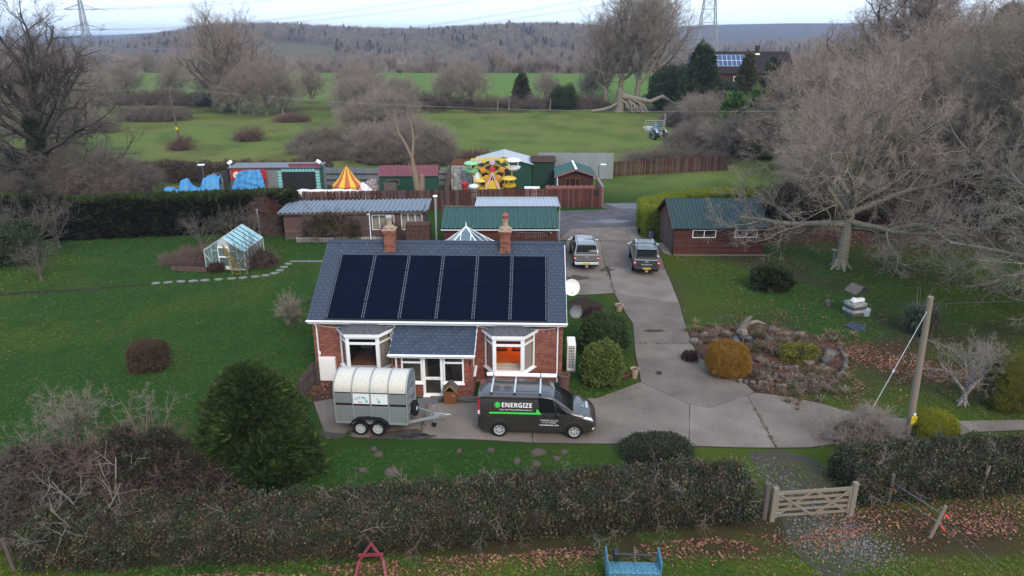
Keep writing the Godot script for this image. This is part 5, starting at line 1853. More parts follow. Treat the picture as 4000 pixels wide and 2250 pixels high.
	th.cbox(Vector3(-2.745,0.99,0), Vector3(0.02,0.07,0.26), 0.008)
	part(v, "tailgate_handle", th, M.chrome)
	var tg := MB.new()
	tg.box(Vector3(-2.735,1.125,0), Vector3(0.05,0.03,1.56))
	part(v, "tailgate_cap", tg, M.chrome if not dark else M.alu)
	if dark:
		text(v,"lettering","R A N G E R",0.10,M.alu,Transform3D(Basis(Vector3.UP,-PI / 2),Vector3(-2.745,0.80,0)),0.006,true)
		var sp := MB.new()
		sp.cbox(Vector3(-2.26,1.76,0), Vector3(0.22,0.03,1.2), 0.01)
		part(v, "spoiler", sp, M.truck_dark)
	var tb := MB.new()
	tb.rod(Vector3(-2.9,0.42,0), Vector3(-3.02,0.44,0), 0.035,8)
	tb.rod(Vector3(-3.02,0.42,0), Vector3(-3.02,0.52,0), 0.03,8)
	tb.cbox(Vector3(-2.98,0.40,0), Vector3(0.02,0.14,0.2), 0.004)
	part(v, "tow_ball", tb, M.steel)
func pickups() -> void:
	pickup("silver_pickup","silver-grey pickup with hardtop canopy parked beside the bungalow",Vector3(5.25,0.03,-50.0),89.0,M.truck_silver,"FV15 TCJ",false)
	pickup("dark_pickup","dark grey pickup with chrome roof rails and lettered tailgate parked near garage",Vector3(9.45,0.03,-48.9),84.5,M.truck_dark,"HX17 AFO",true)
func tractor() -> void:
	var t := thing("vintage_tractor","small old grey tractor parked in the paddock by the thicket","tractor",W(22.54,-110.99),100.0)
	t.scale = Vector3.ONE * 1.2
	var b := MB.new()
	b.cbox(Vector3(0.85,1.0,0), Vector3(1.3,0.5,0.48), 0.12)
	b.cbox(Vector3(-0.2,0.75,0), Vector3(1.4,0.4,0.4), 0.06)
	part(t, "bonnet", b, M.tractor_grey)
	for s: float in [-1.0,1.0]:
		wheel(t, Vector3(-0.6,0.6, s * 0.68), 0.60,0.28, s, M.tractor_grey, 4)
		wheel(t, Vector3(1.3,0.36, s * 0.6), 0.36,0.14, s, M.tractor_grey, 4)
		var f := MB.new()
		for k in 6:
			var a0 := lerpf(0.5,2.6, k / 6.0)
			var a1 := lerpf(0.5,2.6, (k + 1) / 6.0)
			f.bar(Vector3(-0.6 + cos(a0) * 0.68,0.6 + sin(a0) * 0.68,s * 0.62),Vector3(-0.6 + cos(a1) * 0.68,0.6 + sin(a1) * 0.68,s * 0.62),0.3,0.03,Vector3(cos(a0),sin(a0),0))
		part(t, "mudguard", f, M.tin_pale if s < 0 else M.tractor_grey)
	var se := MB.new()
	se.cbox(Vector3(-0.55,1.15,0), Vector3(0.4,0.08,0.42), 0.03)
	se.rod(Vector3(-0.45,0.8,0), Vector3(-0.55,1.12,0), 0.03)
	part(t, "seat", se, M.rust_tank)
	var ex := MB.new()
	ex.rod(Vector3(0.6,1.2,-0.2), Vector3(0.6,1.95,-0.2), 0.035,8)
	ex.rod(Vector3(0.6,1.9,-0.2), Vector3(0.6,2.15,-0.2), 0.07,8)
	part(t, "exhaust", ex, M.old_white)
	var swl := MB.new()
	for k in 12: swl.bar(Vector3(0.0 + 0.08 * sin(TAU * k / 12),1.35 + 0.16 * sin(TAU * k / 12),0.2 * cos(TAU * k / 12)),Vector3(0.08 * sin(TAU * (k + 1) / 12),1.35 + 0.16 * sin(TAU * (k + 1) / 12),0.2 * cos(TAU * (k + 1) / 12)),0.02,0.02)
	swl.rod(Vector3(0.0,1.35,0), Vector3(0.3,1.15,0), 0.02)
	part(t, "steering_wheel", swl, M.black)
	var ax := MB.new()
	ax.bar(Vector3(1.3,0.36,-0.6), Vector3(1.3,0.36,0.6), 0.1,0.1)
	ax.bar(Vector3(-0.6,0.6,-0.6), Vector3(-0.6,0.6,0.6), 0.2,0.2)
	part(t, "axle", ax, M.rust_tank)
# ---------------------------------------------------------------- the fairground yard behind the fence
func drape(w: float, d: float, heights: Callable, n := 26) -> MB:
	# cloth laid over things: a height field with hanging edges
	var mb := MB.new()
	var P := func(i: int, j: int) -> Vector3:
		var u := float(i) / n
		var v := float(j) / n
		return Vector3((u - 0.5) * w, heights.call(u, v), (v - 0.5) * d)
	for j in n:
		for i in n:
			mb.quad(P.call(i, j + 1), P.call(i + 1, j + 1), P.call(i + 1, j), P.call(i, j))
	return mb
func gable_shed(nm: String,label: String,pos: Vector3,yaw: float,w: float,d: float,eh: float,rh: float,wm: Material,rm: Material,along_x := true) -> Node3D:
	var s := thing(nm, label, "shed", pos, yaw)
	if along_x:
		for q in [[Vector3(0,0,0),Vector3(w,0,0)],[Vector3(w,0,0),Vector3(w,0,-d)],[Vector3(0,0,-d),Vector3(0,0,0)]]:
			var a: Vector3 = q[0]
			var b: Vector3 = q[1]
			roof_sheets(s, a, b, b + Vector3(0, eh, 0), a + Vector3(0, eh, 0), 0.09,0.016, wm, "wall_sheet", 0.9)
		roof_sheets(s,Vector3(-0.15,eh - 0.02,0.2),Vector3(w + 0.15,eh - 0.02,0.2),Vector3(w + 0.15,rh,-d / 2),Vector3(-0.15,rh,-d / 2),0.09,0.016,rm)
		roof_sheets(s,Vector3(w + 0.15,eh - 0.02,-d - 0.2),Vector3(-0.15,eh - 0.02,-d - 0.2),Vector3(-0.15,rh,-d / 2),Vector3(w + 0.15,rh,-d / 2),0.09,0.016,rm)
		var g := MB.new()
		for x: float in [0.01, w - 0.01]:
			g.tri(Vector3(x, eh, 0), Vector3(x, eh, -d), Vector3(x, rh - 0.03,-d / 2))
		part(s, "gable", g, wm)
	else:
		for q in [[Vector3(0,0,0),Vector3(w,0,0)],[Vector3(w,0,0),Vector3(w,0,-d)],[Vector3(0,0,-d),Vector3(0,0,0)]]:
			var a: Vector3 = q[0]
			var b: Vector3 = q[1]
			roof_sheets(s, a, b, b + Vector3(0, eh, 0), a + Vector3(0, eh, 0), 0.09,0.016, wm, "wall_sheet", 0.9)
		var g := MB.new()
		for z: float in [0.0,-d]: g.tri(Vector3(0, eh, z), Vector3(w, eh, z), Vector3(w / 2, rh - 0.02, z))
		part(s, "gable", g, wm)
		roof_sheets(s,Vector3(-0.2,eh - 0.05,-d - 0.2),Vector3(-0.2,eh - 0.05,0.25),Vector3(w / 2,rh,0.25),Vector3(w / 2,rh,-d - 0.2),0.09,0.014,rm)
		roof_sheets(s,Vector3(w + 0.2,eh - 0.05,0.25),Vector3(w + 0.2,eh - 0.05,-d - 0.2),Vector3(w / 2,rh,-d - 0.2),Vector3(w / 2,rh,0.25),0.09,0.014,rm)
	return s
func fairground() -> void:
	rng.seed = 91
	# corrugated boundary behind the yard
	var cf := thing("corrugated_fence","galvanised corrugated iron fence closing the back of the fairground yard","fence")
	for k in 27:
		var a := Vector3(-27.0 + k * 1.0,0,-77.6)
		var hh := 1.9 + R(-.06, .06) + (0.35 if k > 19 else 0.0)
		part(cf,"sheet",sheet_mesh(a,a + Vector3(1.02,0,-0.05),a + Vector3(1.02,hh,-0.05),a + Vector3(0,hh,0),0.08,0.018),[M.tin,M.galv,M.tin_blue,M.galv_dark][rng.randi() % 4])
	var cr := MB.new()
	for y: float in [0.6,1.25]: cr.bar(Vector3(-27, y, -77.52), Vector3(0, y, -77.56), 0.05,0.09)
	part(cf, "rail", cr, M.wood_brown)
	var cf2 := thing("grey_corrugated_fence","short grey corrugated fence behind the little brown cabin","fence")
	for k in 9:
		var a := Vector3(3.0 + k * 0.95,0,-81.5 + k * 0.05)
		part(cf2,"sheet",sheet_mesh(a,a + Vector3(0.97,0,0.05),a + Vector3(0.97,3.0,0.05),a + Vector3(0,2.95,0),0.08,0.018),[M.galv,M.tin][k % 2])
	# red roofed green shed
	var s := gable_shed("green_shed","dark green corrugated shed with faded red roof in the fairground yard",Vector3(-13.45,0,-71.6),1.5,5.75,3.2,2.15,2.95,M.shed_green,M.red_roof)
	small_window(s, Vector3(0.75,0,0.03), Vector3(2.0,0,0.03), 1.25,1.75, [], M.stall_brown, M.dark_in)
	small_window(s, Vector3(3.9,0,0.03), Vector3(4.6,0,0.03), 1.35,1.85, [0.5], M.stall_brown, M.dark_in)
	var bd := MB.new()
	bd.box(Vector3.ZERO, Vector3(1.3,1.15,0.03))
	solo("plywood_sheet",bd,M.wood_grey,"sheet of grey plywood leaning on the green shed","plywood",Vector3(-12.35,1.0,-71.2))
	# container with rusty top
	var ct := thing("steel_container","old white steel container with rusty roof in the fairground yard","container",Vector3(-6.4,0,-74.3),0.0)
	var Wc := 2.2
	roof_sheets(ct,Vector3(0,0,0),Vector3(Wc,0,0),Vector3(Wc,2.75,0),Vector3(0,2.75,0),0.28,0.03,M.old_white,"wall_sheet",0.75)
	roof_sheets(ct,Vector3(0,0,-3.4),Vector3(0,0,0),Vector3(0,2.75,0),Vector3(0,2.75,-3.4),0.28,0.03,M.rust,"wall_sheet",1.2)
	roof_sheets(ct,Vector3(Wc,0,0),Vector3(Wc,0,-3.4),Vector3(Wc,2.75,-3.4),Vector3(Wc,2.75,0),0.28,0.03,M.rust,"wall_sheet",1.2)
	var cr2 := MB.new()
	cr2.cbox(Vector3(Wc / 2,2.78,-1.7), Vector3(Wc + 0.1,0.08,3.5), 0.02)
	part(ct, "roof", cr2, M.rust)
	var cd := MB.new()
	cd.bar(Vector3(0.25,2.5,0.05), Vector3(1.15,2.5,0.05), 0.03,0.04)
	cd.bar(Vector3(0.25,0.1,0.05), Vector3(0.25,2.5,0.05), 0.03,0.03, Vector3.RIGHT)
	cd.bar(Vector3(1.15,0.1,0.05), Vector3(1.15,2.5,0.05), 0.03,0.03, Vector3.RIGHT)
	part(ct, "door_frame", cd, M.lead)
	var pl := thing("plank_stack","grey planks leaning upright against the white container","planks",Vector3(-6.75,0,-73.4))
	for k in 5:
		var m := MB.new()
		m.bar(Vector3(-0.35 + k * 0.09,0,0.35), Vector3(0.1 + k * 0.09,2.3 - 0.1 * k, -0.3), 0.14,0.04)
		part(pl, "plank", m, M.wood_grey)
	# big shed with pale roof
	var bs := gable_shed("pale_roof_shed","green shed with patched white sheet roof behind the ferris ride",Vector3(-3.9,0,-76.2),0.0,6.0,5.0,2.55,3.35,M.shed_green,M.tin_pale,false)
	var dr := MB.new()
	dr.box(Vector3(2.1,1.2,0.05), Vector3(3.2,2.3,0.04))
	part(bs, "door", dr, M.maroon)
	# dark green shed
	var ds := gable_shed("dark_green_shed","narrow dark green shed with brown roof beside the cabin",Vector3(2.2,0,-76.6),0.0,2.4,4.0,2.75,3.0,M.shed_green2,M.rust_tank,true)
	# cabin
	var cb := thing("timber_cabin","small dark brown timber cabin with green felt roof and white ridge","cabin",Vector3(4.65,0,-72.0),0.0)
	var cw := MB.new()
	cw.box(Vector3(1.85,1.05,-2.3), Vector3(3.6,2.1,4.4))
	cw.xf = Transform3D(Basis(), Vector3(0.05,2.1,0))
	cw.prism(PackedVector2Array([Vector2(0,0), Vector2(3.6,0), Vector2(1.8,0.55)]), -4.5,-0.1)
	part(cb, "wall", cw, M.maroon)
	plank_wall(cb,Vector3(0.05,0,-0.09),Vector3(3.65,0,-0.09),0.02,2.1,0.14,[M.wood_brown,M.maroon,M.wood_brown],[[0.8,2.3,0.85,1.85]],4.0)
	small_window(cb,Vector3(0.8,0,-0.03),Vector3(2.3,0,-0.03),0.9,1.85,[0.3,0.7],M.wood_orange,M.curtain)
	var rf := MB.new()
	rf.quad(Vector3(-0.2,2.1,0.25),Vector3(1.85,2.8,0.25),Vector3(1.85,2.8,-4.7),Vector3(-0.2,2.1,-4.7))
	rf.quad(Vector3(1.85,2.8,0.25),Vector3(3.95,2.1,0.25),Vector3(3.95,2.1,-4.7),Vector3(1.85,2.8,-4.7))
	rf.quad(Vector3(-0.2,2.04,0.25),Vector3(-0.2,2.04,-4.7),Vector3(1.85,2.74,-4.7),Vector3(1.85,2.74,0.25))
	rf.quad(Vector3(1.85,2.74,0.25),Vector3(1.85,2.74,-4.7),Vector3(3.95,2.04,-4.7),Vector3(3.95,2.04,0.25))
	part(cb, "roof", rf, M.felt_green)
	var rc := MB.new()
	rc.bar(Vector3(1.85,2.83,0.3), Vector3(1.85,2.83,-4.7), 0.22,0.05)
	part(cb, "ridge_cap", rc, M.white)
	var bb := MB.new()
	bb.bar(Vector3(-0.22,2.02,0.28), Vector3(1.85,2.74,0.28), 0.03,0.16)
	bb.bar(Vector3(3.97,2.02,0.28), Vector3(1.85,2.74,0.28), 0.03,0.16)
	part(cb, "barge_board", bb, M.stall_brown)
	var dp := MB.new()
	dp.rod(Vector3(0.0,0,0.05), Vector3(0.0,2.05,0.05), 0.04,8)
	part(cb, "downpipe", dp, M.white)
	var sw := MB.new()
	sw.box(Vector3(-0.02,1.3,-1.2), Vector3(0.04,1.2,1.6))
	part(cb, "side_window", sw, M.tin_pale)
	# striped tent
	var tn := thing("striped_tent","orange and yellow striped conical fairground tent","tent",Vector3(-16.4,0,-70.2))
	for k in 16:
		var m := MB.new()
		var a0 := TAU * k / 16.0
		var a1 := TAU * (k + 1) / 16.0
		var d0 := Vector3(cos(a0), 0, sin(a0))
		var d1 := Vector3(cos(a1), 0, sin(a1))
		for q in [[1.52,1.55,0.85,2.2],[0.85,2.2,0.16,3.25],[0.16,3.25,0.0,3.42],[1.45,0.0,1.52,1.40],[1.52,1.40,1.52,1.55]]:
			m.quad(d1 * q[0] + Vector3(0,q[1],0),d0 * q[0] + Vector3(0,q[1],0),d0 * q[2] + Vector3(0,q[3],0),d1 * q[2] + Vector3(0,q[3],0))
		part(tn, "canvas_panel", m, M.tent_orange if k % 2 else M.tent_yellow)
	var tp := MB.new()
	tp.rod(Vector3(0,0,0), Vector3(0,3.5,0), 0.05,8)
	part(tn, "pole", tp, M.wood_yellow)
	for k in 2:
		var m := MB.new()
		m.rod(Vector3(1.4,1.45,0.4 + 0.5 * k), Vector3(2.3,0,0.9 + 0.5 * k), 0.025,6)
		part(tn, "guy_rope", m, M.tent_orange)
	# white wrapped roll along the fence
	var wr := MB.new()
	var pts := PackedVector3Array()
	var rr := PackedFloat32Array()
	for k in 15:
		pts.append(Vector3(-20.5 + k * 0.42,1.28 + R(-.03,.05) - 0.1 * smooth(4,14,k) * 0.3,-67.1)); rr.append((0.42 + R(-.04,.05)) * (0.8 if k == 0 or k == 14 else 1.0))
	wr.tube(pts, rr, 14)
	solo("wrapped_roll",wr,M.white_sheet,"long roll wrapped in white plastic lying behind the fence top","roll")
	var tk := MB.new()
	for x: float in [-20.0,-17.5,-15.2]: tk.box(Vector3(x, 0.45,-67.1), Vector3(0.5,0.9,0.7))
	solo("trestle", tk, M.wood_brown, "brown trestle under the long white wrapped roll", "trestle")
	# covered heap and covered machine by the tent
	var hp := drape(3.0,2.0,func(u: float,v: float) -> float: return 1.55 * pow(maxf(sin(PI * u) * sin(PI * v),0.0),0.4) + nz.get_noise_2d(u * 60,v * 60) * 0.25,22)
	solo("sheeted_heap",hp,M.sheet_mauve,"heap under a pale pink and white sheet beside the striped tent","heap",Vector3(-14.2,0,-73.2),20)
	var hp2 := drape(2.2,1.6,func(u: float,v: float) -> float: return 1.45 * pow(maxf(sin(PI * u) * sin(PI * v),0.0),0.5) + nz.get_noise_2d(u * 50 + 9,v * 50) * 0.2,18)
	solo("white_boat_hull",hp2,M.white_sheet,"rounded white fairground car shell beside the striped tent","car shell",Vector3(-14.9,0.3,-70.0),-35)
	ferris()
	stalls()
	# lamp posts
	for q in [[W(-29.25,-67.13),4.0,"tall thin lamp post with white floodlight head beside blue stall",-0.2],[W(9.45,-76.64),2.4,"short lamp post with white floodlight beside the brown cabin",0.3]]:
		var lp := thing("flood_lamp_post", q[2], "lamp post", q[0])
		var m := MB.new()
		m.rod(Vector3.ZERO, Vector3(-0.08, q[1], 0), 0.055,8)
		part(lp, "pole", m, M.wood_grey)
		var hd := MB.new()
		hd.cbox(Vector3(q[3] + 0.1, q[1] + 0.05,0.1), Vector3(0.62,0.13,0.3), 0.03)
		part(lp, "lamp_head", hd, M.white)
	var dk := thing("dark_steel_post","pair of tall dark steel posts at the yard's west side","post",W(-29.75,-67.13))
	for x: float in [0.0,0.22]:
		var m := MB.new()
		m.box(Vector3(x, 1.9,0), Vector3(0.12,3.8,0.12))
		part(dk, "post", m, M.black)
	# slanting sheet panels
	var sp := thing("sheet_ramp","slanting grey sheet panels framed in dark timber beside the blue stall","ramp",W(-27.91,-67.13))
	for k in 4:
		var a := Vector3(-2.6 + k * 0.75,0.2,0.4)
		part(sp,"sheet",sheet_mesh(a,a + Vector3(0.73,0,0),a + Vector3(0.73,0.75 + 0.62 * (k + 1),-0.6),a + Vector3(0,0.75 + 0.62 * k,-0.6),0.1,0.015),M.tin_blue)
	var spf := MB.new()
	spf.bar(Vector3(-2.6,0.95,-0.2), Vector3(0.4,3.4,-0.2), 0.08,0.1)
	spf.box(Vector3(0.5,1.7,-0.2), Vector3(0.5,3.4,0.25))
	part(sp, "timber", spf, M.dark)
	# dead split tree in the yard
	var dt := thing("dead_tree","dead leafless tree trunk with two pale broken limbs behind the fence","tree",Vector3(-9.1,0,-68.2))
	var m1 := MB.new()
	m1.tube(PackedVector3Array([Vector3(0,0,0),Vector3(0,1.2,0),Vector3(-0.15,2.3,0),Vector3(-0.35,3.4,0),Vector3(-0.45,4.6,0),Vector3(-0.25,6.2,0),Vector3(-0.35,7.4,0),Vector3(-0.5,8.2,0)]),PackedFloat32Array([0.42,0.36,0.33,0.25,0.16,0.12,0.09,0.05]),9)
	m1.tube(PackedVector3Array([Vector3(-0.4,4.3,0),Vector3(-1.0,5.8,0.1),Vector3(-1.6,6.9,0.1),Vector3(-1.75,7.5,0),Vector3(-2.0,8.3,0)]),PackedFloat32Array([0.15,0.12,0.09,0.07,0.03]),7)
	m1.tube(PackedVector3Array([Vector3(-0.3,6.0,0),Vector3(0.1,6.5,0),Vector3(0.25,6.75,0)]),PackedFloat32Array([0.09,0.06,0.02]),6)
	m1.tube(PackedVector3Array([Vector3(-1.5,6.7,0.1),Vector3(-1.95,6.95,0.1)]),PackedFloat32Array([0.06,0.03]),5)
	m1.tube(PackedVector3Array([Vector3(0.2,0,0.1),Vector3(0.35,1.5,0.1),Vector3(0.42,2.9,0.1)]),PackedFloat32Array([0.38,0.3,0.24]),8)
	m1.tube(PackedVector3Array([Vector3(-0.35,3.2,0),Vector3(-0.8,3.9,0.1),Vector3(-0.9,4.1,0.1)]),PackedFloat32Array([0.1,0.05,0.02]),5)
	part(dt, "trunk", m1, M.dead_wood)
	# appliances and bits along the fence
	var fr := thing("white_freezer","white chest freezer with a chair on top near the cabin","freezer",Vector3(2.0,0,-70.2))
	var fm := MB.new()
	fm.cbox(Vector3(0,0.55,0), Vector3(1.5,1.3,0.8), 0.04)
	part(fr, "body", fm, M.white)
	var fl := MB.new()
	fl.cbox(Vector3(0,1.24,0), Vector3(1.54,0.08,0.84), 0.03)
	part(fr, "lid", fl, M.white)
	for q in [["red_toy_car","small red ride car shell in front of the white container",-4.9,-72.6,"stall_red",0.7,0.3],["white_tub","white oval tub beside the red ride car shell",-3.9,-71.4,"white",1.0,0.25],["wrapped_bundle","white plastic wrapped bundle beside the ferris ride",-3.6,-72.6,"white_sheet",0.8,1.3]]:
		var b := MB.new()
		b.lathe([Vector2(0.0,0.9),Vector2(q[5] * 0.38,0.9),Vector2(q[5] * 0.5,1.05),Vector2(q[5] * 0.5,1.05 + q[6] * 0.6),Vector2(q[5] * 0.38,1.05 + q[6] * 0.9),Vector2(q[5] * 0.3,1.05 + q[6]),Vector2(0,1.05 + q[6] * 0.8)],16)
		b.lathe([Vector2(q[5] * 0.3,0.0), Vector2(q[5] * 0.3,0.9)], 8)
		solo(q[0], b, M[q[4]], q[1], "ride part", Vector3(q[2], 0, q[3]))
	var br := MB.new()
	br.cbox(Vector3(0,0.62,0), Vector3(0.34,0.5,0.06), 0.02)
	solo("meter_box",br,M.black,"small black box fixed near the end of the brown board fence","box",Vector3(8.05,0.9,-66.78))
	var gp := thing("garden_wall","short rendered wall running back from the end of the board fence","wall",Vector3(8.7,0,-67.0))
	var gm := MB.new()
	gm.box(Vector3(0,0.95,-2.6), Vector3(0.18,1.9,5.0))
	part(gp, "render", gm, M.stall_brown)
	var gc := MB.new()
	gc.box(Vector3(0,1.93,-2.6), Vector3(0.26,0.07,5.05))
	part(gp, "coping", gc, M.pave)
	var sc := thing("scalloped_fence","low fence with scalloped top in front of the cabin","fence",Vector3(3.3,0,-69.8))
	for k in 9:
		var b := MB.new()
		var q := PackedVector2Array([Vector2(0.0,0.0), Vector2(0.54,0.0)])
		for j in 7:
			var a := PI * j / 6.0
			q.append(Vector2(0.27 + cos(a) * 0.27,1.42 + sin(a) * 0.14))
		b.xf = Transform3D(Basis(), Vector3(k * 0.55,0.0,0))
		b.prism(q, -0.02,0.02)
		part(sc, "panel", b, M.stall_brown)
func ferris() -> void:
	var f := thing("ferris_ride","small yellow children's ferris wheel ride with coloured gondolas","ferris wheel",Vector3(-2.0,0,-72.6))
	var C := Vector3(0,2.2,0)
	for z: float in [-0.45,0.45]:
		for R1: float in [1.75,1.05]:
			var m := MB.new()
			for k in 24:
				var a0 := TAU * k / 24.0
				var a1 := TAU * (k + 1) / 24.0
				m.bar(C + Vector3(cos(a0) * R1 * 1.15,sin(a0) * R1 * 0.95,z),C + Vector3(cos(a1) * R1 * 1.15,sin(a1) * R1 * 0.95,z),0.045,0.045)
			part(f, "ring", m, M.ride_yellow)
		for k in 6:
			var m := MB.new()
			var a := TAU * (k + 0.5) / 6.0
			m.bar(C + Vector3(0,0, z), C + Vector3(cos(a) * 2.0, sin(a) * 1.65, z), 0.07,0.07)
			part(f, "spoke", m, M.ride_yellow)
		for sx: float in [-1.0,1.0]:
			var l := MB.new()
			l.bar(C + Vector3(0,0.2, z * 1.5), Vector3(sx * 0.95,0, z * 1.7), 0.14,0.10, Vector3(0,0,1))
			part(f, "leg", l, M.ride_pink)
	var top := MB.new()
	for z: float in [-0.5,-0.2,0.2,0.5]: top.bar(C + Vector3(-2.2,1.45,z),C + Vector3(2.0,1.45,z),0.05,0.05)
	part(f, "top_rail", top, M.ride_yellow)
	# flower bosses
	for q in [[0,0.55,"ride_red",0.30],[-0.95,0.45,"ride_orange",0.30],[0.95,0.5,"ride_orange",0.30],[-0.6,-0.35,"ride_orange",0.30],[0.6,-0.35,"ride_orange",0.30],[0,1.25,"ride_pink",0.30],[-0.85,1.35,"ride_yellow",0.22],[0.95,1.35,"ride_yellow",0.22]]:
		var m := MB.new()
		for k in 6:
			var a := TAU * k / 6.0
			m.xf = Transform3D(Basis(Vector3.RIGHT,PI / 2),C + Vector3(q[0] + cos(a) * q[3] * 0.6,q[1] + sin(a) * q[3] * 0.6,0.58))
			m.lathe([Vector2(q[3] * 0.45,-0.05), Vector2(q[3] * 0.4,0.03), Vector2(0.0,0.05)], 8)
		m.xf = Transform3D(Basis(Vector3.RIGHT, PI / 2), C + Vector3(q[0], q[1], 0.6))
		m.lathe([Vector2(q[3] * 0.4,-0.05), Vector2(q[3] * 0.35,0.05), Vector2(0.0,0.08)], 8)
		part(f, "flower_boss", m, M[q[2]])
	var pnl := MB.new()
	pnl.xf = Transform3D(Basis(), Vector3(0,1.15,0.62))
	pnl.prism(PackedVector2Array([Vector2(-0.75,-0.4),Vector2(0.75,-0.4),Vector2(0.7,0.1),Vector2(0.45,0.45),Vector2(-0.45,0.45),Vector2(-0.7,0.1)]),-0.04,0.04)
	part(f, "shield_panel", pnl, M.ride_yellow)
	for q in [[-2.15,0.55,"ride_green"],[2.15,0.85,"white"],[-1.2,-1.2,"ride_yellow"],[1.7,-1.0,"ride_yellow"]]:
		var g := MB.new()
		g.xf = Transform3D(Basis(), C + Vector3(q[0], q[1] - 0.55,0))
		g.lathe([Vector2(0.0,0.0),Vector2(0.4,0.02),Vector2(0.68,0.22),Vector2(0.74,0.42),Vector2(0.68,0.42),Vector2(0.55,0.2),Vector2(0,0.12)],14)
		g.xf = Transform3D(Basis(), C + Vector3(q[0], q[1] + 0.45,0))
		g.lathe([Vector2(0.78,0.0), Vector2(0.72,0.14), Vector2(0.4,0.26), Vector2(0.0,0.3)], 14)
		g.lathe([Vector2(0.0,0.02), Vector2(0.78,0.0)], 14)
		g.xf = Transform3D.IDENTITY
		for k in 4:
			var a := TAU * (k + 0.5) / 4.0
			g.rod(C + Vector3(q[0] + cos(a) * 0.62,q[1] - 0.2,sin(a) * 0.62),C + Vector3(q[0] + cos(a) * 0.68,q[1] + 0.48,sin(a) * 0.68),0.03,6)
		part(f, "gondola", g, M[q[2]])
func stalls() -> void:
	# long blue covered ride
	var t := thing("covered_ride","long low ride humped under a bright blue tarpaulin","tarpaulin",Vector3(-31.0,0,-65.6),12.0)
	var prof := [0.0,0.9,1.05,0.85,1.9,2.6,2.65,2.2,3.3,3.5,2.6,2.3,3.4,3.7,3.9,3.4]
	var dm := drape(7.2,2.6, func(u: float, v: float) -> float:
		var k := u * 14.99
		var a: float = prof[int(k)]
		var b: float = prof[mini(int(k) + 1,15)]
		var hh := lerpf(a, b, smoothstep(0,1, fmod(k, 1.0))) * 0.86
		return hh * pow(maxf(sin(PI * clampf(v,0.02,0.98)),0.0),0.55) + absf(sin(u * 46.0 + v * 5.0)) * 0.12 * v + nz.get_noise_2d(u * 90,v * 60) * 0.10,44)
	part(t, "tarpaulin", dm, M.tarp)
	var bx := MB.new()
	bx.cbox(Vector3(2.9,0.8,0.5), Vector3(1.4,1.6,1.8), 0.02)
	part(t, "box", bx, M.wood_grey)
	var st := MB.new()
	st.bar(Vector3(2.6,3.25,0.2), Vector3(3.7,3.45,0.1), 0.06,0.06)
	st.bar(Vector3(-1.2,2.35,0.2), Vector3(0.2,2.3,0.2), 0.06,0.06)
	part(t, "batten", st, M.wood_pale)
	# side stall row
	var s := thing("side_stall_row","row of fairground side stalls with painted stone-block frames and dark opening","stall",Vector3(-28.3,0,-71.0),3.0)
	var b := MB.new()
	b.box(Vector3(4.4,1.5,-1.6), Vector3(9.0,3.0,2.6))
	part(s, "body", b, M.galv_dark)
	var rf := MB.new()
	rf.box(Vector3(4.4,3.04,-1.5), Vector3(9.2,0.08,3.0))
	part(s, "roof", rf, M.lead)
	var rd := MB.new()
	rd.box(Vector3(7.4,3.22,-0.4), Vector3(3.2,0.3,0.3))
	part(s, "roof_sign", rd, M.red_roof)
	# painted frame blocks as built blocks round the openings
	for q in [[0.0,3.6, "stall_brown"], [4.6,8.8, "stall_teal"]]:
		var x0: float = q[0]
		var x1: float = q[1]
		for side: float in [x0, x1 - 0.42]:
			for k in 8:
				var m := MB.new()
				m.cbox(Vector3(side + 0.21,0.35 + k * 0.31,-0.24), Vector3(0.42,0.28,0.12), 0.05)
				part(s, "frame_block", m, M[q[2]])
		for k in 10:
			var m := MB.new()
			m.cbox(Vector3(x0 + 0.42 + (x1 - x0 - 0.84) * (k + 0.5) / 10.0,2.72,-0.24),Vector3((x1 - x0 - 0.84) / 10.0 - 0.03,0.36,0.12),0.05)
			part(s, "frame_block", m, M[q[2]])
		if x0 > 1:
			for k in 10:
				var m := MB.new()
				m.cbox(Vector3(x0 + 0.42 + (x1 - x0 - 0.84) * (k + 0.5) / 10.0,0.22,-0.24),Vector3((x1 - x0 - 0.84) / 10.0 - 0.03,0.3,0.12),0.05)
				part(s, "frame_block", m, M[q[2]])
	var op := MB.new()
	op.box(Vector3(6.7,1.45,-0.27), Vector3(3.4,2.2,0.04))
	part(s, "opening", op, M.black)
	var gp := MB.new()
	gp.box(Vector3(9.0,1.6,-0.4), Vector3(0.3,3.2,0.3))
	part(s, "green_post", gp, M.shed_green)
	for x: float in [0.0,8.8]:
		var fl := MB.new()
		fl.cbox(Vector3(x,3.55,-0.3),Vector3(0.5,0.35,0.2),0.06,Basis(Vector3(0,0,1),0.6 if x < 1 else -0.6))
		fl.rod(Vector3(x, 3.0,-0.3), Vector3(x, 3.5,-0.3), 0.03)
		part(s, "floodlight", fl, M.white)
	# tarp over the left stall and its red board
	var rb := thing("red_stall_board","red fairground board with pale ring target peeping over blue tarpaulin","board",Vector3(-28.0,0,-70.3),3.0)
	var rm := MB.new()
	rm.box(Vector3(1.75,2.5,0), Vector3(3.4,1.0,0.08))
	part(rb, "board", rm, M.stall_red)
	for q in [[0.36,"sign_white",0.06],[0.27,"ride_yellow",0.07],[0.2,"sign_white",0.08],[0.1,"ink",0.09]]:
		var tg := MB.new()
		tg.xf = Transform3D(Basis(Vector3.RIGHT, PI / 2), Vector3(0.62,2.45, q[2] - 0.01))
		tg.lathe([Vector2(q[0], -0.02), Vector2(q[0], 0.0), Vector2(0,0.0)], 20)
		part(rb, "target_ring", tg, M[q[1]])
	var cu := MB.new()
	var n := 28
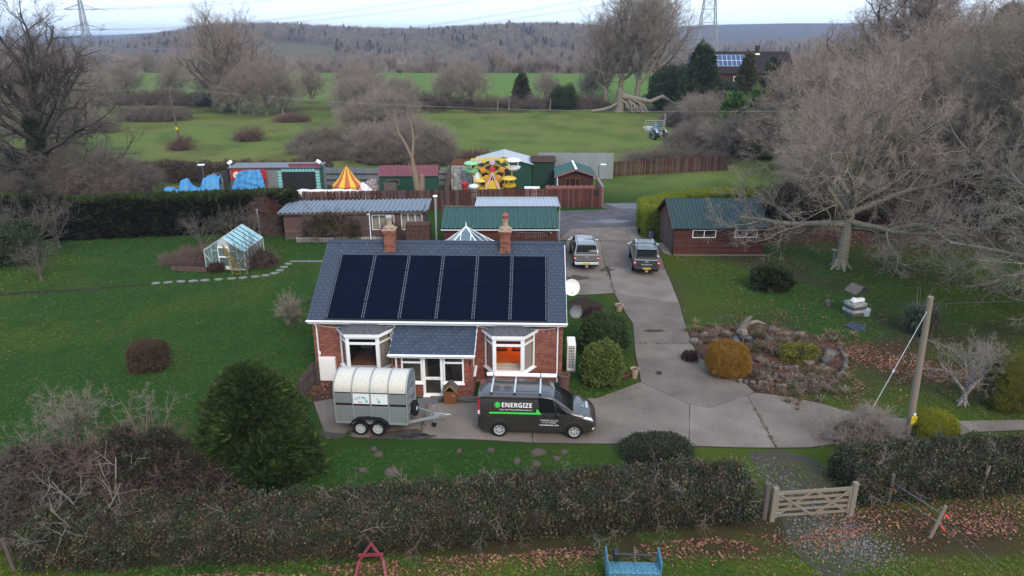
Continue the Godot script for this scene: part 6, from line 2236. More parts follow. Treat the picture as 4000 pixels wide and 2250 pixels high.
	var P := func(i: int, j: int) -> Vector3:
		var u := float(i) / n
		var v := float(j) / n
		var w := lerpf(0.55,1.0, pow(v, 0.8))
		return Vector3(1.95 + (u - 0.5) * 3.9 * w,lerpf(3.02,0.15,v) - 0.9 * maxf(0.0,0.28 - u) * (1.0 - v),0.2 + v * 1.5 + sin(u * 30.0 + v * 2.0) * 0.13 * (0.3 + v) + nz.get_noise_2d(u * 40,v * 40) * 0.2)
	for j in n:
		for i in n: cu.quad(P.call(i, j + 1), P.call(i + 1, j + 1), P.call(i + 1, j), P.call(i, j))
	solo("blue_tarpaulin",cu,M.tarp,"bright blue tarpaulin hanging over the west side stall","tarpaulin",Vector3(-28.0,0,-70.2),3.0)
# ---------------------------------------------------------------- plants
func limb(mb: MB,p0: Vector3,dir: Vector3,ln: float,r0: float,r1: float,segs: int,wob: float,up: float,sides: int) -> PackedVector3Array:
	var pts := PackedVector3Array([p0])
	var rr := PackedFloat32Array([r0])
	var d := dir
	var p := p0
	for i in segs:
		d = (d + Vector3(R(-wob, wob), R(-wob, wob) + up, R(-wob, wob))).normalized()
		p += d * ln / segs
		pts.append(p)
		rr.append(lerpf(r0, r1, float(i + 1) / segs))
	mb.tube(pts, rr, sides, false)
	return pts
func along(pts: PackedVector3Array, t: float) -> Vector3:
	var k := clampf(t, 0,0.9999) * (pts.size() - 1)
	return pts[int(k)].lerp(pts[int(k) + 1], fmod(k, 1.0))
func along_dir(pts: PackedVector3Array, t: float) -> Vector3:
	var k := int(clampf(t, 0,0.9999) * (pts.size() - 1))
	return (pts[k + 1] - pts[k]).normalized()
func fork(d: Vector3, ang: float, az: float) -> Vector3:
	var x := d.cross(Vector3(0.2,0.95,0.25))
	if x.length() < 0.1: x = d.cross(Vector3.RIGHT)
	x = x.normalized()
	var y := d.cross(x)
	return (d * cos(ang) + (x * cos(az) + y * sin(az)) * sin(ang)).normalized()
func bare_tree(nm: String,label: String,pos: Vector3,q: Dictionary,sd: int,cat := "tree",group := "") -> Node3D:
	rng.seed = sd
	var t := thing(nm, label, cat, pos, 0, group)
	var mb := MB.new()
	var xs := [[], [], []]
	var lean: Vector3 = q.get("lean", Vector3.ZERO)
	var trunk := PackedVector3Array()
	var tl: float = q.trunk
	if tl > 0.5:
		trunk = limb(mb,Vector3(0,-0.1,0),(Vector3.UP + lean).normalized(),tl,q.r,q.r * 0.45,6,q.get("twob",0.06),0.05,9)
		# root flare
		for k in 5:
			var a := TAU * k / 5.0 + 0.3
			mb.tube(PackedVector3Array([Vector3(cos(a),0,sin(a)) * q.r * 1.7 + Vector3(0,-0.05,0),Vector3(cos(a),0,sin(a)) * q.r * 0.75 + Vector3(0,q.r * 0.9,0),Vector3(0,q.r * 2.6,0)]),PackedFloat32Array([q.r * 0.16,q.r * 0.4,q.r * 0.5]),6)
	var n1: int = q.n1
	for i in n1:
		var f := (i + 0.5) / n1
		var p: Vector3 = Vector3(R(-.3, .3), 0, R(-.3, .3)) * q.get("base", 1.0)
		var d := (Vector3.UP + lean).normalized()
		var rr: float = q.r
		var s := 1.0
		if tl > 0.5:
			var tt := lerpf(q.t0,1.0, f)
			p = along(trunk, tt); d = along_dir(trunk, tt)
			rr = q.r * lerpf(0.62,0.36, f)
			s = lerpf(1.0, q.get("top", 0.62), f)
		var ang := deg_to_rad(lerpf(q.a1[1], q.a1[0], f) + R(-8,8))
		var d1 := fork(d, ang, i * 2.4 + R(-.4, .4))
		var l1: float = q.l1 * s * R(0.8,1.15)
		var b1 := limb(mb, p, d1, l1, rr, rr * 0.3,6, q.get("wob", 0.16), q.get("up", 0.06), 6)
		for j in int(q.n2):
			var g := lerpf(0.22,1.0, (j + R(0.2,0.8)) / q.n2)
			var d2 := fork(along_dir(b1, g), deg_to_rad(R(28,62)), j * 2.4 + i)
			var l2: float = q.l2 * R(0.7,1.25) * lerpf(1.1,0.75, g)
			var r2 := rr * lerpf(0.42,0.24, g)
			var b2 := limb(mb, along(b1, g), d2, l2, r2, r2 * 0.35,4, q.get("wob", 0.16) * 1.2, q.get("up", 0.06), 4)
			for k in int(q.n3):
				var h := lerpf(0.15,1.0, (k + R(0.2,0.8)) / q.n3)
				var d3 := fork(along_dir(b2, h), deg_to_rad(R(25,65)), k * 2.4 + j)
				var l3: float = q.l3 * R(0.7,1.2)
				var r3 := maxf(r2 * 0.42,0.016)
				var b3 := limb(mb,along(b2,h),d3,l3,r3,r3 * 0.4,3,q.get("wob",0.16) * 1.4,q.get("up2",0.05),3)
				for m in int(q.sp):
					var u := lerpf(0.15,1.0, (m + R(0,1)) / q.sp)
					var d4 := (along_dir(b3,u) + Vector3(R(-.7,.7),R(-.5,.8) + q.get("tw",0.0),R(-.7,.7))).normalized()
					xs[rng.randi() % 3].append(Transform3D(rbasis(d4, q.ss * R(0.7,1.25)), along(b3, u)))
	part(t, "trunk", mb, M[q.get("bark", "bark")])
	for k in 3: mm(t, "crown", K["spray%d" % k], M[q.get("twig", "twig")], xs[k])
	return t
func hedge(nm: String,label: String,path: Array,w: float,h: float,dens: float,mesh: Mesh,size: float,cols: Array,core: Material,bulge := 0.18,lm: Material = null,cat := "hedge") -> Node3D:
	var t := thing(nm, label, cat)
	var xs := []
	var cs := []
	var cm := MB.new()
	var prev := []
	for i in path.size() - 1:
		var a: Vector3 = path[i]
		var b: Vector3 = path[i + 1]
		var l := a.distance_to(b)
		var dirv := (b - a).normalized()
		var nn := dirv.cross(Vector3.UP)
		var per := 2 * h + w
		var n := int(l * per * dens)
		for k in n:
			var u := R(0,1)
			var hh := h * (1.0 + 0.10 * nz.get_noise_2d(a.x + u * l * 1.3,5.0 * i))
			var v := R(-0.1, per)
			var o: Vector3
			var nr: Vector3
			if v < h: # front (towards +nn)
				o = nn * w * 0.5 + Vector3(0, clampf(v, 0.05, h) / h * hh, 0); nr = nn
				if v > h * 0.8: o -= nn * w * 0.14 * (v / h - 0.8) * 5.0
			elif v < h + w:
				o = nn * (0.5 - (v - h) / w) * w + Vector3(0, hh, 0); nr = Vector3.UP
			else:
				o = -nn * w * 0.5 + Vector3(0, clampf(v - h - w, 0.05, h) / h * hh, 0); nr = -nn
			o += a.lerp(b, u)
			o += nr * (nz.get_noise_3d(o.x * 6, o.y * 6, o.z * 6) * bulge + R(-0.16,0.06))
			xs.append(Transform3D(rbasis(nr + Vector3(R(-.7, .7), R(-.3, .9), R(-.7, .7)), size * R(0.7,1.35)), o))
			cs.append(jit(cols[rng.randi() % cols.size()], 0.3))
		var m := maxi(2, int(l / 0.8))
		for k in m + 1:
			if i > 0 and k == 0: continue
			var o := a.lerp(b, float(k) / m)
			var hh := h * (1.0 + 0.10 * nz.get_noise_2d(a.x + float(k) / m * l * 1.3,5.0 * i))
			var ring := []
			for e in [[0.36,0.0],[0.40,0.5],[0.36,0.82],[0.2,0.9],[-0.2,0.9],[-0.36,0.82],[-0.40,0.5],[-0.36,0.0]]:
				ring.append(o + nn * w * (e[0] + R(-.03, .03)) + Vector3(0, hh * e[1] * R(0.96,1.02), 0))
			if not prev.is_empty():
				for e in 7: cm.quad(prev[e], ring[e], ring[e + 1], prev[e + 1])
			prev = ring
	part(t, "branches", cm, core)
	for e: int in [0, path.size() - 1]:
		# close the ends
		var a: Vector3 = path[e]
		var b: Vector3 = path[1 if e == 0 else e - 1]
		var od := (a - b).normalized()
		var nn := od.cross(Vector3.UP)
		for k in int(w * h * dens * 1.2):
			xs.append(Transform3D(rbasis(od + Vector3(R(-.7,.7),R(-.3,.9),R(-.7,.7)),size * R(0.7,1.35)),a + od * R(-0.1,0.2) + nn * R(-0.5,0.5) * w + Vector3(0,R(0.03,1.0) * h,0)))
			cs.append(jit(cols[rng.randi() % cols.size()], 0.3))
	mm(t, "foliage", mesh, lm if lm else M.leaf, xs, cs)
	return t
func bush(nm: String,label: String,pos: Vector3,r: Vector3,n: int,mesh: Mesh,size: float,cols: Array,core: Material,pw := 2.0,rough := 0.14,lm: Material = null,cat := "bush",deep := 0.16,group := "") -> Node3D:
	# a rounded bush; pw > 2 squares its shape
	var t := thing(nm, label, cat, pos, 0, group)
	var xs := []
	var cs := []
	var cy := r.y * 0.42
	for k in n:
		var d := Vector3(R(-1,1), R(-0.75,1), R(-1,1))
		if d.length() < 0.1: continue
		d = d.normalized()
		var q := pow(pow(absf(d.x), pw) + pow(absf(d.y), pw) + pow(absf(d.z), pw), -1.0 / pw)
		var f := 1.0 + nz.get_noise_3d(d.x * 14 + pos.x, d.y * 14, d.z * 14 + pos.z) * rough * 2.0 - R(0, deep)
		var o := Vector3(d.x * r.x, d.y * r.y * (0.58 if d.y > 0 else 0.42), d.z * r.z) * q * f + Vector3(0, cy, 0)
		if o.y < 0.03: o.y = R(0.03,0.12)
		xs.append(Transform3D(rbasis(Vector3(d.x / r.x,d.y / r.y + 0.15,d.z / r.z).normalized() + Vector3(R(-.5,.5),R(-.4,.6),R(-.5,.5)),size * R(0.7,1.35)),o))
		cs.append(jit(cols[rng.randi() % cols.size()], 0.28))
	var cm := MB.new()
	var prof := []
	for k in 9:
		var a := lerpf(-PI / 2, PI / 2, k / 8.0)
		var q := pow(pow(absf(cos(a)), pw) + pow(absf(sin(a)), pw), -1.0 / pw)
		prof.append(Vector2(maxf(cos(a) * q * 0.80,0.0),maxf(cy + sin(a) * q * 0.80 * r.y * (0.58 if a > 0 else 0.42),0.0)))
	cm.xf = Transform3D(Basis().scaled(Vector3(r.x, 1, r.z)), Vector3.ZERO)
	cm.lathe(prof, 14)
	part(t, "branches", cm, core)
	mm(t, "foliage", mesh, lm if lm else M.leaf, xs, cs)
	return t
func conifer(nm: String,label: String,pos: Vector3,h: float,r: float,n: int,size: float,cols: Array,pw := 0.8,low := 0.02,cat := "tree",lobes := 0.0) -> Node3D:
	var t := thing(nm, label, cat, pos)
	var xs := []
	var cs := []
	for k in n:
		var f := 1.0 - sqrt(R(0.0,1.0))
		var fill := 1.0
		if k % 4 == 0 and pw < 0.6:
			f = R(0.82,1.0)
			fill = sqrt(R(0,1))
		f = lerpf(low, 1.0, f)
		var a := R(0, TAU)
		var rad := r * pow(1.0 - f,pw) * (1.0 + lobes * sin(a * 5.0 + f * 9.0)) * (1.0 + nz.get_noise_3d(cos(a) * 12 + pos.x,f * 40,sin(a) * 12) * 0.5)
		if f < 0.15: rad *= lerpf(0.82,1.0, f / 0.15)
		rad = (rad * (1.0 - R(0,0.14)) + 0.05) * fill
		var o := Vector3(cos(a) * rad, f * h, sin(a) * rad)
		xs.append(Transform3D(rbasis(Vector3(cos(a),R(0.5,2.2),sin(a)) + Vector3(R(-.4,.4),0,R(-.4,.4)),size * R(0.7,1.3)),o))
		cs.append(jit(cols[rng.randi() % cols.size()], 0.28))
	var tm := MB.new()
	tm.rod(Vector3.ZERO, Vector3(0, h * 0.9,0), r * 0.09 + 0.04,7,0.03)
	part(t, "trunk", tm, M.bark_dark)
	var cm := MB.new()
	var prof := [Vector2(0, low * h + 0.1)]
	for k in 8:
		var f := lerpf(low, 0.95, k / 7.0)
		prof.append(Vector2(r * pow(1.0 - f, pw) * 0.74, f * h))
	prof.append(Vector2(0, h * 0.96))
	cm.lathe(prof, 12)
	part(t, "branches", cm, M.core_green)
	mm(t, "crown", K.cypress, M.leaf, xs, cs)
	return t
func thicket(nm: String,label: String,pos: Vector3,r: Vector3,n: int,twig: Material,ss: float,leaf_n := 0,leaf_cols: Array = [],cat := "thicket",core := true) -> Node3D:
	# tangle of arching bare shoots, some with leaves left
	var t := thing(nm, label, cat, pos)
	var xs := [[], [], []]
	for k in n:
		var a := R(0, TAU)
		var f := sqrt(R(0,1))
		var e := R(0.0,1.0)
		var hh := r.y * sqrt(maxf(1.0 - f * f,0.03)) * (1.0 + nz.get_noise_2d(pos.x + cos(a) * f * r.x * 3,pos.z + sin(a) * f * r.z * 3) * 0.9)
		var o := Vector3(cos(a) * f * r.x, hh * (1.0 - e * e * 0.6), sin(a) * f * r.z)
		var d := Vector3(cos(a) * f * 0.9 + R(-.7, .7), R(-0.3,1.1), sin(a) * f * 0.9 + R(-.7, .7)).normalized()
		xs[k % 3].append(Transform3D(rbasis(d, ss * R(0.6,1.3)), o - d * ss * 0.3 + Vector3(0,0.05,0)))
	for k in 3: mm(t, "shoots", K["spray%d" % k], twig, xs[k])
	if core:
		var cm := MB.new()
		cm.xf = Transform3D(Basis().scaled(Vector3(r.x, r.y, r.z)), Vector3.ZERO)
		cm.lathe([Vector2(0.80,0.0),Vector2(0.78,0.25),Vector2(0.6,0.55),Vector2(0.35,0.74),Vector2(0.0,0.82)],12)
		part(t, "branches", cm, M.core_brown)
	if leaf_n > 0:
		var lx := []
		var lc := []
		for k in leaf_n:
			var a := R(0, TAU)
			var f := sqrt(R(0,1))
			var hh := r.y * sqrt(maxf(1.0 - f * f,0.02)) * (1.0 + nz.get_noise_2d(pos.x + cos(a) * f * 20,pos.z + sin(a) * f * 20) * 0.5)
			lx.append(Transform3D(rbasis(Vector3(cos(a) * f,0.8,sin(a) * f) + Vector3(R(-.4,.4),R(-.2,.4),R(-.4,.4)),R(0.7,1.3)),Vector3(cos(a) * f * r.x,hh * R(0.86,1.03),sin(a) * f * r.z)))
			lc.append(jit(leaf_cols[rng.randi() % leaf_cols.size()], 0.3))
		mm(t, "leaves", K.leafclump, M.leaf, lx, lc)
	return t
func hedges() -> void:
	rng.seed = 201
	var mix := [Color(0.038,0.056,0.030),Color(0.048,0.064,0.028),Color(0.034,0.052,0.036),Color(0.085,0.050,0.040),Color(0.105,0.085,0.036),Color(0.062,0.040,0.034),Color(0.036,0.052,0.030),Color(0.030,0.044,0.026),Color(0.14,0.12,0.075)]
	var f := hedge("bramble_hedge","long clipped bramble and hawthorn hedge in front of the bungalow, up to gate",[Vector3(-15,0,-18.7),Vector3(-6,0,-19.2),Vector3(0,0,-20.1),Vector3(8.0,0,-21.0)],1.9,1.22,80,K.leafclump,1.05,mix,M.core_brown,0.22)
	stalks(f,[Vector3(-15,0,-18.7),Vector3(-6,0,-19.2),Vector3(0,0,-20.1),Vector3(8.0,0,-21.0)],1.9,1.22,170)
	var e := hedge("bramble_hedge","bramble and ivy hedge right of the gate beside the lane",[Vector3(12.2,0,-21.9),Vector3(18,0,-22.6),Vector3(32,0,-23.2)],1.9,1.18,75,K.leafclump,1.05,mix,M.core_brown,0.22)
	stalks(e, [Vector3(12.2,0,-21.9), Vector3(18,0,-22.6), Vector3(32,0,-23.2)], 1.9,1.18,110)
	var dk := [Color(0.018,0.026,0.013),Color(0.022,0.031,0.015),Color(0.016,0.022,0.012),Color(0.030,0.024,0.014)]
	var h := hedge("conifer_hedge","tall dark clipped conifer hedge along the back of the lawn",[Vector3(-52,0,-55.4),Vector3(-35,0,-56.4),Vector3(-18.6,0,-59.2)],1.7,2.85,36,K.cypress,1.5,dk,M.core_green,0.12)
	# fresh green growth along the top
	var xs := []
	var cs := []
	for k in 2600:
		var u := R(0,1)
		var p := Vector3(-35,0,-56.4).lerp(Vector3(-18.6,0,-59.2), u)
		xs.append(Transform3D(rbasis(Vector3(R(-.6,.6),1,R(-.4,.8)),R(0.9,1.7)),p + Vector3(0,2.95 + R(-.15,.15),R(-0.8,0.85))))
		cs.append(jit(Color(0.055,0.080,0.018).lerp(Color(0.022,0.035,0.014), R(0,1)), 0.3))
	mm(h, "top_growth", K.cypress, M.leaf, xs, cs)
	var yl := [Color(0.19,0.23,0.020), Color(0.15,0.195,0.02), Color(0.23,0.25,0.024)]
	hedge("golden_hedge","clipped yellow-green conifer hedge curving behind the timber garage",[Vector3(11.7,0,-56.0),Vector3(11.9,0,-59.8),Vector3(15.0,0,-62.6),Vector3(24,0,-63.8)],2.1,2.25,62,K.fineclump,1.7,yl,M.core_green,0.06)
	var fh := [Color(0.085,0.062,0.050), Color(0.062,0.056,0.038), Color(0.11,0.075,0.06)]
	hedge("field_hedge","dark hedge along the far crest of the second pasture",[W(-11.93,-585.36),W(22.37,-579.16),W(83.65,-573.09)],3.0,2.6,2.0,K.leafclump,5.0,fh,M.core_brown,0.5)
	hedge("ragged_hedge","dark ragged bramble hedge behind the fairground stalls",[Vector3(-46,0,-79.5),Vector3(-34,0,-80.5),Vector3(-21,0,-81)],2.6,1.7,18,K.leafclump,2.0,fh,M.core_brown,0.5)
func stalks(par: Node3D, path: Array, w: float, h: float, n: int) -> void:
	# bare shoots and bramble canes standing out of a hedge
	var xs := [[], [], []]
	for k in n:
		var i := rng.randi() % (path.size() - 1)
		var a: Vector3 = path[i]
		var b: Vector3 = path[i + 1]
		var nn := (b - a).normalized().cross(Vector3.UP)
		var o := a.lerp(b, R(0,1)) + nn * R(-0.5,0.52) * w
		var top := R(0,1) < 0.45
		o.y = h * 0.9 if top else R(0.05,0.9) * h
		if not top: o += nn * w * 0.12
		var d := Vector3(R(-1,1),R(0.0,0.7) if top else R(-0.5,0.5),R(-1,1)) + (Vector3.ZERO if top else nn * 0.7)
		xs[k % 3].append(Transform3D(rbasis(d.normalized(), R(0.5,1.15)), o))
	for k in 3: mm(par, "shoots", K["spray%d" % k], [M.bramble_twig, M.twig_dark, M.twig][k], xs[k])
func trees() -> void:
	# the big oak on the east lawn
	bare_tree("oak_tree","large bare spreading oak on the east lawn beyond the garage",W(23.25,-47.93),{trunk = 6.0,r = 0.46,n1 = 15,t0 = 0.50,a1 = [18,92],l1 = 7.8,n2 = 9,l2 = 3.3,n3 = 6,l3 = 1.6,sp = 3,ss = 1.1,wob = 0.22,up = 0.05,up2 = 0.06,top = 0.85,bark = "bark_lichen",twig = "twig_red",tw = 0.25},401)
	# big dark oak in the west with an ivy clad stem
	var ol := bare_tree("oak_tree","big dark oak with ivy-clad trunk at the west end of the hedge",W(-49.18,-74.14),{trunk = 10.5,r = 0.62,n1 = 20,t0 = 0.16,a1 = [15,92],l1 = 8.2,n2 = 8,l2 = 3.4,n3 = 5,l3 = 1.7,sp = 3,ss = 1.15,wob = 0.22,up = 0.05,top = 0.9,bark = "bark_dark",twig = "twig_dark"},402)
	ivy(ol, 0.7,7.5,900)
	# vase-shaped tree in the west pasture
	bare_tree("ash_tree","tall vase-shaped bare tree in the west field hedge, reddish twigs",W(-57.16,-146.83),{trunk = 5.5,r = 0.62,n1 = 20,t0 = 0.45,a1 = [8,66],l1 = 11.5,n2 = 8,l2 = 4.0,n3 = 4,l3 = 2.2,sp = 4,ss = 1.5,wob = 0.10,up = 0.07,up2 = 0.1,top = 1.0,bark = "bark",twig = "twig_red",tw = 0.4},403)
	# tall ashes right of the middle
	var p1 := {trunk = 15.0,r = 0.60,n1 = 18,t0 = 0.36,a1 = [12,48],l1 = 10.0,n2 = 7,l2 = 4.0,n3 = 4,l3 = 2.2,sp = 3,ss = 1.5,wob = 0.13,up = 0.09,up2 = 0.1,top = 0.8,bark = "bark_pale",twig = "twig",tw = 0.3}
	bare_tree("ash_tree","tall pale-barked bare ash with ivy foot above the fallen trunk",W(22.22,-152.05),p1,404)
	p1.a1 = [8,34]; p1.l1 = 11.0; p1.trunk = 13.0; p1.lean = Vector3(0.06,0,0)
	bare_tree("ash_tree", "tall slender pale ash just right of the fallen trunk", W(25.43,-149.40), p1,405)
	p1.lean = Vector3(-0.2,0,0); p1.trunk = 9.0; p1.a1 = [15,60]; p1.l1 = 9.0
	bare_tree("ash_tree", "leaning bare ash left of the fallen trunk", W(19.65,-152.05), p1,406)
	p1.lean = Vector3(0.03,0,0); p1.trunk = 15.0; p1.a1 = [15,62]; p1.l1 = 11.0; p1.twig = "twig_red"
	bare_tree("oak_tree","broad bare tree with reddish twigs behind the tall ashes",W(31.90,-162.05),p1,407)
	# east side: tree reaching in from outside the frame
	bare_tree("lime_tree","lichen-grey bare tree reaching in at the photo's far edge by the lane",Vector3(31.5,0,-35.5),{trunk = 5.5,r = 0.42,n1 = 18,t0 = 0.22,a1 = [12,88],l1 = 7.6,n2 = 9,l2 = 3.0,n3 = 6,l3 = 1.5,sp = 3,ss = 1.0,wob = 0.2,up = 0.04,top = 0.95,bark = "bark_pale",twig = "twig_pale"},408)
	# young white barked tree by the lane
	bare_tree("crab_apple_tree","small white-barked bare tree forking low beside the lane",W(20.16,-28.20),{trunk = 0.9,r = 0.17,n1 = 6,t0 = 0.7,a1 = [20,44],l1 = 2.1,n2 = 5,l2 = 1.1,n3 = 3,l3 = 0.6,sp = 2,ss = 0.5,wob = 0.16,up = 0.05,bark = "bark_birch",twig = "twig",lean = Vector3(0.05,0,0)},409)
	# wood on the east side: a few prototypes, copied
	var g := {trunk = 7.0,r = 0.45,n1 = 17,t0 = 0.3,a1 = [12,82],l1 = 7.5,n2 = 8,l2 = 3.4,n3 = 5,l3 = 1.8,sp = 3,ss = 1.4,wob = 0.18,up = 0.06,top = 0.85,twig = "twig_red",tw = 0.2}
	var oa := bare_tree("wood_oak","huge bare oak with gnarled crown against the sky above the east wood",Vector3(50.5,1.0,-96),{trunk = 12.0,r = 0.95,n1 = 18,t0 = 0.5,a1 = [14,88],l1 = 10.5,n2 = 9,l2 = 4.2,n3 = 5,l3 = 2.2,sp = 5,ss = 1.5,wob = 0.26,up = 0.05,top = 0.9,twig = "twig_red",tw = 0.1},410)
	var ob := bare_tree("wood_tree","rounded reddish bare tree left of the huge skyline oak",Vector3(48.5,0.6,-108),g,411)
	g.a1 = [8,55]; g.l1 = 8.5; g.trunk = 10.0; g.twig = "twig_pale"; g.bark = "bark_pale"
	var oc := bare_tree("wood_ash","tall upright yellowish bare tree at the top of the east wood",Vector3(43.0,0,-62),g,412)
	var lab := [
		[ob, 33.5,-84,40,0.92, "bushy bare tree behind the hero oak's west side above the picket fence"],
		[ob, 39.0,-74,120,1.0, "reddish bare tree in the east wood just right of the picket fence end"],
		[ob, 45.0,-78,200,1.1, "broad bare tree filling the wood behind the lawn oak"],
		[oc, 50.0,-70,75,1.0, "upright bare tree in the middle of the east wood"],
		[ob, 55.0,-84,300,1.25, "large bare tree near the white house lights"],
		[oc, 61.0,-88,20,1.15, "tall bare tree on the skyline beside the dark evergreen"],
		[oc, 52.0,-58,140,1.15, "tall yellowish bare tree at the photo's upper edge corner"],
		[ob, 46.5,-52,260,0.95, "bare tree at the wood's south edge above the leaf litter"],
		[ob, 58.0,-64,10,1.15, "bare tree deep in the east wood near the photo's edge"],
		[oc, 40.5,-44.5,210,0.75, "smaller pale bare tree between lawn oak and the lane-side tree"],
		[ob, 66.0,-110,80,1.2, "distant bare tree behind the dark evergreen"],
		[oc, 72.0,-98,160,1.2, "far bare tree at the upper edge of the east wood"],
		[ob, 29.5,-67.0,300,0.62, "small spreading bare tree behind the garage hedge"],
		[ob, -66.0,-84,60,1.0, "dark bare tree at the photo's west edge behind the big ivy oak"],
		[ob, -63.0,-98,180,0.9, "bare tree beyond the big ivy oak near the pylon"],
	]
	for q: Array in lab: dup(q[0], W(q[1], q[2]), q[3], Vector3.ONE * q[4], q[5])
	# hedgerow thorns between the pastures
	var th := bare_tree("hawthorn_tree","round bare hawthorn in the west field hedge nearest the leaning power pole",W(-83.62,-159.07),{trunk = 1.6,r = 0.2,n1 = 11,t0 = 0.5,a1 = [10,62],l1 = 3.6,n2 = 6,l2 = 1.8,n3 = 4,l3 = 1.1,sp = 3,ss = 1.2,wob = 0.2,up = 0.08,twig = "twig",bark = "bark_pale"},420)
	var tl := [
		[-74.29,-162.05,50,0.9,"slim bare hawthorn behind the leaning power pole"],[-53.23,-141.92,100,1.0,"bare hawthorn at the foot of the tall vase-shaped tree, west one"],
		[-49.88,-140.74,170,1.05,"bare hawthorn at the foot of the tall vase-shaped tree, middle one"],[-47.23,-140.15,240,1.1,"bare hawthorn at the foot of the tall vase-shaped tree, third one"],
		[-44.34,-140.74,300,1.05,"bare hawthorn at the foot of the tall vase-shaped tree, east one"],[-43.37,-159.07,20,0.85,"lone round thorn tree between the vase-shaped tree and the thicket"],
		[-12.90,-154.79,80,0.98,"bare hawthorn in the middle field hedge, the western of two"],[-8.54,-152.05,160,1.02,"bare hawthorn in the middle field hedge, the eastern of two"],
		[7.27,-159.07,220,0.72,"thin bare thorn between the ivy stump and dark holly"],[-63.08,-154.79,10,0.95,"bare hawthorn left of the tall vase-shaped tree"],[-76.83,-135.08,130,1.0,"bare thorn tree half hidden behind the big ivy oak"],[17.49,-159.07,30,0.8,"bare thorn below the leaning ash"]]
	th.scale = Vector3.ONE * 1.4
	for q: Array in tl: dup(th, W(q[0], q[1]), q[2], Vector3(1.25,1.5,1.25) * q[3], q[4])
	# fruit trees on the lawn
	var fr := {trunk = 0.9,r = 0.09,n1 = 8,t0 = 0.4,a1 = [6,46],l1 = 2.1,n2 = 4,l2 = 1.0,n3 = 2,l3 = 0.6,sp = 2,ss = 0.45,wob = 0.18,up = 0.08,twig = "twig_dark",bark = "bark"}
	var f1 := bare_tree("fruit_tree","bare fruit tree standing left behind the greenhouse",W(-23.68,-52.16),fr,430)
	dup(f1,W(-22.22,-54.36),80,Vector3(0.85,1.0,0.85),"bare fruit tree directly behind the greenhouse ridge")
	dup(f1,W(-18.32,-46.60),200,Vector3(0.7,1.0,0.7),"bare fruit tree in front of the greenhouse's east corner")
	dup(f1, W(-20.25,-53.69), 300, Vector3(0.8,1.0,0.8), "bare fruit tree beside the clothes post")
	dup(f1,W(-35.45,-50.31),40,Vector3(1.5,1.55,1.5),"larger bare fruit tree at the west end of the lawn")
	dup(f1,W(-35.29,-53.24),140,Vector3(1.25,1.35,1.25),"bare fruit tree against the dark hedge in the west")
	dup(f1, W(-31.75,-45.33), 100, Vector3(1.0,0.95,1.0), "low bare fruit tree nearest the worn lawn path")
func ivy(par: Node3D, r: float, h: float, n: int) -> void:
	var xs := []
	var cs := []
	for k in n:
		var a := R(0, TAU)
		var y := R(0.1, h)
		var rad := r * lerpf(1.15,0.75, y / h) + R(-.1, .15)
		xs.append(Transform3D(rbasis(Vector3(cos(a),R(-.2,.6),sin(a)),R(1.0,1.9)),Vector3(cos(a) * rad,y,sin(a) * rad)))
		cs.append(jit(Color(0.028,0.040,0.020), 0.35))
	mm(par, "ivy", K.ivyclump, M.leaf, xs, cs)
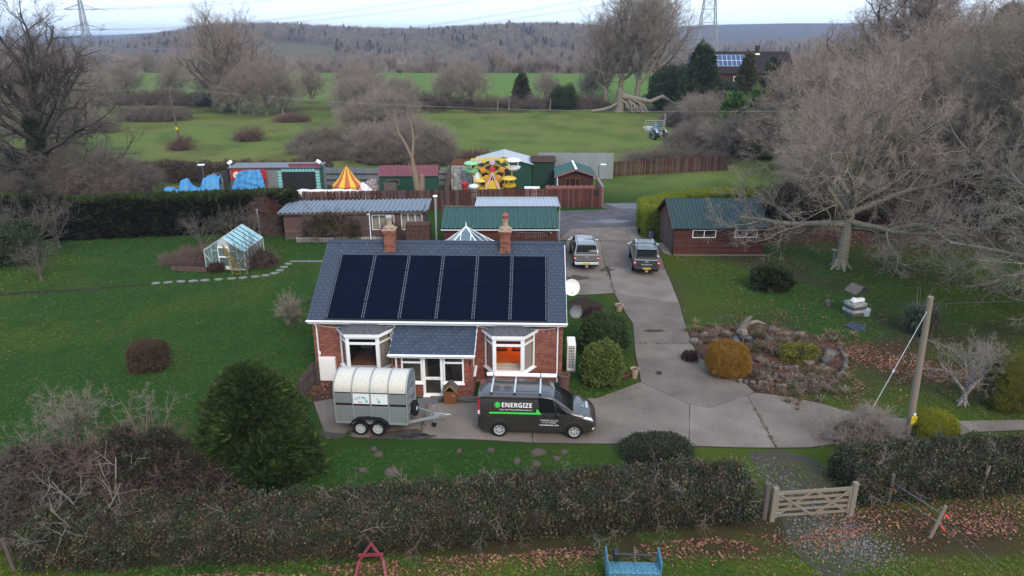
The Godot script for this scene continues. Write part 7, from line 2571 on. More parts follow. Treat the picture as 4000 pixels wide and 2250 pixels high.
func shrubs() -> void:
	rng.seed = 301
	var cy := [Color(0.036,0.066,0.018),Color(0.028,0.054,0.017),Color(0.052,0.080,0.020),Color(0.030,0.050,0.020)]
	# big conifer in front
	conifer("cypress_bush","large dark green rounded conifer between lawn and trailer",Vector3(-9.7,0,-23.2),4.0,2.0,9500,1.45,cy,0.45,0.0,"bush",0.09)
	bush("boxwood_cube","small clipped brown box-shaped bush alone on the lawn",W(-18.01,-31.96),Vector3(0.78,1.3,0.72),1500,K.leafclump,0.75,[Color(0.085,0.055,0.042),Color(0.070,0.050,0.036),Color(0.10,0.070,0.042)],M.core_brown,5.0,0.05,M.leaf_dry)
	bush("golden_bush","round golden-orange conifer bush at the edge of the rockery",W(10.52,-31.38),Vector3(1.02,1.55,0.98),2600,K.fineclump,1.15,[Color(0.25,0.125,0.020),Color(0.20,0.098,0.018),Color(0.29,0.16,0.026)],M.core_brown,2.4,0.05)
	bush("topiary_dome","low yellow-green clipped dome beside the power pole",W(17.25,-25.47),Vector3(0.86,1.12,0.8),2200,K.fineclump,0.85,[Color(0.19,0.195,0.014),Color(0.155,0.165,0.014),Color(0.22,0.22,0.016)],M.core_green,2.6,0.03)
	bush("topiary_column","tall olive clipped column at the photo's east edge by the lane",W(21.89,-27.99),Vector3(0.80,2.35,0.75),3000,K.fineclump,0.95,[Color(0.115,0.115,0.018),Color(0.14,0.14,0.02),Color(0.085,0.09,0.018)],M.core_green,4.0,0.03)
	bush("laurel_bush","rounded glossy green laurel nearest the bungalow's east gable",W(4.82,-33.84),Vector3(1.15,1.95,1.1),1500,K.leafclump,1.15,[Color(0.045,0.075,0.026),Color(0.034,0.060,0.022),Color(0.06,0.09,0.03)],M.core_green,2.2,0.16)
	bush("spotted_laurel_bush","yellow-green speckled laurel standing before the darker one",W(4.28,-30.37),Vector3(0.86,1.95,0.82),1400,K.leafclump,1.1,[Color(0.10,0.135,0.03),Color(0.06,0.09,0.024),Color(0.14,0.165,0.045)],M.core_green,2.2,0.14)
	bush("low_evergreen_bush","low dark grey-green spreading bush between drive and front hedge",W(5.66,-24.06),Vector3(1.35,0.72,0.9),1700,K.leafclump,0.95,[Color(0.036,0.055,0.032),Color(0.048,0.064,0.038),Color(0.060,0.048,0.04)],M.core_green,2.0,0.10)
	bush("yew_bush","small dark feathery evergreen on the east lawn",W(16.87,-43.66),Vector3(1.05,1.3,0.9),520,K.cypress,1.4,[Color(0.045,0.058,0.020),Color(0.032,0.046,0.018)],M.core_green,2.0,0.3)
	bush("ornamental_grass_mound","yellowish shrub on the stones of the rockery",W(14.59,-32.87),Vector3(0.95,0.85,0.6),520,K.leafclump,0.9,[Color(0.22,0.21,0.03),Color(0.15,0.15,0.03),Color(0.10,0.10,0.03)],M.core_green,2.0,0.3)
	for q in [[4.75,-38.54,0.45,0.6,"dark red twiggy shrub in the gable bed"],[9.06,-32.87,0.3,0.4,"small dark evergreen tuft at the edge of the drive"]]:
		bush("bed_shrub",q[4],W(q[0],q[1]),Vector3(q[2],q[3],q[2]),260,K.leafclump,0.8,[Color(0.07,0.03,0.03),Color(0.05,0.035,0.02)],M.core_brown,2.0,0.2)
	# brown twiggy mound on the lane by the stay wire
	thicket("twiggy_mound","brown twiggy bush where the stay wire meets the hedge",W(14.23,-25.32),Vector3(1.6,1.15,0.8),420,M.twig,0.62,0,[],"bush",true)
	# bramble bank in the foreground
	var bc := [Color(0.048,0.034,0.028),Color(0.036,0.038,0.022),Color(0.060,0.038,0.032),Color(0.030,0.042,0.02)]
	thicket("bramble_bank","wide dark bramble bank in front of the conifer and lawn",Vector3(-13.4,0,-21.4),Vector3(4.0,2.1,2.0),700,M.bramble_twig,0.85,5200,bc)
	thicket("bramble_bank","bramble bank at the photo's bottom west corner under bare saplings",Vector3(-17.2,0,-20.6),Vector3(3.6,1.9,2.0),700,M.twig_dark,0.9,2200,bc)
	bare_tree("elder_sapling","sprawling pale bare sapling in the bottom west corner",Vector3(-13.9,0,-19.4),{trunk = 0.3,r = 0.06,n1 = 10,t0 = 0.4,a1 = [15,75],l1 = 2.4,n2 = 4,l2 = 1.0,n3 = 3,l3 = 0.5,sp = 1,ss = 0.4,wob = 0.16,up = 0.05,twig = "twig_pale",bark = "bark_pale",base = 1.5},440)
	bare_tree("elder_sapling","pale bare sapling rising behind the bramble bank",Vector3(-15.8,0,-21.9),{trunk = 0.3,r = 0.05,n1 = 8,t0 = 0.4,a1 = [8,55],l1 = 2.7,n2 = 4,l2 = 0.9,n3 = 2,l3 = 0.5,sp = 1,ss = 0.4,wob = 0.12,up = 0.08,twig = "twig",bark = "bark",base = 1.8},441)
	bare_tree("elder_sapling","thin upright bare sapling on the lawn edge left of the conifer",W(-14.68,-24.93),{trunk = 0.2,r = 0.035,n1 = 5,t0 = 0.4,a1 = [4,40],l1 = 2.2,n2 = 4,l2 = 0.7,n3 = 3,l3 = 0.4,sp = 1,ss = 0.4,wob = 0.1,up = 0.06,twig = "twig",bark = "bark_pale",base = 2.0},442)
	bare_tree("elder_sapling","small reddish bare bush on the lawn west of the bramble bank",W(-17.68,-25.10),{trunk = 0.2,r = 0.03,n1 = 10,t0 = 0.4,a1 = [8,42],l1 = 1.7,n2 = 4,l2 = 0.6,n3 = 3,l3 = 0.4,sp = 2,ss = 0.4,wob = 0.1,up = 0.05,twig = "twig_red",bark = "bark",base = 0.8},443)
	bare_tree("dogwood_shrub","small reddish bare shrub on the lawn by the bungalow's west gable",W(-12.59,-37.45),{trunk = 0.2,r = 0.02,n1 = 16,t0 = 0.4,a1 = [4,34],l1 = 1.3,n2 = 4,l2 = 0.5,n3 = 2,l3 = 0.35,sp = 2,ss = 0.35,wob = 0.1,up = 0.05,twig = "twig_red",bark = "bark",base = 1.0},444)
	rng.seed = 303
	# greenhouse surroundings
	thicket("bed_brambles","bare brown soft-fruit canes in the picket-edged bed",W(-23.31,-49.14),Vector3(2.0,0.85,1.2),380,M.bramble_twig,0.7,0,[],"bush")
	thicket("bed_brambles","dark brown shrub at the greenhouse's east side",W(-17.87,-48.58),Vector3(1.0,0.95,0.8),200,M.bramble_twig,0.6,260,[Color(0.06,0.035,0.03),Color(0.03,0.04,0.02)],"bush")
	bush("low_red_shrub","low reddish shrub in front of the greenhouse door",W(-20.72,-47.30),Vector3(0.55,0.5,0.45),240,K.leafclump,0.8,[Color(0.07,0.035,0.03),Color(0.05,0.03,0.02)],M.core_brown,2.0,0.25,M.leaf_dry)
	# ivy over the long shed
	var iv := thing("shed_climber","olive climber hanging over the front of the timber shed","climber",Vector3(-14.6,0,-55.2))
	var xs := []
	var cs := []
	for k in 1500:
		var x := R(-2.0,2.4)
		var y := R(0.1,2.4) * (1.0 - 0.15 * absf(x))
		xs.append(Transform3D(rbasis(Vector3(R(-.6,.6),R(-.8,.4),1),R(0.8,1.6)),Vector3(x,y,R(0.05,0.45))))
		cs.append(jit([Color(0.060,0.058,0.024),Color(0.045,0.050,0.02),Color(0.075,0.06,0.035)][k % 3],0.3))
	mm(iv, "foliage", K.leafclump, M.leaf, xs, cs)
	var tw := [[], [], []]
	for k in 150: tw[k % 3].append(Transform3D(rbasis(Vector3(R(-.5,.5),R(-1,.6),R(0.2,1)),R(0.5,1.1)),Vector3(R(-2.2,2.6),R(0.3,2.7),R(0.1,0.4))))
	for k in 3: mm(iv, "shoots", K["spray%d" % k], M.bramble_twig, tw[k])
	thicket("copper_beech_hedge","reddish brown beech hedge end beside the timber shed",Vector3(-20.0,0,-57.3),Vector3(1.5,2.6,1.0),380,M.bramble_twig,0.7,500,[Color(0.10,0.045,0.03),Color(0.075,0.035,0.028)],"hedge")
	bush("shed_shrub","small green shrub by the rusty oil tank",W(-7.76,-55.77),Vector3(0.8,1.1,0.6),420,K.leafclump,0.9,[Color(0.05,0.085,0.02),Color(0.075,0.11,0.03)],M.core_green,2.0,0.2)
	thicket("shed_bramble","dark red-brown bramble below the shed's white window",Vector3(-9.6,0,-54.9),Vector3(0.9,1.5,0.5),200,M.bramble_twig,0.6,120,[Color(0.08,0.03,0.03)],"bush")
	# pasture thickets
	var fh := [Color(0.10,0.072,0.06), Color(0.075,0.066,0.042)]
	var bl := [[-25.73,-99.16,5.4,2.9,3.2,"broad dark bramble mound on the pasture left of the thorn thicket"],[-24.53,-93.85,3.4,1.6,2.2,"lower bramble mound in front of the broad pasture mound"],[-40.53,-110.99,2.2,1.35,1.4,"small round bramble mound alone on the west pasture"],[-47.30,-102.18,1.6,1.3,1.2,"bramble tuft at the foot of the leaning power pole"],[-40.01,-131.87,3.0,0.9,1.6,"flat low bramble patch high on the west pasture"],[-11.09,-90.94,4.4,3.2,3.0,"dark bramble mound at the east end of the thorn thicket"],[-16.79,-91.51,4.2,2.4,2.6,"dark bramble mound under the thorn thicket"],[-4.87,-93.85,2.0,0.9,1.2,"low scrub behind the rusty container"],
		[26.32,-102.52,4.6,2.4,3.0,"brown bramble mound right of the old tractor"],[21.09,-91.51,7.0,1.4,2.0,"low dark bramble strip along the picket fence"],[30.02,-125.82,4.6,3.2,3.0,"tall brown scrub between tractor and fallen tree"],[31.57,-113.80,5.5,2.0,3.0,"brown scrub in front of the bright green conifers"],
		[-88.82,-159.07,6.5,2.6,2.6,"brambles of the west field hedge beside the nearest hawthorn"],[-80.91,-157.62,6.0,2.2,2.4,"brambles of the west field hedge, second clump from the west"],[-75.57,-159.07,6.0,2.6,2.4,"brambles of the west field hedge behind the power pole"],[-68.47,-157.62,6.5,2.3,2.4,"brambles of the west field hedge right of the power pole"],
		[-17.54,-154.79,5.0,2.4,2.2,"brambles of the middle field hedge at its west end"],[-11.54,-153.41,6.0,1.9,2.0,"brambles of the middle field hedge below the two hawthorns"],[-5.24,-152.73,6.0,1.7,2.0,"low brambles of the middle field hedge by the pale posts"],[0.99,-152.05,6.0,1.9,2.0,"low brambles of the middle field hedge beside the ivy stump"],[6.77,-151.38,5.5,2.3,2.0,"brambles of the middle field hedge beside the dark holly"],[14.61,-151.38,6.0,2.2,2.0,"brambles of the middle field hedge at its east end"],
		[-54.10,-76.64,7.0,3.2,3.0,"dark thicket under the big ivy oak, west end"],[-47.05,-74.95,6.5,3.8,3.0,"dark thicket under the big ivy oak, middle"],[-42.16,-74.54,5.0,3.4,2.6,"dark thicket behind the blue covered ride"],[-66.47,-135.08,7.0,2.0,3.0,"brown scrub strip below the west field hedge"],[-74.73,-120.23,9.0,2.6,4.0,"dark scrub behind the big ivy oak"]]
	for q: Array in bl: thicket("bramble_mound",q[5],W(q[0],q[1]),Vector3(q[2],q[3],q[4]),int(70 * q[2] * q[4] * 0.8) + 120,M.twig_purple if q[2] > 3 else M.bramble_twig,1.2,int(60 * q[2]),fh,"brambles")
	# thorn thicket in the middle of the pasture
	var ts := bare_tree("thorn_shrub","tall greyish thorn shrub at the back of the middle thicket",W(-28.35,-135.08),{trunk = 0.3,r = 0.12,n1 = 16,t0 = 0.4,a1 = [6,58],l1 = 5.4,n2 = 7,l2 = 2.4,n3 = 5,l3 = 1.4,sp = 4,ss = 1.4,wob = 0.16,up = 0.06,twig = "twig",bark = "bark_pale",base = 3.0},450)
	var sl := [[-19.05,-113.80,60,0.95,"greyish thorn shrub in the middle of the thicket"],[-21.98,-110.99,130,0.85,"thorn shrub at the west side of the middle thicket"],[-13.95,-95.06,200,0.72,"purplish thorn shrub behind the dead tree"],[-10.38,-93.85,280,0.6,"dense thorn shrub at the east end of the middle thicket"],[-33.15,-159.07,310,1.1,"ivy-flecked thorn shrub in the middle field hedge"],[-23.46,-152.05,20,0.85,"dark ivy-clad thorn in the middle field hedge"],[-18.35,-94.45,330,0.6,"low thorn shrub at the front of the middle thicket"],[31.27,-120.23,50,0.8,"bare thorn shrub in front of the tall dark conifer"],[29.55,-95.98,150,0.75,"pale bare shrub by the end of the picket fence"]]
	for q: Array in sl: dup(ts, W(q[0], q[1]), q[2], Vector3.ONE * q[3], q[4])
	rng.seed = 305
	# ivy stumps and evergreens in the hedge line
	var ev := [Color(0.042,0.066,0.030), Color(0.056,0.082,0.032), Color(0.034,0.055,0.028)]
	conifer("ivy_stump","narrow ivy-covered stump in the middle field hedge",W(2.01,-153.41),7.2,1.9,600,2.6,[Color(0.045,0.055,0.022),Color(0.06,0.05,0.035)],0.6)
	bush("holly_bush","dark holly bush at the east end of the middle field hedge",W(10.60,-149.40),Vector3(2.6,4.6,2.2),900,K.leafclump,2.6,ev,M.core_green,2.0,0.25)
	bush("ivy_clump","olive ivy clump in the middle field hedge",W(-31.25,-145.58),Vector3(1.6,3.4,1.5),420,K.leafclump,2.4,[Color(0.085,0.095,0.025),Color(0.06,0.07,0.02)],M.core_green,2.0,0.3)
	conifer("cypress_tree","broad dark green cypress left of the brick house",W(35.82,-139.58),13.6,4.4,2600,3.2,ev,0.7,0.02)
	conifer("golden_cypress_tree","golden-green cone-shaped cypress in front of the brick house",W(50.55,-159.07),10.6,2.9,1500,2.6,[Color(0.10,0.10,0.022),Color(0.075,0.08,0.02),Color(0.05,0.06,0.018)],0.8)
	conifer("dark_cypress_tree","dark evergreen right of the golden cypress",W(56.01,-159.07),9.0,3.0,1200,3.0,ev,0.5)
	bush("dark_evergreen_bush","dark evergreen mass between the slender ash and broad cypress",W(32.77,-149.40),Vector3(5.0,8.2,4.2),1800,K.leafclump,3.6,ev,M.core_green,2.2,0.25)
	bush("dark_evergreen_bush","dark evergreen bush below the golden cypress",W(46.23,-159.07),Vector3(3.6,4.6,3.0),900,K.leafclump,3.0,ev,M.core_green,2.0,0.25)
	var gr := [Color(0.072,0.145,0.036), Color(0.055,0.11,0.03), Color(0.09,0.17,0.042)]
	conifer("green_conifer","bright green feathery conifer behind the scrub, west one",W(30.08,-98.19),8.2,3.2,1300,2.4,gr,0.6)
	conifer("green_conifer","bright green feathery conifer beside the lawn oak's outer twigs",W(32.79,-96.92),9.0,3.6,1400,2.4,gr,0.6)
	conifer("green_conifer","darker green conifer hidden behind the lawn oak",Vector3(37.0,0,-70.0),7.0,3.4,1000,2.2,ev,0.5)
	conifer("evergreen_oak","dark round-topped evergreen on the skyline of the east wood",Vector3(60.5,0.5,-92),18.0,3.6,1100,3.0,ev,0.4,0.62)
	bush("dark_evergreen_bush","dark holly mass under the east wood near the photo's edge",Vector3(45.0,0,-58.0),Vector3(5.0,4.6,3.0),1500,K.leafclump,2.4,ev,M.core_green,2.0,0.25)
	bush("dark_evergreen_bush","dark laurel hedge mass behind the lawn oak's trunk",Vector3(30.0,0,-63.0),Vector3(9.0,3.0,2.6),2200,K.leafclump,2.0,[Color(0.030,0.036,0.02),Color(0.05,0.03,0.028)],M.core_brown,2.2,0.25)
	bush("dark_evergreen_bush","dark evergreen at the west edge of the lawn",W(-36.71,-49.34),Vector3(2.4,3.0,2.0),900,K.leafclump,1.6,ev,M.core_green,2.0,0.25)
	# pampas
	var pm := thing("pampas_grass","blue-green pampas clump with a few pale plumes beyond the power pole","grass clump",W(22.61,-36.31))
	var px := []
	var pc := []
	for k in 110:
		var a := R(0, TAU)
		var f := R(0,0.6)
		px.append(Transform3D(Basis(Vector3.UP,R(0,TAU)).scaled(Vector3(1.5,2.2,1.5) * R(0.8,1.2)),Vector3(cos(a) * f,0,sin(a) * f)))
		pc.append(jit(Color(0.050,0.075,0.055) if R(0,1) < 0.75 else Color(0.14,0.10,0.06), 0.3))
	mm(pm, "blades", K.sedge, M.leaf, px, pc)
	for k in 6:
		var m := MB.new()
		var a := R(0, TAU)
		m.rod(Vector3(cos(a) * 0.2,0.8, sin(a) * 0.2), Vector3(cos(a) * 0.6, R(2.0,2.9), sin(a) * 0.4), 0.012,4)
		part(pm, "stalk", m, M.wood_pale)
# ---------------------------------------------------------------- beyond the garden
func far_house() -> void:
	rng.seed = 501
	var p := W(53.79,-181.60)
	var h := thing("brick_house","distant dark brick house with blue solar panels on its roof","house",Vector3(p.x - 5.0,p.y,p.z))
	var D := 8.0
	var b := MB.new()
	b.box(Vector3(9.0,2.6,-D / 2), Vector3(22.0,5.2, D))
	part(h, "wall", b, M.far_brick)
	var r := MB.new()
	r.quad(Vector3(-2.4,4.6,0.5),Vector3(20.6,4.6,0.5),Vector3(20.0,9.6,-D / 2),Vector3(-2.0,9.6,-D / 2))
	r.quad(Vector3(20.6,4.6,-D - 0.5),Vector3(-2.4,4.6,-D - 0.5),Vector3(-2.0,9.6,-D / 2),Vector3(20.0,9.6,-D / 2))
	r.tri(Vector3(-2.4,4.6,-D - 0.5), Vector3(-2.4,4.6,0.5), Vector3(-2.0,9.6,-D / 2))
	r.tri(Vector3(20.6,4.6,0.5), Vector3(20.6,4.6,-D - 0.5), Vector3(20.0,9.6,-D / 2))
	part(h, "roof", r, M.far_roof)
	var n := Vector3(0,4.5,5.0).normalized()
	var up := Vector3(0,5.0,-4.5).normalized()
	for j in 2:
		for i in 8:
			var o := Vector3(0.3 + i * 1.12,4.6,0.5) + up * (3.0 + j * 1.75) + n * 0.06
			var fm := MB.new()
			fm.box(o, Vector3(1.10,0.05,1.72), Basis(Vector3.RIGHT, n, -up))
			var pn := part(h, "solar_panel", fm, M.alu)
			var c := MB.new()
			c.box(o + n * 0.03, Vector3(1.0,0.02,1.6), Basis(Vector3.RIGHT, n, -up))
			part(pn, "cells", c, M.far_solar)
	for q in [[6.3,3.3,1.4,1.2], [1.2,3.3,1.0,1.4], [4.9,0.9,1.6,1.2], [10.5,3.2,1.2,1.2]]:
		var fm := MB.new()
		fm.cbox(Vector3(q[0], q[1], 0.06), Vector3(q[2], q[3], 0.12), 0.02)
		var w := part(h, "window", fm, M.white)
		for k in 2:
			var g := MB.new()
			g.box(Vector3(q[0] + (k - 0.5) * q[2] * 0.46, q[1], 0.125), Vector3(q[2] * 0.36, q[3] - 0.3,0.02))
			part(w, "pane", g, M.car_glass)
	# projecting gable with tiled front
	var bay := MB.new()
	bay.box(Vector3(4.6,1.9,0.02), Vector3(3.0,0.12,0.4))
	part(h, "canopy", bay, M.white)
	for x: float in [11.8,-1.0]:
		var cm := MB.new()
		cm.box(Vector3(x, 9.9,-D / 2 + 0.6), Vector3(0.9,2.2,0.9))
		part(h, "chimney", cm, M.far_brick)
		var cf := MB.new()
		cf.box(Vector3(x, 9.0,-D / 2 + 1.1), Vector3(1.1,0.4,0.3))
		part(h, "flashing", cf, M.white)
	# white house glimpsed in the wood
	var w2 := thing("white_house","white house glimpsed through the bare east wood","house",Vector3(66.0,1.5,-118),-12)
	var wm := MB.new()
	wm.box(Vector3(0,4.5,0), Vector3(13.0,9.0,7.0))
	part(w2, "wall", wm, M.old_white)
	var wr := MB.new()
	wr.quad(Vector3(-7,8.9,4), Vector3(7,8.9,4), Vector3(5.5,11.4,0), Vector3(-5.5,11.4,0))
	wr.quad(Vector3(7,8.9,-4), Vector3(-7,8.9,-4), Vector3(-5.5,11.4,0), Vector3(5.5,11.4,0))
	wr.tri(Vector3(-7,8.9,-4),Vector3(-7,8.9,4),Vector3(-5.5,11.4,0)); wr.tri(Vector3(7,8.9,4),Vector3(7,8.9,-4),Vector3(5.5,11.4,0))
	part(w2, "roof", wr, M.lead)
	for x: float in [-4.5,-1.5,1.5,4.5]:
		for y: float in [2.2,6.6]:
			var g := MB.new()
			g.box(Vector3(x, y, 3.52), Vector3(1.7,1.7,0.06))
			part(w2, "window", g, M.car_glass)
	# two porch lamps that shine through the wood
	for q in [[58.6,6.4,-111], [62.0,6.4,-111.3]]:
		var lm := StandardMaterial3D.new()
		lm.albedo_color = Color(1,0.9,0.75)
		lm.emission_enabled = true
		lm.emission = Color(1.0,0.82,0.6)
		lm.emission_energy_multiplier = 12.0
		var lb := MB.new()
		lb.lathe([Vector2(0,-0.16), Vector2(0.16,-0.08), Vector2(0.16,0.08), Vector2(0,0.16)], 10)
		var ln := thing("porch_lamp","small bright lamp glimpsed through the wood below the white house, %s one" % ("west" if q[0] < 60 else "east"),"lamp",Vector3(q[0],0,q[2]))
		var bl := part(ln, "lamp_bulb", lb, lm)
		bl.position.y = q[1]
		var ps := MB.new()
		ps.rod(Vector3.ZERO, Vector3(0, q[1] - 0.2,0), 0.05,6)
		part(ln, "post", ps, M.black)
		var om := OmniLight3D.new()
		om.name = "lamp_light"
		om.light_color = Color(1.0,0.82,0.6)
		om.light_energy = 1.0
		om.light_size = 0.15
		om.omni_range = 30.0
		om.omni_attenuation = 2.0
		om.shadow_enabled = true
		om.position = Vector3(0, q[1], 0.3)
		ln.add_child(om)
	# low grey outbuilding under the wood
	var ob := thing("wood_outbuilding","low dark outbuilding under the wood behind the lawn oak","shed",Vector3(44.0,0,-74.0),-8)
	var om2 := MB.new()
	om2.box(Vector3(0,1.2,0), Vector3(8.0,2.4,4.0))
	part(ob, "wall", om2, M.maroon)
	var orf := MB.new()
	orf.quad(Vector3(-4.3,2.3,2.3), Vector3(4.3,2.3,2.3), Vector3(4.3,3.6,0), Vector3(-4.3,3.6,0))
	orf.quad(Vector3(4.3,2.3,-2.3), Vector3(-4.3,2.3,-2.3), Vector3(-4.3,3.6,0), Vector3(4.3,3.6,0))
	part(ob, "roof", orf, M.slate_b)
func far_woods() -> void:
	rng.seed = 511
	var br := [[], [], []]
	var fir := []
	var cb := [[], [], []]
	var cf := []
	for k in 24000:
		var d := 268.0 + pow(R(0,1), 1.25) * 1250.0
		var a := R(-0.86,0.86)
		var x := a * d
		if in_field_gap(x, d): continue
		if d < 300.0 and R(0,1) < 0.35: continue
		if a > 0.2 and d > 700 and R(0,1) < 0.3: continue
		var y := ter(x, -d)
		var s := R(0.75,1.35) * (1.0 if d > 330.0 else R(0.5,1.0))
		var nn := nz2.get_noise_2d(x * 0.5, d * 0.5)
		if nn > 0.22 and R(0,1) < 0.3 and d > 520:
			fir.append(Transform3D(Basis(Vector3.UP,R(0,TAU)).scaled(Vector3(s * 1.2,s * R(0.8,1.05),s * 1.2)),Vector3(x,y - 0.3,-d)))
			cf.append(jit(Color(0.040,0.052,0.035), 0.3))
		else:
			var i := rng.randi() % 3
			br[i].append(Transform3D(Basis(Vector3.UP,R(0,TAU)).scaled(Vector3(s * 1.1,s,s * 1.1)),Vector3(x,y - 0.3,-d)))
			var c := Color(0.235,0.185,0.168).lerp(Color(0.30,0.245,0.20), R(0,1))
			if nn < -0.15: c = Color(0.25,0.22,0.175)
			cb[i].append(jit(c, 0.22))
	var w := Node3D.new()
	w.name = "far_wood"
	add_child(w)
	tag(w, "bare brown and grey woodland filling the valley and hills behind the pastures", "woodland")
	w.set_meta("kind", "stuff")
	for i in 3: mm(w, "bare_trees", K["fartree%d" % i], M.vcol, br[i], cb[i])
	mm(w, "fir_trees", K.farfir, M.vcol, fir, cf)
func pylons() -> void:
	# lattice towers of the transmission line
	var tw := []
	for q in [[-195.0,-345.0,"steel lattice pylon with three pairs of arms above the west pasture",8.0],[60.0,-232.0,"steel lattice pylon rising behind the brick house",-6.0]]:
		var gx: float = q[0]
		var t := thing("pylon", q[2], "pylon", Vector3(gx, ter(gx, q[1]) - 0.5, q[1]), q[3])
		var H := 47.0
		var hw := func(y: float) -> float: return lerpf(3.9,1.55,clampf(y / 24.0,0,1)) if y < 24.0 else lerpf(1.55,0.55,(y - 24.0) / 20.0)
		var legs := MB.new()
		for sx: float in [-1.0,1.0]:
			for sz: float in [-1.0,1.0]:
				for k in 12:
					var y0 := H * k / 12.0
					var y1 := H * (k + 1) / 12.0
					legs.rod(Vector3(sx * hw.call(y0),y0,sz * hw.call(y0)),Vector3(sx * hw.call(y1),y1,sz * hw.call(y1)),0.16,4)
		part(t, "leg", legs, M.galv)
		var br := MB.new()
		var y := 0.0
		while y < H - 2.5:
			var st: float = maxf(hw.call(y) * 1.7,2.0)
			for f in 4:
				var c := func(i: int, yy: float) -> Vector3:
					var w: float = hw.call(yy)
					return [Vector3(-w, yy, w), Vector3(w, yy, w), Vector3(w, yy, -w), Vector3(-w, yy, -w)][i % 4]
				br.rod(c.call(f, y), c.call(f + 1, y + st), 0.08,3)
				br.rod(c.call(f + 1, y), c.call(f, y + st), 0.08,3)
				br.rod(c.call(f, y), c.call(f + 1, y), 0.07,3)
			y += st
		part(t, "bracing", br, M.galv)
		var tips := []
		for aa in [[22.5,7.2], [30.8,9.6], [39.4,7.4]]:
			if q[1] > -300.0: aa[0] += 6.0
			for s: float in [-1.0,1.0]:
				var arm := MB.new()
				var tip := Vector3(s * aa[1], aa[0] + 0.2,0)
				for sz: float in [-1.0,1.0]:
					var w: float = hw.call(aa[0])
					arm.rod(Vector3(s * w, aa[0], sz * w), tip, 0.10,4)
					arm.rod(Vector3(s * w, aa[0] + 2.2, sz * w), tip, 0.10,4)
					for k in range(1,5):
						var u := k / 5.0
						arm.rod(Vector3(s * w,aa[0],sz * w).lerp(tip,u),Vector3(s * w,aa[0] + 2.2,sz * w).lerp(tip,u - 0.1),0.05,3)
				part(t, "arm", arm, M.galv)
				var ins := MB.new()
				for sd: float in [-1.0,1.0]:
					ins.rod(tip + Vector3(0.2 * sd, 0,0), tip + Vector3(3.6 * sd, -0.5,0), 0.13,5)
				part(t, "insulator", ins, M.alu)
				tips.append(t.transform * tip)
		tw.append(tips)
	for k in 6:
		var a: Vector3 = tw[0][k]
		var b: Vector3 = tw[1][k]
		var m := MB.new()
		for off: float in [-0.22,0.22]:
			var pts := PackedVector3Array()
			var rr := PackedFloat32Array()
			for i in 25:
				var u := i / 24.0
				pts.append(a.lerp(b, u) + Vector3(0, off - 10.0 * 4.0 * u * (1 - u) * 0.62,0)); rr.append(0.045)
			m.tube(pts, rr, 3, false)
		solo("transmission_cable",m,M.galv,"thin %s cable slung between the two pylons across the sky" % ["lowest front","lowest back","middle front","middle back","topmost front","topmost back"][k],"cable",Vector3.ZERO,0,"cables between the pylons")
		var m2 := MB.new()
		var e := b + Vector3(330,-6 + k * 1.2,40 - 25 * (k % 2))
		var p2 := PackedVector3Array()
		var r2 := PackedFloat32Array()
		for i in 17:
			var u := i / 16.0
			p2.append(b.lerp(e, u) + Vector3(0,-9.0 * 4.0 * u * (1 - u), 0)); r2.append(0.045)
		m2.tube(p2, r2,3, false)
		solo("transmission_cable",m2,M.galv,"thin %s cable running east from the pylon by the brick house" % ["lowest front","lowest back","middle front","middle back","topmost front","topmost back"][k],"cable",Vector3.ZERO,0,"cables east of the pylon")
func power_pole(label: String, pos: Vector3, h: float, lean: Vector3, r: float) -> Node3D:
	var t := thing("power_pole", label, "power pole", pos)
	var m := MB.new()
	m.tube(PackedVector3Array([Vector3(0,-0.2,0),lean * h * 0.5 + Vector3(0,h * 0.5,0),lean * h + Vector3(0,h,0)]),PackedFloat32Array([r,r * 0.88,r * 0.75]),10)
	part(t, "pole", m, M.wood_pale if h < 7 else M.wood_grey)
	return t
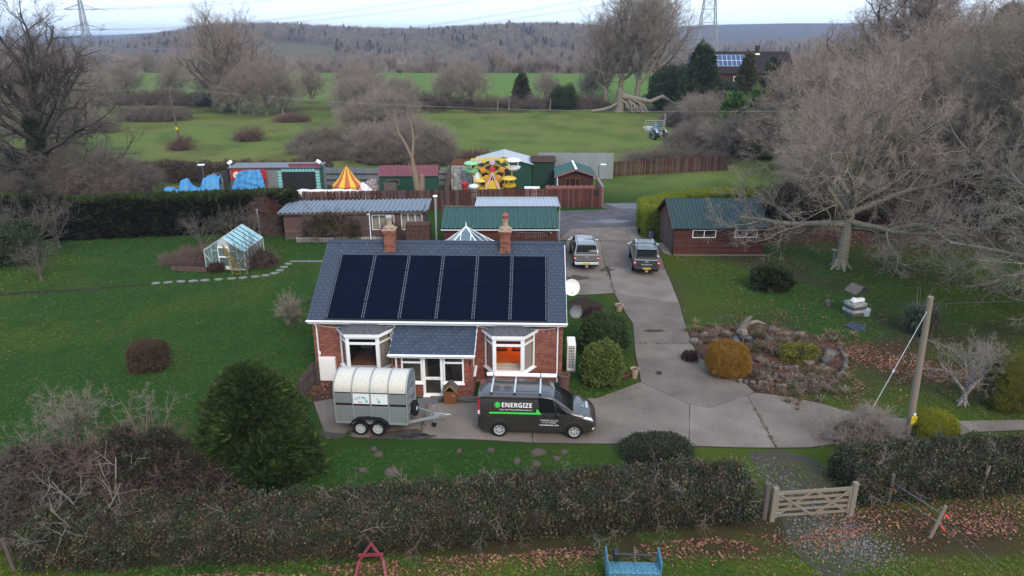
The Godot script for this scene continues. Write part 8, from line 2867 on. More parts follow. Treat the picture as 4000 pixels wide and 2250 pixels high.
func field_things() -> void:
	rng.seed = 521
	# leaning pole in the pasture with a cross arm
	var pl := power_pole("leaning wooden power pole with cross arm on the west pasture",W(-50.26,-108.68),8.0,Vector3(-0.06,0,0),0.16)
	var ca := MB.new()
	ca.bar(Vector3(-1.5,7.75,0), Vector3(0.6,7.75,0), 0.12,0.12)
	part(pl, "cross_arm", ca, M.wood_grey)
	var iz := MB.new()
	for x: float in [-1.4,0.5]: iz.rod(Vector3(x, 7.8,0), Vector3(x, 8.15,0), 0.06)
	part(pl, "insulator", iz, M.dark)
	var sg := MB.new()
	sg.box(Vector3(-0.12,2.2,0.17), Vector3(0.3,0.45,0.03))
	part(pl, "warning_sign", sg, M.sign_yellow)
	var p2 := power_pole("wooden power pole with yellow sign hidden behind the lawn oak",Vector3(36.3,0,-72.5),8.6,Vector3(0.0,0,0),0.16)
	var sg2 := MB.new()
	sg2.box(Vector3(0,2.2,0.17), Vector3(0.3,0.45,0.03))
	part(p2, "warning_sign", sg2, M.sign_yellow)
	var ca2 := MB.new()
	ca2.bar(Vector3(-0.9,8.4,0), Vector3(0.9,8.4,0), 0.12,0.12)
	part(p2, "cross_arm", ca2, M.wood_grey)
	for k in 2:
		var m := MB.new()
		var a: Vector3 = pl.position + Vector3(-1.9 + k * 1.9,8.1,0)
		var b := Vector3(35.5 + k * 1.6,8.6,-72.5)
		var c := Vector3(-130,8.0 + k * 0.5,-125)
		for e in [[a, b, 1.3], [a, c, 1.5]]:
			var pts := PackedVector3Array()
			var rr := PackedFloat32Array()
			for i in 25:
				var u := i / 24.0
				pts.append(e[0].lerp(e[1], u) + Vector3(0,-e[2] * 4.0 * u * (1 - u), 0)); rr.append(0.007)
			m.tube(pts, rr, 4, false)
		solo("overhead_wire",m,M.cable_green,"pale %s overhead wire crossing the pasture from the leaning pole" % ["left-hand","right-hand"][k],"wire",Vector3.ZERO,0,"pair of wires on the leaning pole")
	var fp := power_pole("thin pale power pole on the skyline hedge of the far pasture",W(-51.77,-588.51),9.0,Vector3.ZERO,0.22)
	var fc := MB.new()
	fc.bar(Vector3(-1.2,8.8,0), Vector3(1.2,8.8,0), 0.18,0.18)
	part(fp, "cross_arm", fc, M.wood_grey)
	# pole at the lane with stay wire
	var pp := power_pole("leaning wooden power pole with stay wire and yellow sign by the lane",W(16.33,-25.53),6.15,Vector3(-0.045,0,0),0.15)
	var ps := MB.new()
	ps.box(Vector3(0.0,0.85,0.16), Vector3(0.22,0.36,0.02))
	var psn := part(pp, "warning_sign", ps, M.sign_yellow)
	var tri := MB.new()
	for k in 3:
		var a0 := PI / 2 + TAU * k / 3.0
		var a1 := PI / 2 + TAU * (k + 1) / 3.0
		tri.bar(Vector3(cos(a0) * 0.09,0.90 + sin(a0) * 0.09,0.175),Vector3(cos(a1) * 0.09,0.90 + sin(a1) * 0.09,0.175),0.012,0.012)
	tri.bar(Vector3(-0.09,0.74,0.175), Vector3(0.09,0.74,0.175), 0.012,0.02)
	part(psn, "symbol", tri, M.ink)
	var tg := MB.new()
	tg.box(Vector3(0.0,1.12,0.155), Vector3(0.10,0.10,0.02))
	part(pp, "number_tag", tg, M.sign_white)
	var sw := MB.new()
	var top := pp.position + Vector3(-0.27,5.75,0.05)
	var ft := W(14.08,-25.35)
	sw.rod(top, ft, 0.014,5)
	sw.rod(top.lerp(ft, 0.46), top.lerp(ft, 0.48), 0.04,6)
	solo("stay_wire", sw, M.cable, "pale stay wire slanting down from the lane-side power pole", "wire")
	var bw := MB.new()
	bw.tube(PackedVector3Array([top + Vector3(0.1,0.1,0),Vector3(24,5.55,-27.0),Vector3(33,5.5,-29)]),PackedFloat32Array([0.02,0.02,0.02]),5)
	solo("service_cable",bw,M.black,"black service cable running east from the lane-side power pole","cable")
	var bk := MB.new()
	bk.rod(top, top + Vector3(-1.0,-0.2,-0.6), 0.02,5)
	part(pp, "bracket", bk, M.black)
	pp.get_node("bracket").position = -pp.position
	# fallen trunk under the ashes
	var ft2 := thing("fallen_tree","huge broken pale trunk lying under the tall ashes with splayed roots","fallen tree",W(21.31,-145.58))
	var fm := MB.new()
	fm.tube(PackedVector3Array([Vector3(0,-0.2,0),Vector3(0.2,1.6,0),Vector3(0.3,3.4,0),Vector3(-0.2,4.6,0)]),PackedFloat32Array([1.2,1.1,0.9,0.2]),9)
	fm.tube(PackedVector3Array([Vector3(0.5,3.0,0.4),Vector3(3.2,2.5,0.6),Vector3(6.0,2.0,1.0),Vector3(8.4,3.0,1.0),Vector3(10.8,1.6,1.2),Vector3(13.5,2.6,1.2),Vector3(16.5,4.0,0.8)]),PackedFloat32Array([0.75,0.55,0.45,0.42,0.34,0.22,0.06]),8)
	for k in 13:
		var a := k * 2.4
		var o := Vector3(R(-0.5,4.5), R(1.2,2.4), R(0.2,1.0))
		fm.tube(PackedVector3Array([o,o + Vector3(R(-.6,1.4),-R(0.5,1.0),R(0.4,1.4)),o + Vector3(R(-1,2.4),-o.y + 0.1,R(1.0,2.8))]),PackedFloat32Array([0.26,0.18,0.08]),6)
	fm.tube(PackedVector3Array([Vector3(-5.5,0.2,1.2),Vector3(-3.4,0.5,1.1),Vector3(-1.8,0.9,1.0),Vector3(-0.6,1.6,0.8)]),PackedFloat32Array([0.3,0.34,0.28,0.3]),7)
	part(ft2, "trunk", fm, M.bark_pale)
	var xs := [[], [], []]
	for k in 130: xs[k % 3].append(Transform3D(rbasis(Vector3(R(0,1),R(0.4,1.6),R(-.4,.4)),R(1.6,3.2)),Vector3(R(11,17),R(2.0,4.0),R(0.4,1.6))))
	for k in 3: mm(ft2, "twigs", K["spray%d" % k], M.twig_pale, xs[k])
	# cattle lying on the crest
	for q in [[-79.12,-594.91,"sign_white","pale cow lying at the west end of the skyline herd"],[-75.30,-594.91,"black","black cow lying beside the westernmost pale cow"],[-71.47,-594.91,"black","second black cow of the skyline herd"],[-65.72,-594.91,"grp","cream cow lying near the middle of the skyline herd"],[-60.93,-591.70,"grp","cream cow lying beside the thin skyline pole"],[-57.76,-591.70,"pot_clay","tan cow standing behind the cream cows"],[-55.54,-591.70,"black","black cow lying nearest the thin skyline pole"]]:
		var c := thing("cow", q[3], "cow", W(q[0], q[1]), R(-25,25), "cattle on the far pasture crest")
		cow(c, M[q[2]])
	# posts in the middle hedge
	for q in [[-9.18,-159.07,"slim pale fence post west of the pair of hawthorns"],[-2.98,-152.05,"pale fence post below the second hawthorn"],[-0.66,-152.05,"pale fence post right of the two hawthorns"],[7.73,-150.71,"pale fence post left of the dark holly"]]:
		var m := MB.new()
		m.tube(PackedVector3Array([Vector3(0,-0.2,0),Vector3(0.05,1.0,0),Vector3(0.1,2.2,0)]),PackedFloat32Array([0.14,0.13,0.11]),6)
		solo("fence_post", m, M.wood_pale, q[2], "fence post", W(q[0], q[1], 0.0) + Vector3(0,0,2.6))
	# gate, trough and barrel by the tractor
	var g := thing("metal_field_gate","grey tubular field gate near the old tractor","gate",W(21.59,-117.16))
	for k in 6:
		var m := MB.new()
		m.rod(Vector3(0,0.25 + k * 0.36,0), Vector3(2.9,0.25 + k * 0.36,0), 0.04,6)
		part(g, "rail", m, M.galv)
	var gm := MB.new()
	for x: float in [0.0,2.9]: gm.rod(Vector3(x, 0,0), Vector3(x, 2.2,0), 0.06,6)
	gm.rod(Vector3(3.1,0,0), Vector3(3.1,3.2,0), 0.09,6)
	part(g, "post", gm, M.galv)
	var bt := MB.new()
	bt.xf = Transform3D(Basis(Vector3.UP, -0.4).scaled(Vector3(1.6,1,0.75)), Vector3.ZERO)
	bt.lathe([Vector2(0,0.1),Vector2(0.42,0.1),Vector2(0.58,0.6),Vector2(0.68,0.62),Vector2(0.68,0.66),Vector2(0.54,0.64),Vector2(0.4,0.2),Vector2(0,0.2)],16)
	solo("bath_trough",bt,M.white,"old white bathtub used as a trough beside the field gate","bathtub",W(22.71,-119.78))
	var bb := MB.new()
	bb.lathe([Vector2(0,0),Vector2(0.42,0),Vector2(0.46,0.3),Vector2(0.46,0.9),Vector2(0.42,1.15),Vector2(0,1.15)],16)
	solo("blue_barrel",bb,M.blue_plastic,"blue plastic barrel between the white bathtub and the tractor","barrel",W(23.66,-118.90))
	var cr := thing("timber_cross","small grey post with cross bar in front of the picket fence","post",W(16.53,-84.53))
	var cm := MB.new()
	cm.box(Vector3(0,0.55,0), Vector3(0.07,1.1,0.07))
	cm.box(Vector3(0,0.72,0.05), Vector3(0.6,0.07,0.03))
	part(cr, "timber", cm, M.wood_grey)
func cow(c: Node3D, m: Material) -> void:
	var mb := MB.new()
	mb.tube(PackedVector3Array([Vector3(-1.0,0.55,0),Vector3(-0.85,0.75,0),Vector3(-0.3,0.8,0),Vector3(0.4,0.82,0),Vector3(0.8,0.95,0),Vector3(1.1,1.2,0),Vector3(1.3,1.25,0),Vector3(1.65,1.05,0)]),PackedFloat32Array([0.12,0.42,0.5,0.46,0.34,0.22,0.2,0.12]),10)
	for x: float in [-0.6,0.55]:
		for z: float in [-0.3,0.3]: mb.tube(PackedVector3Array([Vector3(x,0.5,z),Vector3(x + 0.25,0.2,z * 1.5),Vector3(x + 0.6,0.08,z * 1.4)]),PackedFloat32Array([0.16,0.1,0.07]),6)
	part(c, "body", mb, m)
func garden_things() -> void:
	rng.seed = 531
	# five bar gate
	var a := W(8.84,-20.14)
	var b := W(11.65,-20.43)
	var g := thing("field_gate","weathered five-bar wooden field gate with diagonal braces in the front hedge","gate",a)
	var X := b - a
	var at := func(u: float, y: float, z := 0.0) -> Vector3: return X * u + Vector3(0, y, z)
	for y: float in [0.20,0.42,0.64,0.86]:
		var m := MB.new()
		m.bar(at.call(0.05, y), at.call(0.95, y), 0.03,0.085)
		part(g, "bar", m, M.wood_pale)
	var tp := MB.new()
	tp.bar(at.call(0.04,1.10), at.call(0.96,1.10), 0.06,0.11)
	part(g, "top_rail", tp, M.wood_pale)
	for q in [[0.06,1.06,0.5,0.16],[0.94,1.06,0.5,0.16],[0.08,0.2,0.48,1.06],[0.92,0.2,0.52,1.06]]:
		var m := MB.new()
		m.bar(at.call(q[0],q[1],0.04 if q[1] > 1 else -0.04),at.call(q[2],q[3],0.04 if q[1] > 1 else -0.04),0.03,0.08)
		part(g, "brace", m, M.wood_pale)
	for u: float in [0.045,0.955]:
		var m := MB.new()
		m.bar(at.call(u, 0.12), at.call(u, 1.18), 0.08,0.08, Vector3(0,0,1))
		part(g, "stile", m, M.wood_pale)
	for u: float in [0.0,1.0]:
		var m := MB.new()
		m.cbox(at.call(u, 0.66), Vector3(0.17,1.36,0.17), 0.015)
		part(g, "post", m, M.wood_pale)
	var hp := thing("hanging_post","mossy round gate hanging post beside the five-bar gate","post",a + Vector3(-0.22,0,-0.12))
	var hm := MB.new()
	hm.rod(Vector3.ZERO, Vector3(0,1.42,0), 0.11,9)
	part(hp, "post", hm, M.wood_grey)
	var hg := MB.new()
	for y: float in [0.35,1.1]: hg.bar(at.call(0.0, y, 0.06), at.call(0.1, y, 0.06), 0.012,0.05)
	part(g, "hinge", hg, M.galv)
	# wire fence posts on the paddock
	for q in [[13.23,-21.01,1.25,0.0,"mossy fence post right of the field gate, half in ivy"],[16.73,-21.46,1.3,0.08,"leaning pale fence post under the east hedge"],[13.76,-19.28,1.25,0.28,"leaning electric-fence post with orange tape"],[-15.36,-17.73,1.2,-0.1,"mossy fence post in the bottom west corner"]]:
		var m := MB.new()
		m.rod(Vector3(0,-0.1,0), Vector3(q[3], q[2], 0), 0.06,7)
		solo("fence_post", m, M.wood_pale if q[3] > 0 else M.wood_grey, q[4], "fence post", W(q[0], q[1]))
	var ow := thing("electric_fence", "thin wires with red insulators crossing the paddock corner", "fence")
	var wm := MB.new()
	var pA := W(13.43,-21.19,0.75)
	var pB := W(13.76,-19.28,0.95) + Vector3(0.2,0,0)
	var pC := W(14.75,-17.51,0.4)
	for k in 2:
		var dy := Vector3(0.12 * k, -0.45 * k, 0)
		wm.rod(pA + dy, pB + dy, 0.018,5)
		wm.rod(pB + dy, pC + dy, 0.006,4)
	part(ow, "wire", wm, M.lead)
	for q: Vector3 in [pB + Vector3(0.1,0.0,0.05),pB + Vector3(0.05,-0.45,0.05),pA + Vector3(-0.12,-0.05,0.1)]:
		var m := MB.new()
		m.rod(q, q + Vector3(0.10,-0.12,0.05), 0.035,7)
		part(ow, "insulator", m, M.orange_tape)
	# stock netting under the hedge
	var sn := thing("stock_net", "rusty wire stock netting along the foot of the front hedge", "fence")
	var nm := MB.new()
	for s in [[Vector3(-15,0,-17.55),Vector3(-6,0,-18.05)],[Vector3(-6,0,-18.05),Vector3(0,0,-18.95)],[Vector3(0,0,-18.95),Vector3(7.8,0,-19.9)]]:
		for y: float in [0.15,0.35,0.58,0.85]: nm.rod(s[0] + Vector3(0,y,0),s[1] + Vector3(0,y,0),0.004,3)
		var l: float = s[0].distance_to(s[1])
		for k in int(l / 0.3): nm.rod(s[0].lerp(s[1],k * 0.3 / l),s[0].lerp(s[1],k * 0.3 / l) + Vector3(0,0.85,0),0.003,3)
	part(sn, "mesh", nm, M.rust_tank)
	# red A frame and blue implement at the bottom edge
	var ra := thing("red_a_frame","red steel A-frame implement lying on the paddock grass","implement",W(-4.31,-17.67),3)
	var rm := MB.new()
	rm.bar(Vector3(0.02,0.95,-0.2),Vector3(-0.36,0.45,0),0.07,0.05); rm.bar(Vector3(-0.02,0.95,-0.2),Vector3(0.36,0.45,0),0.07,0.05)
	rm.bar(Vector3(-0.36,0.45,0),Vector3(-0.46,0.05,0.3),0.08,0.06); rm.bar(Vector3(0.36,0.45,0),Vector3(0.46,0.05,0.3),0.08,0.06)
	rm.bar(Vector3(-0.38,0.62,-0.05), Vector3(0.38,0.62,-0.05), 0.06,0.08)
	part(ra, "frame", rm, M.implement_red)
	var bi := thing("blue_implement","pale blue steel tractor implement at the photo's bottom edge","implement",W(3.66,-17.39),-2)
	var bm := MB.new()
	bm.cbox(Vector3(0,0.35,0.1), Vector3(1.55,0.35,0.5), 0.02)
	bm.cbox(Vector3(-0.80,0.55,-0.1),Vector3(0.06,0.6,0.7),0.02); bm.cbox(Vector3(0.80,0.55,-0.1),Vector3(0.06,0.6,0.7),0.02)
	part(bi, "body", bm, M.implement_blue)
	var br := MB.new()
	br.rod(Vector3(-0.5,0.75,-0.2), Vector3(0.6,0.72,-0.2), 0.05,8)
	br.cbox(Vector3(-0.5,0.72,-0.2), Vector3(0.16,0.3,0.3), 0.02)
	br.bar(Vector3(0.05,0.6,0.0), Vector3(0.05,0.95,-0.3), 0.06,0.06)
	part(bi, "linkage", br, M.black)
	# kennel-shaped log box by the door
	var kb := thing("log_box","small orange timber box with pitched shingle roof beside the front door","box",Vector3(-2.75,0.03,-28.42),-2)
	var km := MB.new()
	for k in 6: km.box(Vector3(-0.225 + k * 0.09,0.32,0.22), Vector3(0.084,0.58,0.025))
	for sx: float in [-1.0,1.0]: km.box(Vector3(sx * 0.26,0.32,0), Vector3(0.03,0.6,0.44))
	km.box(Vector3(0,0.32,-0.22), Vector3(0.5,0.6,0.03))
	part(kb, "wall", km, M.wood_orange)
	var ki := MB.new()
	ki.box(Vector3(0,0.62,0), Vector3(0.48,0.02,0.42))
	ki.tri(Vector3(-0.24,0.63,-0.2), Vector3(0.24,0.63,-0.2), Vector3(0,0.9,-0.2))
	part(kb, "opening", ki, M.black)
	for sx: float in [-1.0,1.0]:
		for k in 5:
			var m := MB.new()
			m.box(Vector3(sx * 0.17,0.80,-0.24 + k * 0.12),Vector3(0.46,0.022,0.112),Basis(Vector3(0,0,1),-sx * 0.80))
			part(kb, "roof_board", m, M.wood_grey)
		var fb := MB.new()
		fb.bar(Vector3(sx * 0.32,0.60,0.315), Vector3(0,0.95,0.315), 0.02,0.05)
		part(kb, "barge_board", fb, M.wood_yellow)
	var kn := MB.new()
	kn.bar(Vector3(0.08,0.45,0.24), Vector3(0.2,0.42,0.24), 0.012,0.02)
	part(kb, "latch", kn, M.alu)
	var pk := MB.new()
	flat_poly(pk, pv([-4.27,-28.76,-3.40,-28.76,-3.28,-28.20,-4.24,-28.20]), 0.045,0.0)
	solo("doorstep_slab", pk, M.lead, "dark paving slab in front of the porch door", "slab")
	var pw := MB.new()
	pw.box(Vector3(-2.6,0.06,-28.72), Vector3(2.2,0.10,0.16), Basis(Vector3.UP, deg_to_rad(-1.84)))
	solo("porch_footing", pw, M.stone_base, "crumbling stone footing along the porch wall", "footing")
	# mauve drum by the gable corner
	var dr := MB.new()
	dr.lathe([Vector2(0,0),Vector2(0.25,0),Vector2(0.25,0.95),Vector2(0.28,0.96),Vector2(0.28,1.0),Vector2(0.20,1.0),Vector2(0.2,0.9),Vector2(0,0.9)],18)
	solo("chimney_liner",dr,M.wood_weather,"upright mauve clay pipe at the bungalow's front east corner","pipe",W(2.38,-29.18))
	for q in [[5.37,-30.95,0.32,0.22,"wide shallow terracotta bowl on the bed edge","terracotta"],[5.90,-30.87,0.2,0.5,"tall tan clay pot at the bed's drive edge","pot_clay"],[6.42,-39.69,0.24,0.42,"tan clay pot at the top corner of the bed","pot_clay"]]:
		var m := MB.new()
		m.lathe([Vector2(0,0),Vector2(q[2] * 0.65,0),Vector2(q[2],q[3] * 0.92),Vector2(q[2] * 1.08,q[3] * 0.92),Vector2(q[2] * 1.08,q[3]),Vector2(q[2] * 0.9,q[3]),Vector2(q[2] * 0.8,q[3] * 0.8),Vector2(0,q[3] * 0.8)],16)
		var pt := thing("plant_pot", q[4], "plant pot", W(q[0], q[1]))
		part(pt, "pot", m, M[q[5]])
		var sm := MB.new()
		sm.xf = Transform3D(Basis(), Vector3(0, q[3] * 0.82,0))
		sm.lathe([Vector2(q[2] * 0.82,0), Vector2(0,0.03)], 12)
		part(pt, "soil", sm, M.soil)
	var hr := MB.new()
	hr.xf = Transform3D(Basis(Vector3(0,0,1), PI / 2), Vector3(0,0.28,0))
	hr.lathe([Vector2(0.24,-0.16),Vector2(0.24,-0.13),Vector2(0.14,-0.12),Vector2(0.18,-0.05),Vector2(0.18,0.05),Vector2(0.14,0.12),Vector2(0.24,0.13),Vector2(0.24,0.16)],14)
	solo("hose_reel",hr,M.wood_yellow,"yellow and green garden hose reel by the gable","hose reel",W(3.88,-39.30))
	var sh := MB.new()
	for x: float in [-0.09,0.09]:
		sh.cbox(Vector3(x, 0.05,0), Vector3(0.1,0.07,0.27), 0.025)
	solo("pair_of_shoes",sh,M.black,"pair of dark shoes left on the concrete drive","shoes",W(7.18,-31.25,0.03),60)
	# wishing well with white trough and churn
	var w := thing("wishing_well","white and grey timber wishing well with pitched roof on the east lawn","wishing well",W(20.24,-39.11),18)
	for k in 4:
		var m := MB.new()
		m.cbox(Vector3(0,0.11 + k * 0.2,0), Vector3(0.95,0.19,0.85), 0.015)
		part(w, "plank_course", m, M.old_white if k % 2 else M.stone)
	var wp := MB.new()
	for x: float in [-0.36,0.36]: wp.box(Vector3(x, 1.15,0), Vector3(0.08,0.9,0.08))
	part(w, "post", wp, M.wood_grey)
	for sx: float in [-1.0,1.0]:
		for k in 4:
			var m := MB.new()
			m.box(Vector3(sx * (0.12 + 0.0) + sx * 0.12 * k,1.80 - 0.10 * k,0),Vector3(0.17,0.025,0.95),Basis(Vector3(0,0,1),-sx * 0.7))
			part(w, "roof_board", m, M.wood_grey)
	var wt := MB.new()
	wt.cbox(Vector3(0,0.95,0.12), Vector3(0.85,0.2,0.3), 0.04)
	wt.cbox(Vector3(-0.3,1.08,0.16), Vector3(0.2,0.12,0.24), 0.04)
	part(w, "trough", wt, M.white)
	var ch := MB.new()
	ch.lathe([Vector2(0,0),Vector2(0.24,0),Vector2(0.26,0.3),Vector2(0.25,0.42),Vector2(0.2,0.44),Vector2(0,0.44)],16)
	solo("milk_churn",ch,M.tin_pale,"pale metal tub standing beside the wishing well","tub",W(20.86,-38.98))
	var mc := MB.new()
	mc.lathe([Vector2(0.55,0.0), Vector2(0.55,0.06), Vector2(0.5,0.08), Vector2(0,0.09)], 20)
	solo("drain_cover",mc,M.slate_b,"dark round drain cover set in the lawn below the well","cover",W(19.51,-37.16))
	var tk := MB.new()
	tk.xf = Transform3D(Basis(Vector3(0,0,1), 0.1), Vector3.ZERO)
	tk.cbox(Vector3(0,0.2,0), Vector3(0.3,0.4,0.3), 0.05)
	solo("tree_stump", tk, M.wood_grey, "small grey stump left of the wishing well", "stump", W(19.28,-40.48))
	var bf := thing("bird_feeder","bird table with white bowl fixed beside the oak trunk","bird table",W(23.01,-48.58))
	var bfm := MB.new()
	bfm.rod(Vector3.ZERO, Vector3(0,1.1,0), 0.03,6)
	bfm.xf = Transform3D(Basis(), Vector3(0,1.1,0))
	bfm.lathe([Vector2(0.05,0), Vector2(0.22,0.08), Vector2(0.2,0.09), Vector2(0,0.03)], 12)
	part(bf, "bowl", bfm, M.old_white)
	rockery()
	# molehills on the front lawn
	var ml := [-5.53,-24.58,0.22,-5.27,-24.20,0.3,-5.69,-23.12,0.24,-4.57,-23.01,0.45,1.04,-24.37,0.42,2.08,-24.37,0.26,0.19,-23.73,0.26,0.95,-23.54,0.28,1.74,-23.90,0.22,-2.10,-24.43,0.2,-0.84,-24.49,0.2,16.12,-34.44,0.2,15.95,-32.87,0.2,12.19,-38.54,0.2,12.93,-38.85,0.2,15.75,-32.87,0.22]
	for i in range(0, ml.size(), 3):
		var m := MB.new()
		var r: float = ml[i + 2] * 0.55
		var prof := [Vector2(r * 1.25,0.0),Vector2(r,0.06),Vector2(r * 0.6,r * 0.45),Vector2(r * 0.2,r * 0.56),Vector2(0,r * 0.58)]
		m.xf = Transform3D(Basis().scaled(Vector3(R(0.9,1.4), 1, R(0.7,1.0))), Vector3.ZERO)
		m.lathe(prof, 11)
		solo("molehill",m,M.moleearth,MOLE[i / 3],"molehill",W(ml[i],ml[i + 1]),R(0,360),"molehills on the lawns")
const MOLE := ["small molehill near the trailer, the one closest to the concrete","round molehill just below the one nearest the trailer","small molehill at the hedge's west end by the conifer","largest flat molehill against the front hedge","broad molehill on the grass just below the van's front wheel","molehill right of the broad one below the van","molehill between the van and hedge, west of a pair","molehill between the van and hedge, east of a pair","small molehill above the pair near the hedge","tiny molehill below the trailer's drawbar","tiny molehill below the van's rear bumper","molehill on the lawn below the drain cover","dark molehill on the lawn east of the rockery","small molehill on the east lawn near the drive, west one","small molehill on the east lawn near the drive, east one","molehill close beside the rockery's east stones"]
func rockery() -> void:
	var bed := MB.new()
	flat_poly(bed,pv([9.84,-36.48,11.62,-37.45,13.94,-37.63,15.89,-36.76,17.21,-35.65,17.44,-34.09,16.76,-32.18,15.61,-30.45,14.25,-29.45,12.96,-28.95,11.79,-29.25,11.25,-29.41,11.10,-30.53,10.55,-31.43,9.90,-32.50,9.69,-33.35,9.71,-35.01]),0.03,-0.05)
	struct("rockery_bed", bed, M.litter_soil)
	var r := thing("rockery","curved rockery with terraced grey stones round a small dark pond","rockery",Vector3.ZERO)
	var rings := [[10.65,-30.37,11.61,-30.12,12.64,-29.84,13.74,-30.04,14.94,-30.66],[11.70,-31.30,12.56,-30.95,13.46,-30.78,14.48,-30.95,15.68,-31.73],[12.60,-31.96,13.41,-31.73,14.20,-31.73],[15.33,-30.24,16.31,-31.51,17.03,-32.87,17.23,-34.09]]
	for q: Array in rings:
		var pts := pv(q)
		for i in pts.size() - 1:
			var l := pts[i].distance_to(pts[i + 1])
			var k := int(l / 0.26)
			for j in k:
				var p := pts[i].lerp(pts[i + 1], (j + 0.5) / k)
				var m := MB.new()
				m.cbox(Vector3.ZERO, Vector3(R(0.2,0.3), R(0.14,0.26), R(0.15,0.25)), 0.04)
				var o := part(r, "stone", m, M.stone if R(0,1) < 0.7 else M.sandstone)
				o.position = Vector3(p.x + R(-.04,.04),0.1,p.y + R(-.05,.05)); o.rotation = Vector3(R(-.2,.2),R(0,3),R(-.2,.2))
	for i in 26:
		var spots := [10.91,-35.65,11.75,-36.31,12.30,-35.92,10.21,-34.59,12.10,-32.87,13.75,-35.38,14.76,-36.09,15.69,-35.65,16.04,-33.84,16.26,-32.87,15.06,-32.41,12.11,-31.96,16.15,-33.35]
		var k := (i % 13) * 2
		var m := MB.new()
		var s := R(0.2,0.45)
		m.cbox(Vector3.ZERO, Vector3(s * R(0.8,1.5), s * R(0.6,1.0), s), s * 0.2)
		var o := part(r, "stone", m, [M.stone, M.sandstone, M.stone][i % 3])
		o.position = Vector3(spots[k] + R(-.5,.5),s * 0.3,spots[k + 1] + R(-.5,.5)); o.rotation = Vector3(R(-.3,.3),R(0,3),R(-.3,.3))
	var pd := MB.new()
	flat_poly(pd,pv([11.98,-36.20,12.96,-36.65,13.55,-36.09,13.09,-35.01,12.18,-34.80,11.80,-35.33]),0.045,0.0)
	struct("pond", pd, M.pond)
	var bd := thing("bird_box","small pale timber box on a post behind the golden bush","box",W(12.25,-34.49))
	var bm := MB.new()
	bm.box(Vector3(0,0.35,0), Vector3(0.06,0.7,0.06))
	part(bd, "post", bm, M.wood_grey)
	var bb := MB.new()
	bb.cbox(Vector3(0,0.82,0), Vector3(0.32,0.26,0.24), 0.02)
	part(bd, "box", bb, M.wood_pale)
	var lg := MB.new()
	lg.tube(PackedVector3Array([Vector3(-0.3,0.05,0),Vector3(0.0,0.45,0),Vector3(0.1,0.9,0.1),Vector3(0.3,1.05,0.1)]),PackedFloat32Array([0.18,0.2,0.15,0.05]),8)
	lg.tube(PackedVector3Array([Vector3(0.0,0.5,0),Vector3(0.6,0.7,0),Vector3(1.1,0.55,0)]),PackedFloat32Array([0.14,0.1,0.05]),7)
	solo("driftwood_stump",lg,M.bark_pale,"pale weathered driftwood stump beside the rockery pond","stump",W(12.90,-36.31))
	# dead sedges and ferns of the bed
	var xs := []
	var cs := []
	var spots := [12.21,-35.65,13.95,-35.65,14.78,-35.22,15.29,-34.59,12.80,-34.09,13.96,-33.84,14.66,-30.45,15.30,-31.08,13.59,-29.64,12.14,-30.87,11.35,-36.48,15.00,-36.76,17.43,-35.65,10.62,-35.38,14.20,-30.24,12.89,-29.25,13.21,-36.76,14.77,-30.24]
	for k in 290:
		var i := (rng.randi() % 18) * 2
		xs.append(Transform3D(Basis(Vector3.UP,R(0,TAU)).scaled(Vector3(1,0.6,1) * R(0.45,1.0)),W(spots[i] + rng.randfn(0,0.6),spots[i + 1] + rng.randfn(0,0.5),0.02)))
		cs.append(jit([Color(0.24,0.17,0.125),Color(0.16,0.115,0.09),Color(0.13,0.07,0.05),Color(0.07,0.08,0.03)][rng.randi() % 4],0.25))
	var sd := thing("rockery_sedge", "dead straw-coloured sedge and fern tufts across the rockery", "sedge")
	mm(sd, "tufts", K.sedge, M.leaf_dry, xs, cs)
	sd.set_meta("kind", "stuff")
